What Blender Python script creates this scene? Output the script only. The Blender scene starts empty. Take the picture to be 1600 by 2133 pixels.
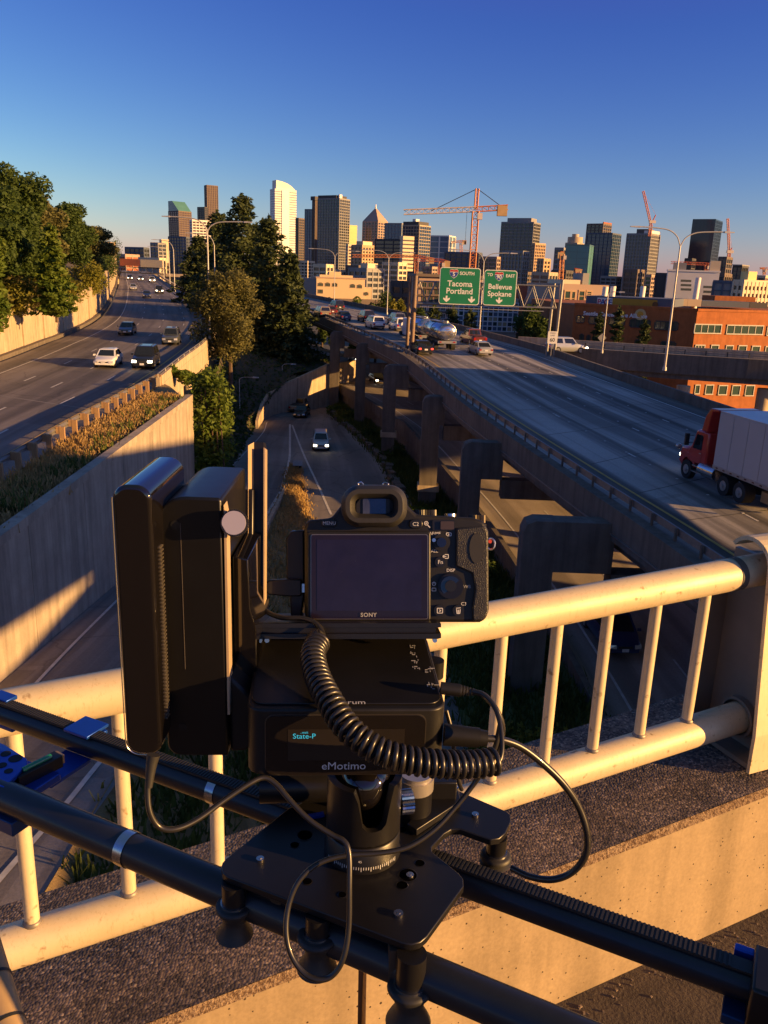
import bpy, math, random
import numpy as np
from mathutils import Vector, Matrix
R = math.radians
# ------------------------------------------------------------------ camera, sky, sun, exposure
scn = bpy.context.scene
COL = scn.collection
FPX, CX, CY = 1718.0, 800.0, 1066.5
ROLL = R(2.1); PITCH = math.atan(491.5 * math.cos(ROLL) / FPX)
FW = Vector((0, math.cos(PITCH), -math.sin(PITCH)))
_up = Vector((0, math.sin(PITCH), math.cos(PITCH))); _rt = Vector((1, 0, 0))
RT = _rt * math.cos(ROLL) + _up * math.sin(ROLL)
UP = -_rt * math.sin(ROLL) + _up * math.cos(ROLL)
cam = bpy.data.objects.new('camera', bpy.data.cameras.new('camera'))
COL.objects.link(cam); scn.camera = cam
cam.data.sensor_fit = 'VERTICAL'; cam.data.sensor_height = 36.0
cam.data.lens = FPX / 2133 * 36.0
cam.data.clip_start = 0.03; cam.data.clip_end = 30000
m3 = Matrix((RT, UP, -FW)).transposed()
cam.matrix_world = m3.to_4x4()
SUN_AZ, SUN_EL = 108.0, 11.0            # clockwise from the view direction (+Y), degrees
world = bpy.data.worlds.new('World'); scn.world = world; world.use_nodes = True
wn = world.node_tree; wn.nodes.clear()
sky = wn.nodes.new('ShaderNodeTexSky'); sky.sky_type = 'NISHITA'; sky.sun_disc = False
sky.sun_elevation = R(SUN_EL); sky.sun_rotation = R(SUN_AZ)
sky.altitude = 50; sky.air_density = 1.0; sky.dust_density = 0.3; sky.ozone_density = 4.5
# grade the sky's channels: a deep blue zenith that warms to pale gold at the horizon, the same all the way round
ssep = wn.nodes.new('ShaderNodeSeparateColor'); scom = wn.nodes.new('ShaderNodeCombineColor'); wn.links.new(sky.outputs[0], ssep.inputs[0])
for ch, pw, kk, mx, mn in ((0, 1.8, .72, 6.0, .36), (1, 1.82, .39, 5.0, .78), (2, 1.0, 1.12, 8.0, .5)):
    q1 = wn.nodes.new('ShaderNodeMath'); q1.operation = 'POWER'; q1.inputs[1].default_value = pw; wn.links.new(ssep.outputs[ch], q1.inputs[0])
    q2 = wn.nodes.new('ShaderNodeMath'); q2.operation = 'MULTIPLY'; q2.inputs[1].default_value = kk; wn.links.new(q1.outputs[0], q2.inputs[0])
    q3 = wn.nodes.new('ShaderNodeMath'); q3.operation = 'MINIMUM'; q3.inputs[1].default_value = mx; wn.links.new(q2.outputs[0], q3.inputs[0]); q4 = wn.nodes.new('ShaderNodeMath'); q4.operation = 'MAXIMUM'; q4.inputs[1].default_value = mn; wn.links.new(q3.outputs[0], q4.inputs[0]); wn.links.new(q4.outputs[0], scom.inputs[ch])
bg = wn.nodes.new('ShaderNodeBackground'); bg.inputs['Strength'].default_value = 0.053
wo = wn.nodes.new('ShaderNodeOutputWorld')
wn.links.new(scom.outputs[0], bg.inputs['Color']); wn.links.new(bg.outputs[0], wo.inputs['Surface'])
sl = bpy.data.lights.new('sun', 'SUN'); sl.energy = 4.4; sl.angle = R(0.5); sl.color = (1.0, 0.55, 0.175)
sun = bpy.data.objects.new('sun', sl); COL.objects.link(sun)
sd = Vector((math.sin(R(SUN_AZ)) * math.cos(R(SUN_EL)), math.cos(R(SUN_AZ)) * math.cos(R(SUN_EL)), math.sin(R(SUN_EL))))
sun.rotation_euler = sd.to_track_quat('Z', 'Y').to_euler(); sun.location = (60, -20, 40)
scn.view_settings.view_transform = 'Standard'; scn.view_settings.look = 'None'
scn.view_settings.exposure = 1.38; scn.view_settings.gamma = 1.0; scn.view_settings.use_curve_mapping = False
scn.cycles.max_bounces = 6; scn.cycles.transparent_max_bounces = 6
scn.cycles.use_denoising = True

# ------------------------------------------------------------------ survey helpers: sight lines from the camera onto known surfaces
def ray(x, y): return FW + RT * ((x - CX) / FPX) - UP * ((y - CY) / FPX)
def onz(x, y, z):
    d = ray(x, y); return d * (z / d.z)
def ony(x, y, Y):
    d = ray(x, y); return d * (Y / d.y)
def ond(x, y, t): return ray(x, y) * t
def onf(x, y, f, off=0.0):
    d = ray(x, y); lo, hi = 3.0, 2500.0
    for _ in range(50):
        m = (lo + hi) / 2
        if d.z / d.y * m > f(m) + off: lo = m
        else: hi = m
    return d / d.y * lo
def zl(y): return min(-8.5 + max(0.0, y - 100) * .022, -2.0)     # left freeway
def zv(y): return min(-10.2 + .028 * (y - 30), -4.5)             # upper viaduct
def ze(y): return -19.3 + .055 * (min(max(y, 20), 92) - 35) + .002 * max(0, min(y, 200) - 92)   # lower express lanes
ZR = -19.3                                                        # ramp below

# ------------------------------------------------------------------ object helpers
W = {}
def props(o, label=None, cat=None, group=None, kind=None):
    if label: o['label'] = label
    if cat: o['category'] = cat
    if group: o['group'] = group
    if kind: o['kind'] = kind
    return o
def thing(name, label, cat, loc=(0, 0, 0), rz=0.0, group=None):
    o = bpy.data.objects.new(name, None); COL.objects.link(o)
    o.empty_display_size = 0.2
    o.location = loc; o.rotation_euler = (0, 0, rz)
    W[o] = Matrix.Translation(Vector(loc)) @ Matrix.Rotation(rz, 4, 'Z')
    return props(o, label, cat, group)
def copy_tree(o, parent=None):
    c = o.copy(); COL.objects.link(c)
    if parent: c.parent = parent
    for ch in o.children: copy_tree(ch, c)
    return c
def put(root, loc, rz=0.0, label=None, group=None, first=False, scale=None):
    c = root if first else copy_tree(root)
    c.location = loc; c.rotation_euler = (0, 0, rz)
    if scale: c.scale = (scale,) * 3
    if label: c['label'] = label
    if group: c['group'] = group
    return c
class MB:
    def __init__(s): s.v = []; s.f = []; s.sm = []; s.uv = []
    def add(s, vs, fs, smooth=False, uv=None):
        n = len(s.v); s.v += [tuple(v) for v in vs]
        for f in fs: s.f.append(tuple(i + n for i in f)); s.sm.append(smooth)
        s.uv += list(uv) if uv else [(0, 0)] * len(vs)
        return s
    def box(s, c, size, rz=0.0, M=None):
        a, b, d = size[0] / 2, size[1] / 2, size[2] / 2
        p = [Vector((x, y, z)) for x in (-a, a) for y in (-b, b) for z in (-d, d)]
        if M is None: M = Matrix.Rotation(rz, 3, 'Z') if rz else None
        if M is not None: p = [M @ q for q in p]
        c = Vector(c)
        return s.add([c + q for q in p], [(0, 1, 3, 2), (4, 6, 7, 5), (0, 4, 5, 1), (2, 3, 7, 6), (0, 2, 6, 4), (1, 5, 7, 3)])
    def hexa(s, p):   # 4 bottom (ccw) + 4 top
        return s.add(p, [(3, 2, 1, 0), (4, 5, 6, 7), (0, 1, 5, 4), (1, 2, 6, 5), (2, 3, 7, 6), (3, 0, 4, 7)])
    def prism(s, poly, z0, z1, M=None):
        n = len(poly); vs = [Vector((p[0], p[1], z0)) for p in poly] + [Vector((p[0], p[1], z1)) for p in poly]
        if M is not None: vs = [M @ v for v in vs]
        return s.add(vs, [tuple(range(n - 1, -1, -1)), tuple(range(n, 2 * n))] + [(i, (i + 1) % n, n + (i + 1) % n, n + i) for i in range(n)])
    def cyl(s, a, b, r, n=12, r2=None, caps=True):
        a = Vector(a); b = Vector(b); r2 = r if r2 is None else r2
        z = (b - a).normalized(); x = z.orthogonal().normalized(); y = z.cross(x)
        ring = [(math.cos(2 * math.pi * i / n), math.sin(2 * math.pi * i / n)) for i in range(n)]
        A = [a + (x * c + y * q) * r for c, q in ring]; B = [b + (x * c + y * q) * r2 for c, q in ring]
        s.add(A + B, [(i, (i + 1) % n, n + (i + 1) % n, n + i) for i in range(n)], True)
        if caps:
            s.add(A, [tuple(range(n - 1, -1, -1))]); s.add(B, [tuple(range(n))])
        return s
    def tube(s, pts, r, n=8, rf=None):
        pts = [Vector(p) for p in pts]; m = len(pts); vs = []
        t = (pts[1] - pts[0]).normalized(); x = t.orthogonal().normalized()
        for i, p in enumerate(pts):
            t = (pts[min(i + 1, m - 1)] - pts[max(i - 1, 0)]).normalized()
            x = (x - t * x.dot(t)).normalized(); y = t.cross(x)
            rr = r if rf is None else rf(i / (m - 1))
            vs += [p + (x * math.cos(2 * math.pi * k / n) + y * math.sin(2 * math.pi * k / n)) * rr for k in range(n)]
        fs = [(i * n + k, i * n + (k + 1) % n, (i + 1) * n + (k + 1) % n, (i + 1) * n + k) for i in range(m - 1) for k in range(n)]
        s.add(vs, fs, True)
        s.add(vs[:n], [tuple(range(n - 1, -1, -1))]); s.add(vs[-n:], [tuple(range(n))])
        return s
    def lathe(s, prof, n=24, M=None):
        vs = []; m = len(prof)
        for r_, z in prof:
            for k in range(n):
                a = 2 * math.pi * k / n; vs.append(Vector((r_ * math.cos(a), r_ * math.sin(a), z)))
        if M is not None: vs = [M @ v for v in vs]
        fs = [(i * n + k, i * n + (k + 1) % n, (i + 1) * n + (k + 1) % n, (i + 1) * n + k) for i in range(m - 1) for k in range(n)]
        return s.add(vs, fs, True)
    def quad(s, a, b, c, d, uv=None): return s.add([a, b, c, d], [(0, 1, 2, 3)], False, uv)
    def build(s, name, mat, parent=None, label=None, cat=None, group=None, kind=None, origin=None, bevel=0, seg=2, subsurf=0):
        me = bpy.data.meshes.new(name)
        if parent is not None: Mi = W[parent].inverted()
        elif origin is not None: Mi = Matrix.Translation(-Vector(origin))
        else: Mi = None
        vs = [Mi @ Vector(v) for v in s.v] if Mi is not None else s.v
        me.from_pydata(vs, [], s.f)
        me.polygons.foreach_set('use_smooth', s.sm)
        if any(u != (0, 0) for u in s.uv):
            ul = me.uv_layers.new(name='UVMap'); li = np.empty(len(me.loops), dtype=np.int32); me.loops.foreach_get('vertex_index', li)
            ul.data.foreach_set('uv', np.array(s.uv, dtype=np.float32)[li].ravel())
        me.materials.append(mat); me.update()
        o = bpy.data.objects.new(name, me); COL.objects.link(o)
        if parent is not None: o.parent = parent; W[o] = W[parent]
        else:
            if origin is not None: o.location = origin
            W[o] = Matrix.Translation(Vector(origin)) if origin is not None else Matrix()
        if bevel:
            b = o.modifiers.new('bevel', 'BEVEL'); b.width = bevel; b.segments = seg; b.limit_method = 'ANGLE'; b.angle_limit = R(38)
            b.harden_normals = False
            me.polygons.foreach_set('use_smooth', [True] * len(me.polygons))
            me.set_sharp_from_angle(angle=R(42)) if hasattr(me, 'set_sharp_from_angle') else None
        elif any(s.sm) and len(s.v) > 40: me.set_sharp_from_angle(angle=R(50))
        if subsurf:
            b = o.modifiers.new('sub', 'SUBSURF'); b.levels = b.render_levels = subsurf
        return props(o, label, cat, group, kind)
def spl(pts, n):
    """catmull-rom resample, n points evenly by parameter"""
    P = [np.array(p, float) for p in pts]; P = [2 * P[0] - P[1]] + P + [2 * P[-1] - P[-2]]
    out = []; m = len(P) - 3
    for i in range(n):
        t = i / (n - 1) * m; k = min(int(t), m - 1); t -= k
        a, b, c, d = P[k:k + 4]
        out.append(.5 * ((2 * b) + (-a + c) * t + (2 * a - 5 * b + 4 * c - d) * t * t + (-a + 3 * b - 3 * c + d) * t ** 3))
    return out
def evenly(pts, step=None, n=None):
    """resample a polyline by arc length"""
    P = np.array([list(p) for p in pts], float); L = np.r_[0, np.cumsum(np.linalg.norm(np.diff(P, axis=0), axis=1))]
    if n is None: n = max(2, int(L[-1] / step) + 1)
    q = np.linspace(0, L[-1], n)
    return np.stack([np.interp(q, L, P[:, k]) for k in range(P.shape[1])], 1)

# ------------------------------------------------------------------ materials
MATS = {}
def nodes_of(name):
    m = bpy.data.materials.new(name); m.use_nodes = True
    return m, m.node_tree, m.node_tree.nodes['Principled BSDF']
def ramp2(nt, fac, c1, c2, p1=0.3, p2=0.7):
    r = nt.nodes.new('ShaderNodeValToRGB'); e = r.color_ramp.elements
    e[0].position = p1; e[0].color = (*c1, 1); e[1].position = p2; e[1].color = (*c2, 1)
    nt.links.new(fac, r.inputs[0]); return r.outputs[0]
def noise(nt, vec, scale, detail=4, rough=.6):
    n = nt.nodes.new('ShaderNodeTexNoise'); n.inputs['Scale'].default_value = scale; n.inputs['Detail'].default_value = detail; n.inputs['Roughness'].default_value = rough
    if vec is not None: nt.links.new(vec, n.inputs['Vector'])
    return n.outputs['Fac']
def mapping(nt, scale=(1, 1, 1), src='Object'):
    t = nt.nodes.new('ShaderNodeTexCoord'); mp = nt.nodes.new('ShaderNodeMapping'); mp.inputs['Scale'].default_value = scale
    nt.links.new(t.outputs[src], mp.inputs['Vector']); return mp.outputs[0]
def mixc(nt, fac, a, b, mode='MIX'):
    m = nt.nodes.new('ShaderNodeMix'); m.data_type = 'RGBA'; m.blend_type = mode
    for sock, v in ((m.inputs[0], fac), (m.inputs[6], a), (m.inputs[7], b)):
        if isinstance(v, (int, float)): sock.default_value = v
        elif isinstance(v, tuple): sock.default_value = (*v, 1) if len(v) == 3 else v
        else: nt.links.new(v, sock)
    return m.outputs[2]
def bump(nt, b, h, strength=.3, dist=.02):
    n = nt.nodes.new('ShaderNodeBump'); n.inputs['Strength'].default_value = strength; n.inputs['Distance'].default_value = dist
    nt.links.new(h, n.inputs['Height']); nt.links.new(n.outputs[0], b.inputs['Normal'])
def mat(name, c1, c2=None, scale=3.0, rough=.6, metal=0.0, bmp=0.0, bscale=None, bdist=.02, spec=.5, emit=None, estr=0, stretch=(1, 1, 1), coat=0, rvar=0):
    if name in MATS: return MATS[name]
    m, nt, b = nodes_of(name)
    b.inputs['Roughness'].default_value = rough; b.inputs['Metallic'].default_value = metal
    b.inputs['Specular IOR Level'].default_value = spec
    if coat: b.inputs['Coat Weight'].default_value = coat; b.inputs['Coat Roughness'].default_value = .05
    if c2 is None: c2 = tuple(x * .82 for x in c1)
    v = mapping(nt, stretch)
    f = noise(nt, v, scale)
    nt.links.new(ramp2(nt, f, c1, c2), b.inputs['Base Color'])
    if bmp: bump(nt, b, noise(nt, v, bscale or scale * 8, 5), bmp, bdist)
    if rvar:
        mr = nt.nodes.new('ShaderNodeMapRange'); mr.inputs['To Min'].default_value = max(rough - rvar, .02); mr.inputs['To Max'].default_value = rough + rvar
        nt.links.new(noise(nt, v, scale * 2.3, 6), mr.inputs[0]); nt.links.new(mr.outputs[0], b.inputs['Roughness'])
    if emit: b.inputs['Emission Color'].default_value = (*emit, 1); b.inputs['Emission Strength'].default_value = estr
    MATS[name] = m; return m
def concrete(name, c, stain=.55, sc=.5, pits=0):
    """cast concrete: blotches, vertical streaks of dirt, fine grain"""
    m, nt, b = nodes_of(name); b.inputs['Roughness'].default_value = .88; b.inputs['Specular IOR Level'].default_value = .25
    v = mapping(nt); vs = mapping(nt, (3.2, 3.2, .22))
    base = ramp2(nt, noise(nt, v, sc * 2, 6, .65), tuple(x * .8 for x in c), tuple(x * 1.1 for x in c), .3, .7)
    st = ramp2(nt, noise(nt, vs, sc * 1.4, 5, .6), (stain,) * 3, (1, 1, 1), .36, .58)
    gr = ramp2(nt, noise(nt, v, 60 * sc, 3), (.86,) * 3, (1.06,) * 3)
    c_ = mixc(nt, 1.0, mixc(nt, 1.0, base, st, 'MULTIPLY'), gr, 'MULTIPLY')
    if pits:
        vo = nt.nodes.new('ShaderNodeTexVoronoi'); vo.inputs['Scale'].default_value = pits; nt.links.new(v, vo.inputs['Vector'])
        nt2 = noise(nt, v, pits * .22, 2)
        th = nt.nodes.new('ShaderNodeMath'); th.operation = 'MULTIPLY'; nt.links.new(nt2, th.inputs[0]); th.inputs[1].default_value = .26
        lt = nt.nodes.new('ShaderNodeMath'); lt.operation = 'LESS_THAN'; nt.links.new(vo.outputs['Distance'], lt.inputs[0]); nt.links.new(th.outputs[0], lt.inputs[1])
        # only some of the cells hold a pit
        sep = nt.nodes.new('ShaderNodeSeparateColor'); nt.links.new(vo.outputs['Color'], sep.inputs[0])
        g = nt.nodes.new('ShaderNodeMath'); g.operation = 'GREATER_THAN'; nt.links.new(sep.outputs[0], g.inputs[0]); g.inputs[1].default_value = .5
        mu = nt.nodes.new('ShaderNodeMath'); mu.operation = 'MULTIPLY'; nt.links.new(lt.outputs[0], mu.inputs[0]); nt.links.new(g.outputs[0], mu.inputs[1])
        c_ = mixc(nt, mu.outputs[0], c_, (.05, .035, .025))
        inv = nt.nodes.new('ShaderNodeMath'); inv.operation = 'SUBTRACT'; inv.inputs[0].default_value = 1; nt.links.new(mu.outputs[0], inv.inputs[1])
        bump(nt, b, inv.outputs[0], .8, .004)
    else:
        bump(nt, b, noise(nt, v, 30 * sc, 6), .25, .03)
    nt.links.new(c_, b.inputs['Base Color']); MATS[name] = m; return m
def roadmat(name, c, lanes, wear=.6, oil=.62, patch=.8, crack=1.0):
    """road sheet with UV (metres along, 0..1 across): tyre-polished tracks and oil streaks run along each lane"""
    m, nt, b = nodes_of(name); b.inputs['Roughness'].default_value = .72; b.inputs['Specular IOR Level'].default_value = .35
    uv = nt.nodes.new('ShaderNodeTexCoord'); sep = nt.nodes.new('ShaderNodeSeparateXYZ'); nt.links.new(uv.outputs['UV'], sep.inputs[0])
    mp = nt.nodes.new('ShaderNodeMapping'); mp.inputs['Scale'].default_value = (.02, lanes * 3.0, 1); nt.links.new(uv.outputs['UV'], mp.inputs[0])
    streak = ramp2(nt, noise(nt, mp.outputs[0], 1.0, 3, .55), (wear,) * 3, (1.12,) * 3, .42, .56)
    mu = nt.nodes.new('ShaderNodeMath'); mu.operation = 'MULTIPLY'; nt.links.new(sep.outputs[1], mu.inputs[0]); mu.inputs[1].default_value = lanes * 2 * math.pi
    co = nt.nodes.new('ShaderNodeMath'); co.operation = 'COSINE'; nt.links.new(mu.outputs[0], co.inputs[0])
    mr = nt.nodes.new('ShaderNodeMapRange'); mr.inputs[1].default_value = -1; mr.inputs[2].default_value = -.2; mr.inputs[3].default_value = oil; mr.inputs[4].default_value = 1
    nt.links.new(co.outputs[0], mr.inputs[0])
    v = mapping(nt); blot = ramp2(nt, noise(nt, v, .12, 6, .6), tuple(x * patch for x in c), tuple(x * 1.12 for x in c), .35, .65)
    gr = ramp2(nt, noise(nt, v, 9, 6, .8), (.8,) * 3, (1.15,) * 3)
    cc = mixc(nt, 1.0, mixc(nt, 1.0, blot, streak, 'MULTIPLY'), gr, 'MULTIPLY')
    cc = mixc(nt, 1.0, cc, mr.outputs[0], 'MULTIPLY')
    # crack sealing: wandering dark tar lines, and repaired patches
    wv = nt.nodes.new('ShaderNodeTexVoronoi'); wv.feature = 'DISTANCE_TO_EDGE'; wv.inputs['Scale'].default_value = .16; wv.inputs['Randomness'].default_value = 1.0
    wn_ = nt.nodes.new('ShaderNodeTexNoise'); wn_.inputs['Scale'].default_value = .5; wn_.inputs['Detail'].default_value = 5; nt.links.new(v, wn_.inputs['Vector'])
    va = nt.nodes.new('ShaderNodeVectorMath'); va.operation = 'MULTIPLY_ADD'; va.inputs[1].default_value = (2.2, 2.2, 0); nt.links.new(wn_.outputs['Color'], va.inputs[0]); nt.links.new(v, va.inputs[2]); nt.links.new(va.outputs[0], wv.inputs['Vector'])
    cc = mixc(nt, 1.0, cc, ramp2(nt, wv.outputs['Distance'], (crack,) * 3, (1, 1, 1), .006, .013), 'MULTIPLY')
    vp_ = nt.nodes.new('ShaderNodeTexVoronoi'); vp_.distance = 'CHEBYCHEV'; mp2 = nt.nodes.new('ShaderNodeMapping'); mp2.inputs['Scale'].default_value = (.045, lanes, 1); nt.links.new(uv.outputs['UV'], mp2.inputs[0]); nt.links.new(mp2.outputs[0], vp_.inputs['Vector']); vp_.inputs['Scale'].default_value = 1
    sp_ = nt.nodes.new('ShaderNodeSeparateColor'); nt.links.new(vp_.outputs['Color'], sp_.inputs[0])
    cc = mixc(nt, 1.0, cc, ramp2(nt, sp_.outputs[0], (.80,) * 3, (1.06,) * 3, .12, .30), 'MULTIPLY')
    nt.links.new(cc, b.inputs['Base Color']); bump(nt, b, noise(nt, v, 14, 4), .3, .02)
    MATS[name] = m; return m
def leafmat(name, c1, c2, trans=.25):
    m, nt, b = nodes_of(name); b.inputs['Roughness'].default_value = .65; b.inputs['Specular IOR Level'].default_value = .25
    g = nt.nodes.new('ShaderNodeNewGeometry')
    col = mixc(nt, .5, ramp2(nt, g.outputs['Random Per Island'], c1, c2, 0, 1), ramp2(nt, noise(nt, mapping(nt), .45, 3), c1, c2, .35, .65))
    nt.links.new(col, b.inputs['Base Color'])
    t = nt.nodes.new('ShaderNodeBsdfTranslucent'); nt.links.new(col, t.inputs['Color'])
    mx = nt.nodes.new('ShaderNodeMixShader'); mx.inputs[0].default_value = trans
    nt.links.new(b.outputs[0], mx.inputs[1]); nt.links.new(t.outputs[0], mx.inputs[2])
    nt.links.new(mx.outputs[0], nt.nodes['Material Output'].inputs['Surface']); MATS[name] = m; return m
# text as flat lettering
def lettering(txt, size, M, matl, parent, name='lettering', ext=0.0, align='CENTER', label=None, spacing=1.0, bold=0.0):
    cu = bpy.data.curves.new('lettering_curve', 'FONT'); cu.body = txt; cu.size = size; cu.align_x = align; cu.align_y = 'CENTER'; cu.extrude = ext; cu.space_character = spacing
    cu.offset = bold; cu.resolution_u = 3
    o = bpy.data.objects.new('lettering_tmp', cu); COL.objects.link(o)
    dg = bpy.context.evaluated_depsgraph_get(); dg.update()
    me = bpy.data.meshes.new_from_object(o.evaluated_get(dg)); bpy.data.objects.remove(o); bpy.data.curves.remove(cu)
    me.name = name; me.transform(W[parent].inverted() @ M); me.materials.clear(); me.materials.append(matl)
    n = bpy.data.objects.new(name, me); COL.objects.link(n); n.parent = parent; W[n] = W[parent]
    return props(n, label)
def frame(o, x, y):
    x = Vector(x).normalized(); y = Vector(y); y = (y - x * y.dot(x)).normalized(); z = x.cross(y)
    m = Matrix((x, y, z)).transposed().to_4x4(); m.translation = Vector(o); return m
# foliage: leaf-sized quads in clumps
def leaves(centres, radii, counts, size, seed, flat=.3, squash=1.0, droop=0.0):
    rng = np.random.default_rng(seed); V = []
    for c, r, n in zip(centres, radii, counts):
        d = rng.normal(size=(n, 3)); d /= np.linalg.norm(d, axis=1)[:, None]
        rr = rng.random(n) ** .45
        p = np.array(c) + d * rr[:, None] * np.array(r)
        a = rng.normal(size=(n, 3)); a[:, 2] *= flat; a[:, 2] -= droop; a /= np.linalg.norm(a, axis=1)[:, None]
        b_ = np.cross(a, rng.normal(size=(n, 3)) + d * .8); b_ /= np.linalg.norm(b_, axis=1)[:, None] + 1e-6
        s = (size * (.55 + .9 * rng.random(n)))[:, None]
        V.append(np.stack([p - a * s * .7, p + b_ * s * .32, p + a * s * .7, p - b_ * s * .32], 1))
    return np.concatenate(V).reshape(-1, 3)
def leafobj(name, V, matl, parent, label=None, kind=None, cat=None):
    n = len(V); me = bpy.data.meshes.new(name)
    if parent is not None:
        Mi = np.array(W[parent].inverted()); V = V @ Mi[:3, :3].T + Mi[:3, 3]
    me.vertices.add(n); me.vertices.foreach_set('co', V.astype(np.float32).ravel())
    me.loops.add(n); me.loops.foreach_set('vertex_index', np.arange(n, dtype=np.int32))
    me.polygons.add(n // 4); me.polygons.foreach_set('loop_start', np.arange(0, n, 4, dtype=np.int32)); me.polygons.foreach_set('loop_total', np.full(n // 4, 4, dtype=np.int32))
    me.update(calc_edges=True); me.materials.append(matl)
    o = bpy.data.objects.new(name, me); COL.objects.link(o)
    if parent is not None: o.parent = parent; W[o] = W[parent]
    else: W[o] = Matrix()
    return props(o, label, cat, None, kind)
# ================================================================== SETTING
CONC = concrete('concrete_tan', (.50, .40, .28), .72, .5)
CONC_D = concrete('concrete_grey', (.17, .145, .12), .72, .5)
CONC_W = concrete('concrete_wall', (.42, .35, .275), .70, .45)
ROAD_L = roadmat('road_left', (.17, .15, .135), 4, .70, .72, .8, .72)
ROAD_V = roadmat('road_viaduct', (.32, .295, .265), 5, .48, .5)
ROAD_E = roadmat('road_express', (.33, .28, .23), 3, .8, .8)
ROAD_R = roadmat('road_ramp', (.215, .19, .17), 3, .82, .85, .8, .75)
PAINT = mat('road_paint', (.62, .60, .55), (.42, .40, .37), 2.5, .8)
PAINT_Y = mat('road_paint_yellow', (.55, .36, .08), (.40, .26, .07), 2.5, .8)
DIRT = mat('dirt', (.10, .075, .05), (.05, .045, .028), .5, .95, bmp=.5, bdist=.2, bscale=2)
GRASSG = mat('verge_green', (.06, .095, .024), (.11, .12, .04), .7, .95, bmp=.6, bdist=.25, bscale=3)
DRYG = mat('verge_dry', (.34, .22, .09), (.17, .13, .055), .9, .95, bmp=.6, bdist=.2, bscale=4)
STEEL = mat('galvanised', (.27, .26, .25), (.20, .20, .20), 4, .5, .6)
POLE = mat('lamp_pole_metal', (.46, .44, .42), (.38, .37, .36), 2, .5, .35)
DARKM = mat('dark_metal', (.04, .04, .045), (.03, .03, .03), 3, .5, .3)
def P3(p, z): return Vector((p[0], p[1], z))

def loft_road(name, L, Rr, zf, matl, n=90, thick=0.0, kind='structure', parent=None):
    A = spl(L, n); B = spl(Rr, n); mb = MB(); vs = []; uv = []; s = 0; prev = None
    m = 6
    for a, b in zip(A, B):
        mid = (a + b) / 2; s += 0 if prev is None else float(np.linalg.norm(mid - prev)); prev = mid
        for k in range(m + 1):
            t = k / m; q = a + (b - a) * t; vs.append((q[0], q[1], zf(q[1]))); uv.append((s, t + 1e-4))
    fs = [(i * (m + 1) + k, i * (m + 1) + k + 1, (i + 1) * (m + 1) + k + 1, (i + 1) * (m + 1) + k) for i in range(n - 1) for k in range(m)]
    mb.add(vs, fs, False, uv)
    if thick:
        for e in (0, m):
            ed = [vs[i * (m + 1) + e] for i in range(n)]; lo = [(x, y, z - thick) for x, y, z in ed]
            f2 = [(i, i + 1, n + i + 1, n + i) if e == 0 else (i + 1, i, n + i, n + i + 1) for i in range(n - 1)]
            mb.add(ed + lo, f2)
        lo = [(x, y, z - thick) for x, y, z in vs]; mb.add(lo, [f[::-1] for f in fs])
    return mb.build(name, matl, parent, kind=kind), A, B
def stripe(mb, A, B, t, w, zf, dz=.012, dash=None, s0=0, y0=-1e9, y1=1e9):
    P = evenly([a + (b - a) * t for a, b in zip(A, B)], step=1.0)
    d = np.gradient(P, axis=0); d /= np.linalg.norm(d, axis=1)[:, None]; nrm = np.stack([d[:, 1], -d[:, 0]], 1) * w / 2
    for i in range(len(P) - 1):
        if dash and ((i + s0) % dash[1]) >= dash[0]: continue
        if not (y0 < P[i][1] < y1): continue
        q = [P[i] - nrm[i], P[i] + nrm[i], P[i + 1] + nrm[i + 1], P[i + 1] - nrm[i + 1]]
        mb.quad(*[(x[0], x[1], zf(x[1]) + dz) for x in q])
def wallstrip(mb, P, zf0, zf1, w, off=0.0):
    """solid wall following plan polyline P (N,2); zf0/zf1: bottom/top height from index"""
    P = np.array(P, float); d = np.gradient(P, axis=0); d /= np.linalg.norm(d, axis=1)[:, None]; nr = np.stack([d[:, 1], -d[:, 0]], 1)
    vs = []
    for i, p in enumerate(P):
        a = p + nr[i] * (off - w / 2); b = p + nr[i] * (off + w / 2)
        vs += [(a[0], a[1], zf0(i)), (b[0], b[1], zf0(i)), (b[0], b[1], zf1(i)), (a[0], a[1], zf1(i))]
    fs = []
    for i in range(len(P) - 1):
        j = i * 4; k = j + 4
        fs += [(j, k, k + 1, j + 1), (j + 1, k + 1, k + 2, j + 2), (j + 2, k + 2, k + 3, j + 3), (j + 3, k + 3, k, j)]
    e = (len(P) - 1) * 4
    fs += [(0, 1, 2, 3), (e + 3, e + 2, e + 1, e)]
    mb.add(vs, fs)
    return mb

# ---- ground, far land
g = MB(); n = 48
for k in range(n):
    a = 2 * math.pi * k / n; b = 2 * math.pi * (k + 1) / n
    g.add([(0, 0, -20.6), (9000 * math.cos(a), 9000 * math.sin(a), -20.6), (9000 * math.cos(b), 9000 * math.sin(b), -20.6)], [(0, 1, 2)])
g.build('ground', mat('ground_soil', (.07, .06, .045), (.045, .05, .03), .05, .95), kind='structure')
hl = MB(); rng = np.random.default_rng(5); prevh = None
for i in range(61):
    x = -4200 + 8400 * i / 60
    h = 10 + 26 * (.5 + .5 * math.sin(i * .55)) + 10 * math.sin(i * 1.7) - (14 if x > 1500 else 0) + (18 if x < -900 else 0)
    cur = (x, 5200 + 300 * math.sin(i * .4), h)
    if prevh: hl.add([(prevh[0], prevh[1] - 700, -20), (cur[0], cur[1] - 700, -20), cur, prevh], [(0, 1, 2, 3)])
    prevh = cur
hl.build('hills', mat('far_hills', (.06, .07, .07), (.09, .09, .085), .002, .95), kind='structure')

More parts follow.
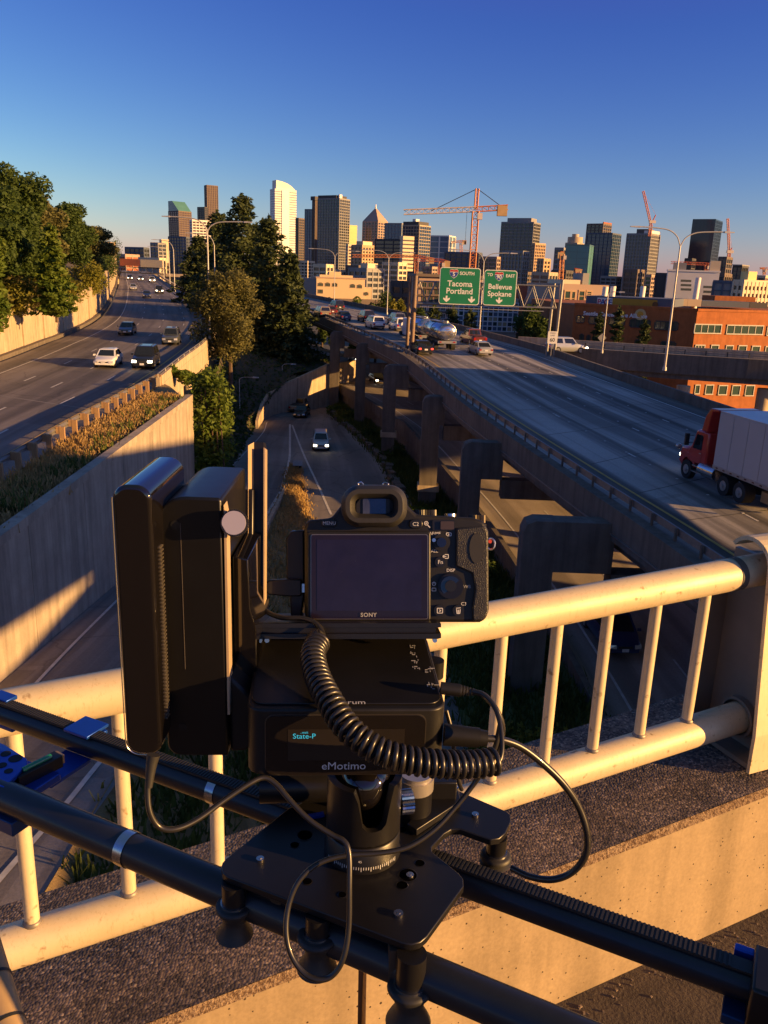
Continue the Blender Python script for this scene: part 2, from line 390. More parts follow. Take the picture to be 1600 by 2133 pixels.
# ---- left freeway
LL = [(-26, -8), (-28, 20), (-31, 50), (-34.3, 73), (-38, 93), (-46.8, 138), (-74, 230), (-99, 310), (-122, 385), (-150, 470)]
LRt = [(-12.6, -8), (-14.4, 20), (-16.4, 44), (-17.4, 62), (-22.0, 100), (-27.7, 132), (-46, 197), (-72, 274), (-97, 350), (-125, 435)]
lr, LA, LB = loft_road('left_freeway', LL, LRt, zl, ROAD_L, 110)
mk = MB()
stripe(mk, LA, LB, .155, .14, zl)
for t, s0 in ((.36, 2), (.55, 5), (.735, 0)): stripe(mk, LA, LB, t, .13, zl, dash=(3, 12), s0=s0)
mk.build('lane_marking', PAINT, lr)
mk = MB(); stripe(mk, LA, LB, .885, .14, zl); mk.build('edge_line', PAINT_Y, lr)
# joints across the carriageway
mk = MB()
for y in (57.5, 78, 99):
    i = int(np.argmin(np.abs(LA[:, 1] - y) if isinstance(LA, np.ndarray) else [abs(a[1] - y) for a in LA])); a = LA[i]; b = LB[i] + (LB[i] - LA[i]) * 0
    a2 = a + (b - a) * .03; d = Vector((0, .11))
    mk.quad((a2[0], a2[1] - .1, zl(y) + .007), (b[0], b[1] - .1, zl(y) + .007), (b[0], b[1] + .1, zl(y) + .007), (a2[0], a2[1] + .1, zl(y) + .007))
mk.build('expansion_joint', mat('joint_pale', (.24, .22, .2), (.17, .16, .15), 3, .8), lr)

# ---- left sound wall: one panel object each
sw = thing('retaining_wall', 'long tan concrete panel wall on the left side of the left freeway, lit orange, under the hedges', 'wall', (-35, 73, -8.5))
LLe = evenly([p - np.array([1.3, 0]) for p in LA], step=5.0)
for i in range(len(LLe) - 1):
    a, b = LLe[i], LLe[i + 1]
    if a[1] < 40 or a[1] > 330: continue
    d = (b - a) / np.linalg.norm(b - a); nr = np.array([d[1], -d[0]])
    a2, b2 = a + d * .03, b - d * .03; h = 4.1 + .25 * ((i * 7) % 3) + max(0, (a[1] - 120) * .02); o = .10 * ((i * 5) % 2)
    q = [a2 - nr * .3, a2 + nr * (.1 + o), b2 + nr * (.1 + o), b2 - nr * .3]
    mb = MB(); z = zl(a[1]) - .3
    mb.hexa([P3(p, z) for p in q] + [P3(p, z + h + .3) for p in q]); mb.build('panel', CONC, sw)
mb = MB(); wallstrip(mb, LLe[8:68], lambda i: zl(LLe[8 + i][1]) - .3, lambda i: zl(LLe[8 + i][1]) + .28, .5, .55); mb.build('footing', CONC_D, sw)
# hillside behind the wall
hs = MB(); vs = []; LH = evenly([p for p in LA], step=8.0); m = 7
for i, p in enumerate(LH):
    for k in range(m + 1):
        t = k / m; x = p[0] - 1.5 - t * 75
        z = zl(p[1]) + 3.9 + 13 * (1 - math.exp(-3 * t)) + .5 * math.sin(i * 1.3 + k)
        vs.append((x, p[1] - 10 * t, z if k else zl(p[1]) + 3.8))
hs.add(vs, [(i * (m + 1) + k, i * (m + 1) + k + 1, (i + 1) * (m + 1) + k + 1, (i + 1) * (m + 1) + k) for i in range(len(LH) - 1) for k in range(m)], True)
hs.build('hillside', DIRT, kind='structure')

# ---- right side of the left freeway: guardrail, grass strip, tall retaining wall
gp = evenly(spl([(-14.6, 12), (-15.6, 31), (-16.5, 44), (-17.45, 62.5)], 60), step=1.95)
gr = thing('guardrail', 'steel guardrail on tan timber posts between the left freeway and the dry grass strip', 'guardrail', P3(gp[12], -8.5))
for i, p in enumerate(gp):
    t = gp[min(i + 1, len(gp) - 1)] - gp[max(i - 1, 0)]; a = math.atan2(t[1], t[0])
    mb = MB(); mb.box((p[0] + .16, p[1], -8.5 + .36), (.17, .24, .80), a); mb.box((p[0] - .03, p[1], -8.5 + .60), (.17, .21, .36), a)
    mb.build('post', mat('timber_post', (.36, .22, .11), (.26, .16, .08), 5, .85, stretch=(6, 6, .6), bmp=.3), gr)
mb = MB(); ge = evenly(gp, step=1.0); tt = np.gradient(ge, axis=0); tt /= np.linalg.norm(tt, axis=1)[:, None]; nn = np.stack([tt[:, 1], -tt[:, 0]], 1)
prof = [(-.14, .43), (-.22, .50), (-.14, .57), (-.14, .63), (-.22, .70), (-.14, .77), (-.12, .77), (-.19, .70), (-.12, .62), (-.12, .58), (-.19, .50), (-.12, .43)]
vs = [(p[0] + q[0] * o, p[1] + q[1] * o, -8.5 + h) for p, q in zip(ge, nn) for o, h in prof]; m = len(prof)
mb.add(vs, [(i * m + k, (i + 1) * m + k, (i + 1) * m + (k + 1) % m, i * m + (k + 1) % m) for i in range(len(ge) - 1) for k in range(m)])
mb.build('beam', STEEL, gr)
WT0, WT1 = onz(0, 1146, -8.9), onz(400, 836, -8.9)
wd = (WT1 - WT0).normalized(); WTn = WT0 - wd * 22
WT = [WTn + (WT1 - WTn) * (i / 10) for i in range(11)]
# grass strip
gs = MB(); A = evenly(spl([(-14.0, 8), (-15.3, 31), (-16.2, 44), (-17.2, 63.5)], 40), n=40); vs = []
for i in range(40):
    b = WTn + (WT1 - WTn) * (i / 39); a = A[i]
    for k in range(5):
        t = k / 4; vs.append((a[0] + (b.x - .25 - a[0]) * t, a[1] + (b.y - a[1]) * t, -8.56 + (.10 * math.sin(i * 1.9 + k * 2.2) if 0 < k < 4 else 0) - .25 * t))
gs.add(vs, [(i * 5 + k, i * 5 + k + 1, (i + 1) * 5 + k + 1, (i + 1) * 5 + k) for i in range(39) for k in range(4)], True)
gs.build('grass_strip', DRYG, kind='structure')
rw = thing('retaining_wall', 'tall grey concrete retaining wall below the guardrail and dry grass, patch of sun on it', 'wall', (WT0.x, WT0.y, -19.3))
nrm = Vector((wd.y, -wd.x, 0)); Lw = (WT1 - WTn).length; k = 0; s = 0.0
while s < Lw - .5:
    e = min(s + 6.1, Lw); a = WTn + wd * (s + .02); b = WTn + wd * (e - .02)
    mb = MB(); q = [a - nrm * .35, a, b, b - nrm * .35]; q2 = [a - nrm * .25, a - nrm * .45 + nrm * .45 * 0 , b, b - nrm * .35]
    mb.hexa([P3(p, -19.6) for j, p in enumerate(q)] + [P3(p, -8.75) for p in q])
    mb.build('panel', CONC_W, rw); s = e; k += 1
mb = MB(); a, b = WTn, WT1; q = [a - nrm * .40, a + nrm * .07, b + nrm * .07, b - nrm * .40]
mb.hexa([P3(p, -8.75) for p in q] + [P3(p, -8.42) for p in q]); mb.build('coping', CONC_W, rw)
mb = MB(); b = WT1; q = [b - nrm * 3.2 - wd * .3, b - wd * .3, b + wd * .0, b - nrm * 3.2]
mb.hexa([P3(p + wd * .32, -19.6) for p in q] + [P3(p + wd * .32, -8.8) for p in q]); mb.build('end_wall', CONC_W, rw)

# ---- left freeway bridge: parapet, fascia, columns
bp = evenly(spl([(-17.3, 62), (-19.0, 76), (-21.7, 99), (-27.3, 131), (-36, 162), (-45.6, 196), (-71, 273), (-96, 350)], 120), step=2.0)
bz = [zl(p[1]) for p in bp]
lb = thing('bridge_parapet', 'curving tan concrete bridge edge of the left freeway, carried on round columns', 'bridge parapet', (-17.3, 62, -8.5))
mb = MB(); wallstrip(mb, bp, lambda i: bz[i] - .02, lambda i: bz[i] + .62, .28); mb.build('parapet', CONC, lb)
mb = MB(); wallstrip(mb, bp[:60], lambda i: bz[i] - 1.9, lambda i: bz[i] - .03, .5, -.1); mb.build('fascia', CONC, lb)
mb = MB(); mb.tube([P3(p, z + .86) for p, z in zip(bp, bz)], .055, 6)
for p, z in list(zip(bp, bz))[::2]: mb.cyl(P3(p, z + .6), P3(p, z + .86), .04, 6, caps=False)
mb.build('handrail', STEEL, lb)
for i in (4, 7, 10, 13, 16, 20, 26):
    p = bp[i]; mb = MB(); mb.cyl(P3(p, -19.5) + Vector((-.3, 0, 0)), P3(p, bz[i] - 1.85) + Vector((-.3, 0, 0)), .42, 14); mb.build('column', CONC, lb)

# ---- lower ramp pavement
wf = [onz(0, 1422, ZR), onz(120, 1322, ZR), onz(240, 1225, ZR)]
fd = (wf[2] - wf[0]).normalized()
footL = [wf[0] - fd * 22, wf[0], wf[2], onz(400, 1075, ZR), onz(478, 985, ZR), onz(545, 885, ZR), onz(600, 858, ZR), onz(683, 846, ZR), Vector((-8, 133, ZR)), Vector((-18, 170, ZR))]
footR = [Vector((6.5, -8, ZR)), Vector((4.5, 22, ZR)), Vector((3.4, 42, ZR)), Vector((2.0, 66, ZR)), onz(805, 975, ZR), onz(760, 925, ZR), onz(722, 888, ZR), onz(695, 856, ZR), Vector((-2, 140, ZR)), Vector((-8, 178, ZR))]
fL = [(p.x - .4, p.y) for p in footL]; fR = [(p.x, p.y) for p in footR]
rr, RA, RB = loft_road('ramp_road', fL, fR, lambda y: ZR, ROAD_R, 90)
def groundline(pix, w, name, matl, parent, z=None, dz=.012):
    zf = z or (lambda y: ZR); P = evenly(spl([tuple(onf(x, y, zf))[:2] for x, y in pix], 60), step=.8); d = np.gradient(P, axis=0); d /= np.linalg.norm(d, axis=1)[:, None]; nr = np.stack([d[:, 1], -d[:, 0]], 1) * w / 2
    mb = MB()
    for i in range(len(P) - 1):
        mb.quad(*[(q[0], q[1], zf(q[1]) + dz) for q in (P[i] - nr[i], P[i] + nr[i], P[i + 1] + nr[i + 1], P[i + 1] - nr[i + 1])])
    return mb.build(name, matl, parent)
zs = lambda y: max(ZR + .008, min(-13.1 - .125 * (y - 24), -10.0))   # slip road climbing towards the bridge
groundline([(604, 884), (604, 920), (603, 955), (592, 1000), (572, 1045), (548, 1085)], .24, 'gore_line', PAINT, rr, zs)
groundline([(609, 886), (632, 945), (660, 1005), (690, 1072)], .2, 'gore_line', PAINT, rr)
groundline([(818, 985), (826, 1015)], .16, 'edge_line', PAINT, rr)
groundline([(480, 975), (545, 905), (556, 880)], .12, 'edge_line', PAINT, rr, zs)
GLp = [onf(x, y, zs) for x, y in [(612, 980), (598, 1012), (580, 1055), (560, 1095), (540, 1150), (505, 1240), (450, 1350), (350, 1480), (247, 1606), (106, 1839)]]
GRp = [onz(x, y, ZR) for x, y in [(616, 980), (622, 1000), (632, 1030), (645, 1090), (655, 1150), (664, 1240)]] + [Vector((-3.6, 42, ZR)), Vector((-2.6, 33, ZR)), Vector((-1.6, 22, ZR)), Vector((-1.0, 4, ZR))]
gl_end = GLp[-1] + (GLp[-1] - GLp[-2]).normalized() * 14; GLp.append(Vector((gl_end.x, gl_end.y, 0)))
GA = evenly(spl([(p.x, p.y) for p in GLp], 80), n=60); GB = evenly(spl([(p.x, p.y) for p in GRp], 80), n=60)
slipL = [(-10.6, -10), (-11.6, 8), (-12.2, 24), (-12.6, 33), (-13.1, 45), (-13.62, 56), (-14.2, 66), (-15.3, 80)]
slipR = [(GLp[-1].x + 1, -10)] + [(p.x, p.y) for p in GLp[::-1]]
sr, SA, SB = loft_road('slip_road', [(x, y) for x, y in evenly(slipL, n=12)], [(x, y) for x, y in evenly(slipR, n=12)], zs, ROAD_R, 50)
groundline([(60, 1440), (150, 1345), (245, 1250), (330, 1165)], .12, 'edge_line', PAINT, sr, zs, .02)
groundline([(-40, 1880), (0, 1832), (70, 1752), (130, 1685), (205, 1592), (260, 1530)], .14, 'edge_line', PAINT, sr, zs, .02)
# gore island: a bank of dry grass falling from the slip road to the ramp
mb = MB(); vs = []; m = 6
for i in range(60):
    a = GA[i]; b = GB[int(np.argmin(np.abs(GB[:, 1] - a[1])))]
    for k in range(m + 1):
        t = k / m; za = zs(a[1]); vs.append((a[0] + (b[0] - a[0]) * t, a[1] + (b[1] - a[1]) * t, za + (ZR - za) * t + (.55 * math.sin(math.pi * t) + .10 * math.sin(i * 1.9 + k * 2.3) if 0 < k < m else .02)))
mb.add(vs, [(i * (m + 1) + k + 1, i * (m + 1) + k, (i + 1) * (m + 1) + k, (i + 1) * (m + 1) + k + 1) for i in range(59) for k in range(m)], True)
GORE = np.array(vs).reshape(60, m + 1, 3); gore = mb.build('gore_island', DRYG, kind='structure')
mb = MB(); kp = evenly([tuple(p) for p in GA[:26]], step=1.2)
wallstrip(mb, kp, lambda i: zs(kp[i][1]) - .3, lambda i: zs(kp[i][1]) + .42 + .1 * (i % 3 == 0), .26)
mb.build('concrete_barrier', CONC, None, 'low tan concrete kerb edging the dry grass gore island beside the slip road', 'barrier')
# crash cushion at its nose
cc = thing('crash_cushion', 'dark box-shaped crash cushion on the road at the nose of the dry grass island', 'crash cushion', onz(614, 985, ZR))
a = onz(618, 985, ZR); c = onz(622, 968, ZR)
mb = MB(); mb.box((a.x, a.y + 1.0, ZR + .4), (.8, 2.2, .75), R(5)); mb.build('cushion_body', mat('cushion_black', (.035, .033, .03), None, 3, .6), cc)
mb = MB(); mb.box((a.x, a.y + .9, ZR + .80), (.95, 2.5, .04), R(5)); mb.box((a.x, a.y + .9, ZR + .45), (.95, 2.5, .08), R(5)); mb.build('side_rail', STEEL, cc)
# lit panel wall at the far end of the ramp
pw = thing('retaining_wall', 'curving concrete panel wall at the far left of the lower ramp, striped by sun and column shadows', 'wall', onz(600, 858, ZR))
pb = evenly(spl([tuple(onz(x, y, ZR))[:2] for x, y in [(538, 893), (552, 872), (580, 861), (625, 855), (683, 847)]], 40), n=8)
ext = pb[-1] + (pb[-1] - pb[-2]) * np.array([1.0, 1.35]); pb = np.vstack([pb, ext, ext + (ext - pb[-1])])
for i in range(len(pb) - 1):
    a, b = pb[i], pb[i + 1]; d = (b - a) / np.linalg.norm(b - a); nr = np.array([d[1], -d[0]]); a2, b2 = a + d * .03, b - d * .03
    h0 = 1.0 + 5.4 * min(1, i / 7) ** 1.1; h1 = 1.0 + 5.4 * min(1, (i + 1) / 7) ** 1.1
    q = [a2 - nr * .35, a2 + nr * .08 * (i % 2), b2 + nr * .08 * (i % 2), b2 - nr * .35]; mb = MB()
    mb.hexa([P3(p, ZR - .2) for p in q] + [P3(q[0], ZR + h0), P3(q[1], ZR + h0), P3(q[2], ZR + h1), P3(q[3], ZR + h1)]); mb.build('panel', CONC, pw)
# embankment between bridge and ramp
em = MB(); EA = evenly([(-15.5, 63.5), (-20.5, 100), (-26, 131), (-44, 197), (-70, 270), (-93, 345)], n=40); EB = evenly([(WT1.x + 1.0, WT1.y + .6), tuple(onz(478, 985, ZR))[:2], tuple(onz(538, 890, ZR) + Vector((-.6, 0, 0)))[:2], (pb[4][0] - .6, pb[4][1] + .8), (pb[7][0] - .4, pb[7][1] + .5), (-10, 145), (-28, 185), (-60, 260), (-80, 350)], n=40)
vs = []; m = 6
for i in range(40):
    a, b = EA[i], EB[i]; za = zl(a[1]) - 2.6; y = b[1]
    zb = ZR + (0.2 if y < 108 else min(5.6, .3 + (y - 108) * .42)) + max(0, (y - 150) * .05)
    for k in range(m + 1):
        t = k / m; vs.append((a[0] + (b[0] - a[0]) * t, a[1] + (b[1] - a[1]) * t, za + (zb - za) * t ** .8 + (.25 * math.sin(i * 2.1 + k * 1.7) if 0 < k < m else 0)))
em.add(vs, [(i * (m + 1) + k, i * (m + 1) + k + 1, (i + 1) * (m + 1) + k + 1, (i + 1) * (m + 1) + k) for i in range(39) for k in range(m)], True)
em.build('embankment', mat('embankment_soil', (.05, .05, .024), (.09, .065, .035), .5, .95, bmp=.5, bdist=.2, bscale=2), kind='structure')
EMB = np.array(vs).reshape(40, 7, 3)

# ---- lower express lanes
EL = [(10.6, -8), (10.7, 20), (10.2, 38), (8.5, 56), (6.1, 71), (1.4, 95), (-4.8, 118), (-16, 150), (-34, 190)]
ER = [(25, -8), (25, 20), (24.5, 38), (22.8, 56), (20.2, 71), (14.8, 96), (7.0, 123), (-4, 157), (-22, 198)]
er, XA, XB = loft_road('express_lanes', EL, ER, ze, ROAD_E, 90, .9)
mk = MB(); stripe(mk, XA, XB, .115, .14, ze); stripe(mk, XA, XB, .93, .14, ze)
for t, s0 in ((.39, 3), (.66, 8)): stripe(mk, XA, XB, t, .12, ze, dash=(3, 12), s0=s0)
mk.build('lane_marking', PAINT, er)
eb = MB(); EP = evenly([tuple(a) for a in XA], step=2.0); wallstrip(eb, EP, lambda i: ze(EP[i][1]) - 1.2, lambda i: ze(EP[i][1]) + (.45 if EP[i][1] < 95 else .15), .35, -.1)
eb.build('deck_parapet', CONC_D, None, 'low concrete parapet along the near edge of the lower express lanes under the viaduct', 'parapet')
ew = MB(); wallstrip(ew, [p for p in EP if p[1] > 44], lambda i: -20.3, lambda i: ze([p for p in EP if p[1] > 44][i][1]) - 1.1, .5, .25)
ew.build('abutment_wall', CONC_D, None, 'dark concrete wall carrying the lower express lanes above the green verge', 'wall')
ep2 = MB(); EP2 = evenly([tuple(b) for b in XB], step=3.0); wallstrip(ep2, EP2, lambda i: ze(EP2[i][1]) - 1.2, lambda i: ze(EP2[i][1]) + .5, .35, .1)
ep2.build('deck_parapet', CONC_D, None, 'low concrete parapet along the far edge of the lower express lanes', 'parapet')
# green verge between ramp and express lanes
vg = MB(); n = 60; VA = evenly([(a[0], a[1]) for a in RB], n=n); VB = evenly([(a[0] - .25, a[1]) for a in XA], n=n); vs = []; m = 6
for i in range(n):
    a = VA[i]; b = VB[int(np.argmin(np.abs(VB[:, 1] - a[1])))]
    for k in range(m + 1):
        t = k / m; zb = max(ze(b[1]) - (1.0 if b[1] < 50 else 3.0), ZR - .1)
        vs.append((a[0] + (b[0] - a[0]) * t, a[1] + (b[1] - a[1]) * t, ZR - .05 + (zb - ZR + .05) * t ** 1.3 + (.3 * math.sin(i * 1.3 + k * 2.1) + .15 if 0 < k < m else 0)))
vg.add(vs, [(i * (m + 1) + k, i * (m + 1) + k + 1, (i + 1) * (m + 1) + k + 1, (i + 1) * (m + 1) + k) for i in range(n - 1) for k in range(m)], True)
VERGE = np.array(vs).reshape(n, m + 1, 3)
vg.build('grass_verge', GRASSG, kind='structure')
# broken concrete edging along the ramp
re_ = thing('stone_edging', 'row of broken concrete blocks edging the ramp beside the green verge', 'edging', tuple(VA[30]) + (ZR,))
rng = random.Random(3)
for p in evenly([q for q in VA if 58 < q[1] < 124], step=1.5):
    mb = MB(); mb.box((p[0] + rng.uniform(-.1, .25), p[1], ZR + .22), (rng.uniform(.45, .8), rng.uniform(1.0, 1.4), rng.uniform(.45, .9)), rng.uniform(-.2, .4)); mb.build('block', CONC_D, re_)

# ---- upper viaduct
VL = [(17.5, -12), (15.2, 10), (12.1, 30.3), (9.9, 42), (6.0, 63.8), (2.0, 91.4), (-3.6, 113.4), (-15.2, 153.3), (-30, 187), (-52, 225)]
VR = [(36.0, -8), (33, 15), (30.4, 35), (26.5, 56.7), (24, 70), (21.0, 86), (17.0, 106), (2.2, 151), (-13, 185), (-34, 232)]
vr, UA, UB = loft_road('viaduct_deck', VL, VR, zv, ROAD_V, 120, 1.6)
mk = MB(); stripe(mk, UA, UB, .895, .16, zv)
for t, s0 in ((.30, 1), (.50, 6), (.70, 3)): stripe(mk, UA, UB, t, .11, zv, dash=(1, 12), s0=s0)
mk.build('lane_marking', PAINT, vr)
mk = MB(); stripe(mk, UA, UB, .105, .16, zv); mk.build('edge_line', PAINT_Y, vr)
mk = MB()
for t in (.30, .50, .70):
    P = evenly([a + (b - a) * t for a, b in zip(UA, UB)], step=3.0)
    for p in P: mk.box((p[0], p[1], zv(p[1]) + .012), (.12, .12, .02))
mk.build('lane_dot', PAINT, vr, kind='stuff')
UPt = evenly([tuple(a) for a in UA], step=2.0); URt = evenly([tuple(a) for a in UB], step=2.0)
vp = thing('viaduct_parapet', 'concrete edge and steel guardrail on the near left side of the upper viaduct', 'parapet', P3(UPt[20], zv(UPt[20][1])))
mb = MB(); wallstrip(mb, UPt, lambda i: zv(UPt[i][1]) - 1.3, lambda i: zv(UPt[i][1]) + .25, .6, -.25); mb.build('kerb_beam', CONC_D, vp)
mb = MB(); wallstrip(mb, UPt, lambda i: zv(UPt[i][1]) + .45, lambda i: zv(UPt[i][1]) + .78, .07, .12); mb.build('guardrail_beam', STEEL, vp)
for i, p in enumerate(UPt):
    if 18 < p[1] < 160:
        q = MB(); q.box((p[0] - .02, p[1], zv(p[1]) + .5), (.10, .12, .56)); q.build('post', CONC_D, vp)
mb = MB(); wallstrip(mb, UPt, lambda i: zv(UPt[i][1]) - 1.02, lambda i: zv(UPt[i][1]) - .95, .06, -.58); mb.build('conduit', STEEL, vp)
vp2 = MB(); wallstrip(vp2, URt, lambda i: zv(URt[i][1]) - 1.3, lambda i: zv(URt[i][1]) + .80, .32, .12)
vp2.build('viaduct_parapet', CONC_D, None, 'plain concrete barrier wall along the far right side of the upper viaduct', 'parapet')
mk = MB()
for k in range(6, 116, 5):
    a, b = UA[k], UB[k]; d = (UA[k + 1] - UA[k - 1]); d = d / np.linalg.norm(d) * .035
    mk.quad(*[(p[0], p[1], zv(p[1]) + .006) for p in (a - d, b - d, b + d, a + d)])
mk.build('expansion_joint', mat('joint_dark', (.06, .058, .055), None, 3, .8), vr)
# girders under the deck
gd = thing('viaduct_girders', 'dark concrete girders under the upper viaduct deck', 'girders', P3(UPt[30], zv(UPt[30][1]) - 3))
for t in (.02, .22, .42, .62, .82, .97):
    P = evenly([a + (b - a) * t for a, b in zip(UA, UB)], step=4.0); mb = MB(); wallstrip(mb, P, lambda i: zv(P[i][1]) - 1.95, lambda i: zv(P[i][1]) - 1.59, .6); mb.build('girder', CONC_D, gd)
# bents: rectangular column with cap beam reaching under the deck
BENTS = [((1093, 1085), 1.5), ((965, 920), 1.32), ((882, 825), 1.5), ((800, 760), 1.4), ((742, 715), 1.3), ((688, 690), 1.4)]
for i, ((px, py), w) in enumerate(BENTS):
    c = onf(px, py, zv, -.5); Y = c.y; zt = c.z
    lab = ['first viaduct column from the railing, widest, behind the camera grip', 'second viaduct column from the railing, with round-shouldered cap beam', 'third viaduct column from the railing, sunlit on its lower half', 'fourth viaduct column from the railing, sunlit near the express lanes', 'fifth viaduct column from the railing, sunlit at its foot in the verge', 'sixth viaduct column from the railing, farthest, beside the lit panel wall'][i]
    bt = thing('viaduct_column', lab, 'column', (c.x + w / 2, Y, ZR), 0, 'columns of the upper viaduct')
    x0 = c.x; rx = float(np.interp(Y, [b[1] for b in UB], [b[0] for b in UB])); lx = float(np.interp(Y, [b[1] for b in UA], [b[0] for b in UA]))
    r_ = .55
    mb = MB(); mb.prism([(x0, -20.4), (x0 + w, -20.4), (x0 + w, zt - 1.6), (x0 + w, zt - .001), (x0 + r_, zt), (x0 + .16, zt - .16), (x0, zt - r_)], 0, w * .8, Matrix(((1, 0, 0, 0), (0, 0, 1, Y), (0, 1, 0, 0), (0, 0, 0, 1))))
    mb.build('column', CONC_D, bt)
    q = [(x0 + w + .004, zt - 2.5), (lx + 1.2, zt - 2.9), (rx - .2, zt - 2.9), (rx - .2, zt - 2.4), (lx + .62, zt - 2.4), (lx + .10, zt - 2.4), (lx - .08, zt - .012), (x0 + w + .004, zt - .012)]
    mb = MB(); mb.prism([(x0 + w + .004, zt - 2.45), (lx - .36, zt - 2.45), (lx - .36, zt - .012), (x0 + w + .004, zt - .012)], .03, w * .77, Matrix(((1, 0, 0, 0), (0, 0, 1, Y), (0, 1, 0, 0), (0, 0, 0, 1)))); mb.build('cap_beam', CONC_D, bt)
    mb = MB(); mb.box(((lx - .35 + rx) / 2, Y + w * .4, zt - 3.1), (rx - lx + .36, w * .74, 1.25)); mb.build('cap_beam', CONC_D, bt)
    mb = MB(); mb.box((rx - .9, Y + w * .4 - (rx - x0) * .0, (zt - 3.73 - 20.4) / 2), (w * .8, w * .75, zt - 3.73 + 20.4)); mb.build('far_column', CONC_D, bt)
    if i in (1, 2, 3):
        zc = ze(Y) - .2
        mb = MB(); mb.box((x0 + w / 2 + .05, Y + w * .4, zc), (w + .35, w * .8 + .3, .55)); mb.build('corbel', CONC, bt)

# ---- off-ramp on the right
OL = [(19, 101), (26, 97.5), (34, 94.2), (44, 91), (60, 88), (90, 84)]
OR_ = [(17, 112), (27, 108), (36, 104), (47, 100), (62, 97.5), (92, 94)]
zo = lambda y: -8.0
orr, OA, OB = loft_road('off_ramp', OR_, OL, zo, ROAD_E, 40, .9)
op = thing('off_ramp_railing', 'concrete edge with a post-and-rail fence on the off-ramp in front of the brick building', 'railing', (30, 96, -8))
P = evenly([tuple(b) for b in OB], step=2.2)
mb = MB(); wallstrip(mb, P, lambda i: -9.5, lambda i: -7.35, .35, .15); mb.build('parapet', CONC_D, op)
mb = MB(); wallstrip(mb, P, lambda i: -10.1, lambda i: -9.52, .9, -.5); mb.build('girder', CONC_D, op)
mb = MB(); mb.tube([P3(p, -6.75) for p in P], .05, 6); mb.tube([P3(p, -7.02) for p in P], .035, 6); mb.build('rail', STEEL, op)
for p in P:
    mb = MB(); mb.box(P3(p, -7.0), (.10, .10, .55)); mb.build('post', DARKM, op)
P2 = evenly([tuple(b) for b in OA], step=2.2); mb = MB(); wallstrip(mb, P2, lambda i: -9.5, lambda i: -7.1, .35, -.15); mb.build('far_parapet', CONC, op)
for (px, lb_) in ((1591, 'round off-ramp column at the right edge, lit orange on its right side'), (1422, 'off-ramp column standing in shade in front of the brick building')):
    c = ony(px, 820, 93); o = MB(); o.cyl((c.x, c.y, -20.4), (c.x, c.y, -10.6), .75, 18); o.build('off_ramp_column', CONC, None, lb_, 'column', 'columns of the off-ramp')
# ================================================================== VEGETATION
LEAF_D = leafmat('leaf_dark', (.032, .062, .012), (.085, .125, .028), .35)
LEAF_C = leafmat('needle_dark', (.030, .050, .018), (.078, .095, .032), .25)
LEAF_O = leafmat('leaf_olive', (.075, .082, .026), (.19, .175, .06), .35)
LEAF_G = leafmat('leaf_green', (.065, .12, .015), (.16, .20, .03), .4)
LEAF_Y = leafmat('leaf_yellow_green', (.11, .13, .016), (.24, .21, .035), .4)
LEAF_B = leafmat('leaf_brown', (.060, .056, .020), (.13, .105, .038), .3)
BLADE_D = leafmat('dry_blades', (.30, .19, .07), (.52, .36, .15), .4)
BLADE_G = leafmat('green_blades', (.05, .08, .016), (.12, .14, .03), .35)
BARK = mat('bark', (.12, .075, .05), (.06, .042, .03), 3, .9, bmp=.6, stretch=(4, 4, .6), bscale=6)
def trunk(mb, base, h, r, seed, limbs=5, lh=.35, reach=.25):
    rg = random.Random(seed); pts = [Vector(base) + Vector((rg.uniform(-.02, .02) * h * k, rg.uniform(-.02, .02) * h * k, h * k)) for k in (0, .25, .5, .75, 1)]
    mb.tube(pts, r, 7, lambda t: r * (1.15 - t))
    for _ in range(limbs):
        k = rg.uniform(lh, .85); p = Vector(base) + Vector((0, 0, h * k)); a = rg.uniform(0, 6.28)
        e = Vector((math.cos(a), math.sin(a), .55)) * h * reach * (1.2 - k)
        mb.tube([p, p + e * .5 + Vector((0, 0, .02 * h)), p + e], r * .4, 5, lambda t: r * .45 * (1.1 - t))
def broad_tree(name, label, base, h, rx, matl, seed, n=5200, leaf=.45, bare=.25, group=None, cat='tree', blobs=16, rz=None, tr=.02):
    rg = random.Random(seed); base = Vector(base); t = thing(name, label, cat, base, 0, group)
    mb = MB(); trunk(mb, base - Vector((0, 0, .4)), h * .82, h * tr, seed, 6); mb.build('trunk', BARK, t)
    c0 = base + Vector((0, 0, h * (bare + (1 - bare) / 2))); hz = h * (1 - bare) / 2; rz = rz or hz
    cs, rs, ns = [], [], []
    for _ in range(blobs):
        a = rg.uniform(0, 6.28); u = rg.uniform(-.85, .82); q = math.sqrt(max(.05, 1 - u * u)) * rg.uniform(.45, .85)
        cs.append((c0.x + math.cos(a) * q * rx, c0.y + math.sin(a) * q * rx, c0.z + u * hz)); k = rg.uniform(.22, .42); rs.append((rx * k, rx * k, hz * k * .85)); ns.append(int(n / blobs * (k / .32) ** 2))
    cs.append(tuple(c0)); rs.append((rx * .7, rx * .7, hz * .8)); ns.append(n // 4)
    leafobj('crown', leaves(cs, rs, ns, leaf, seed, .6), matl, t); return t
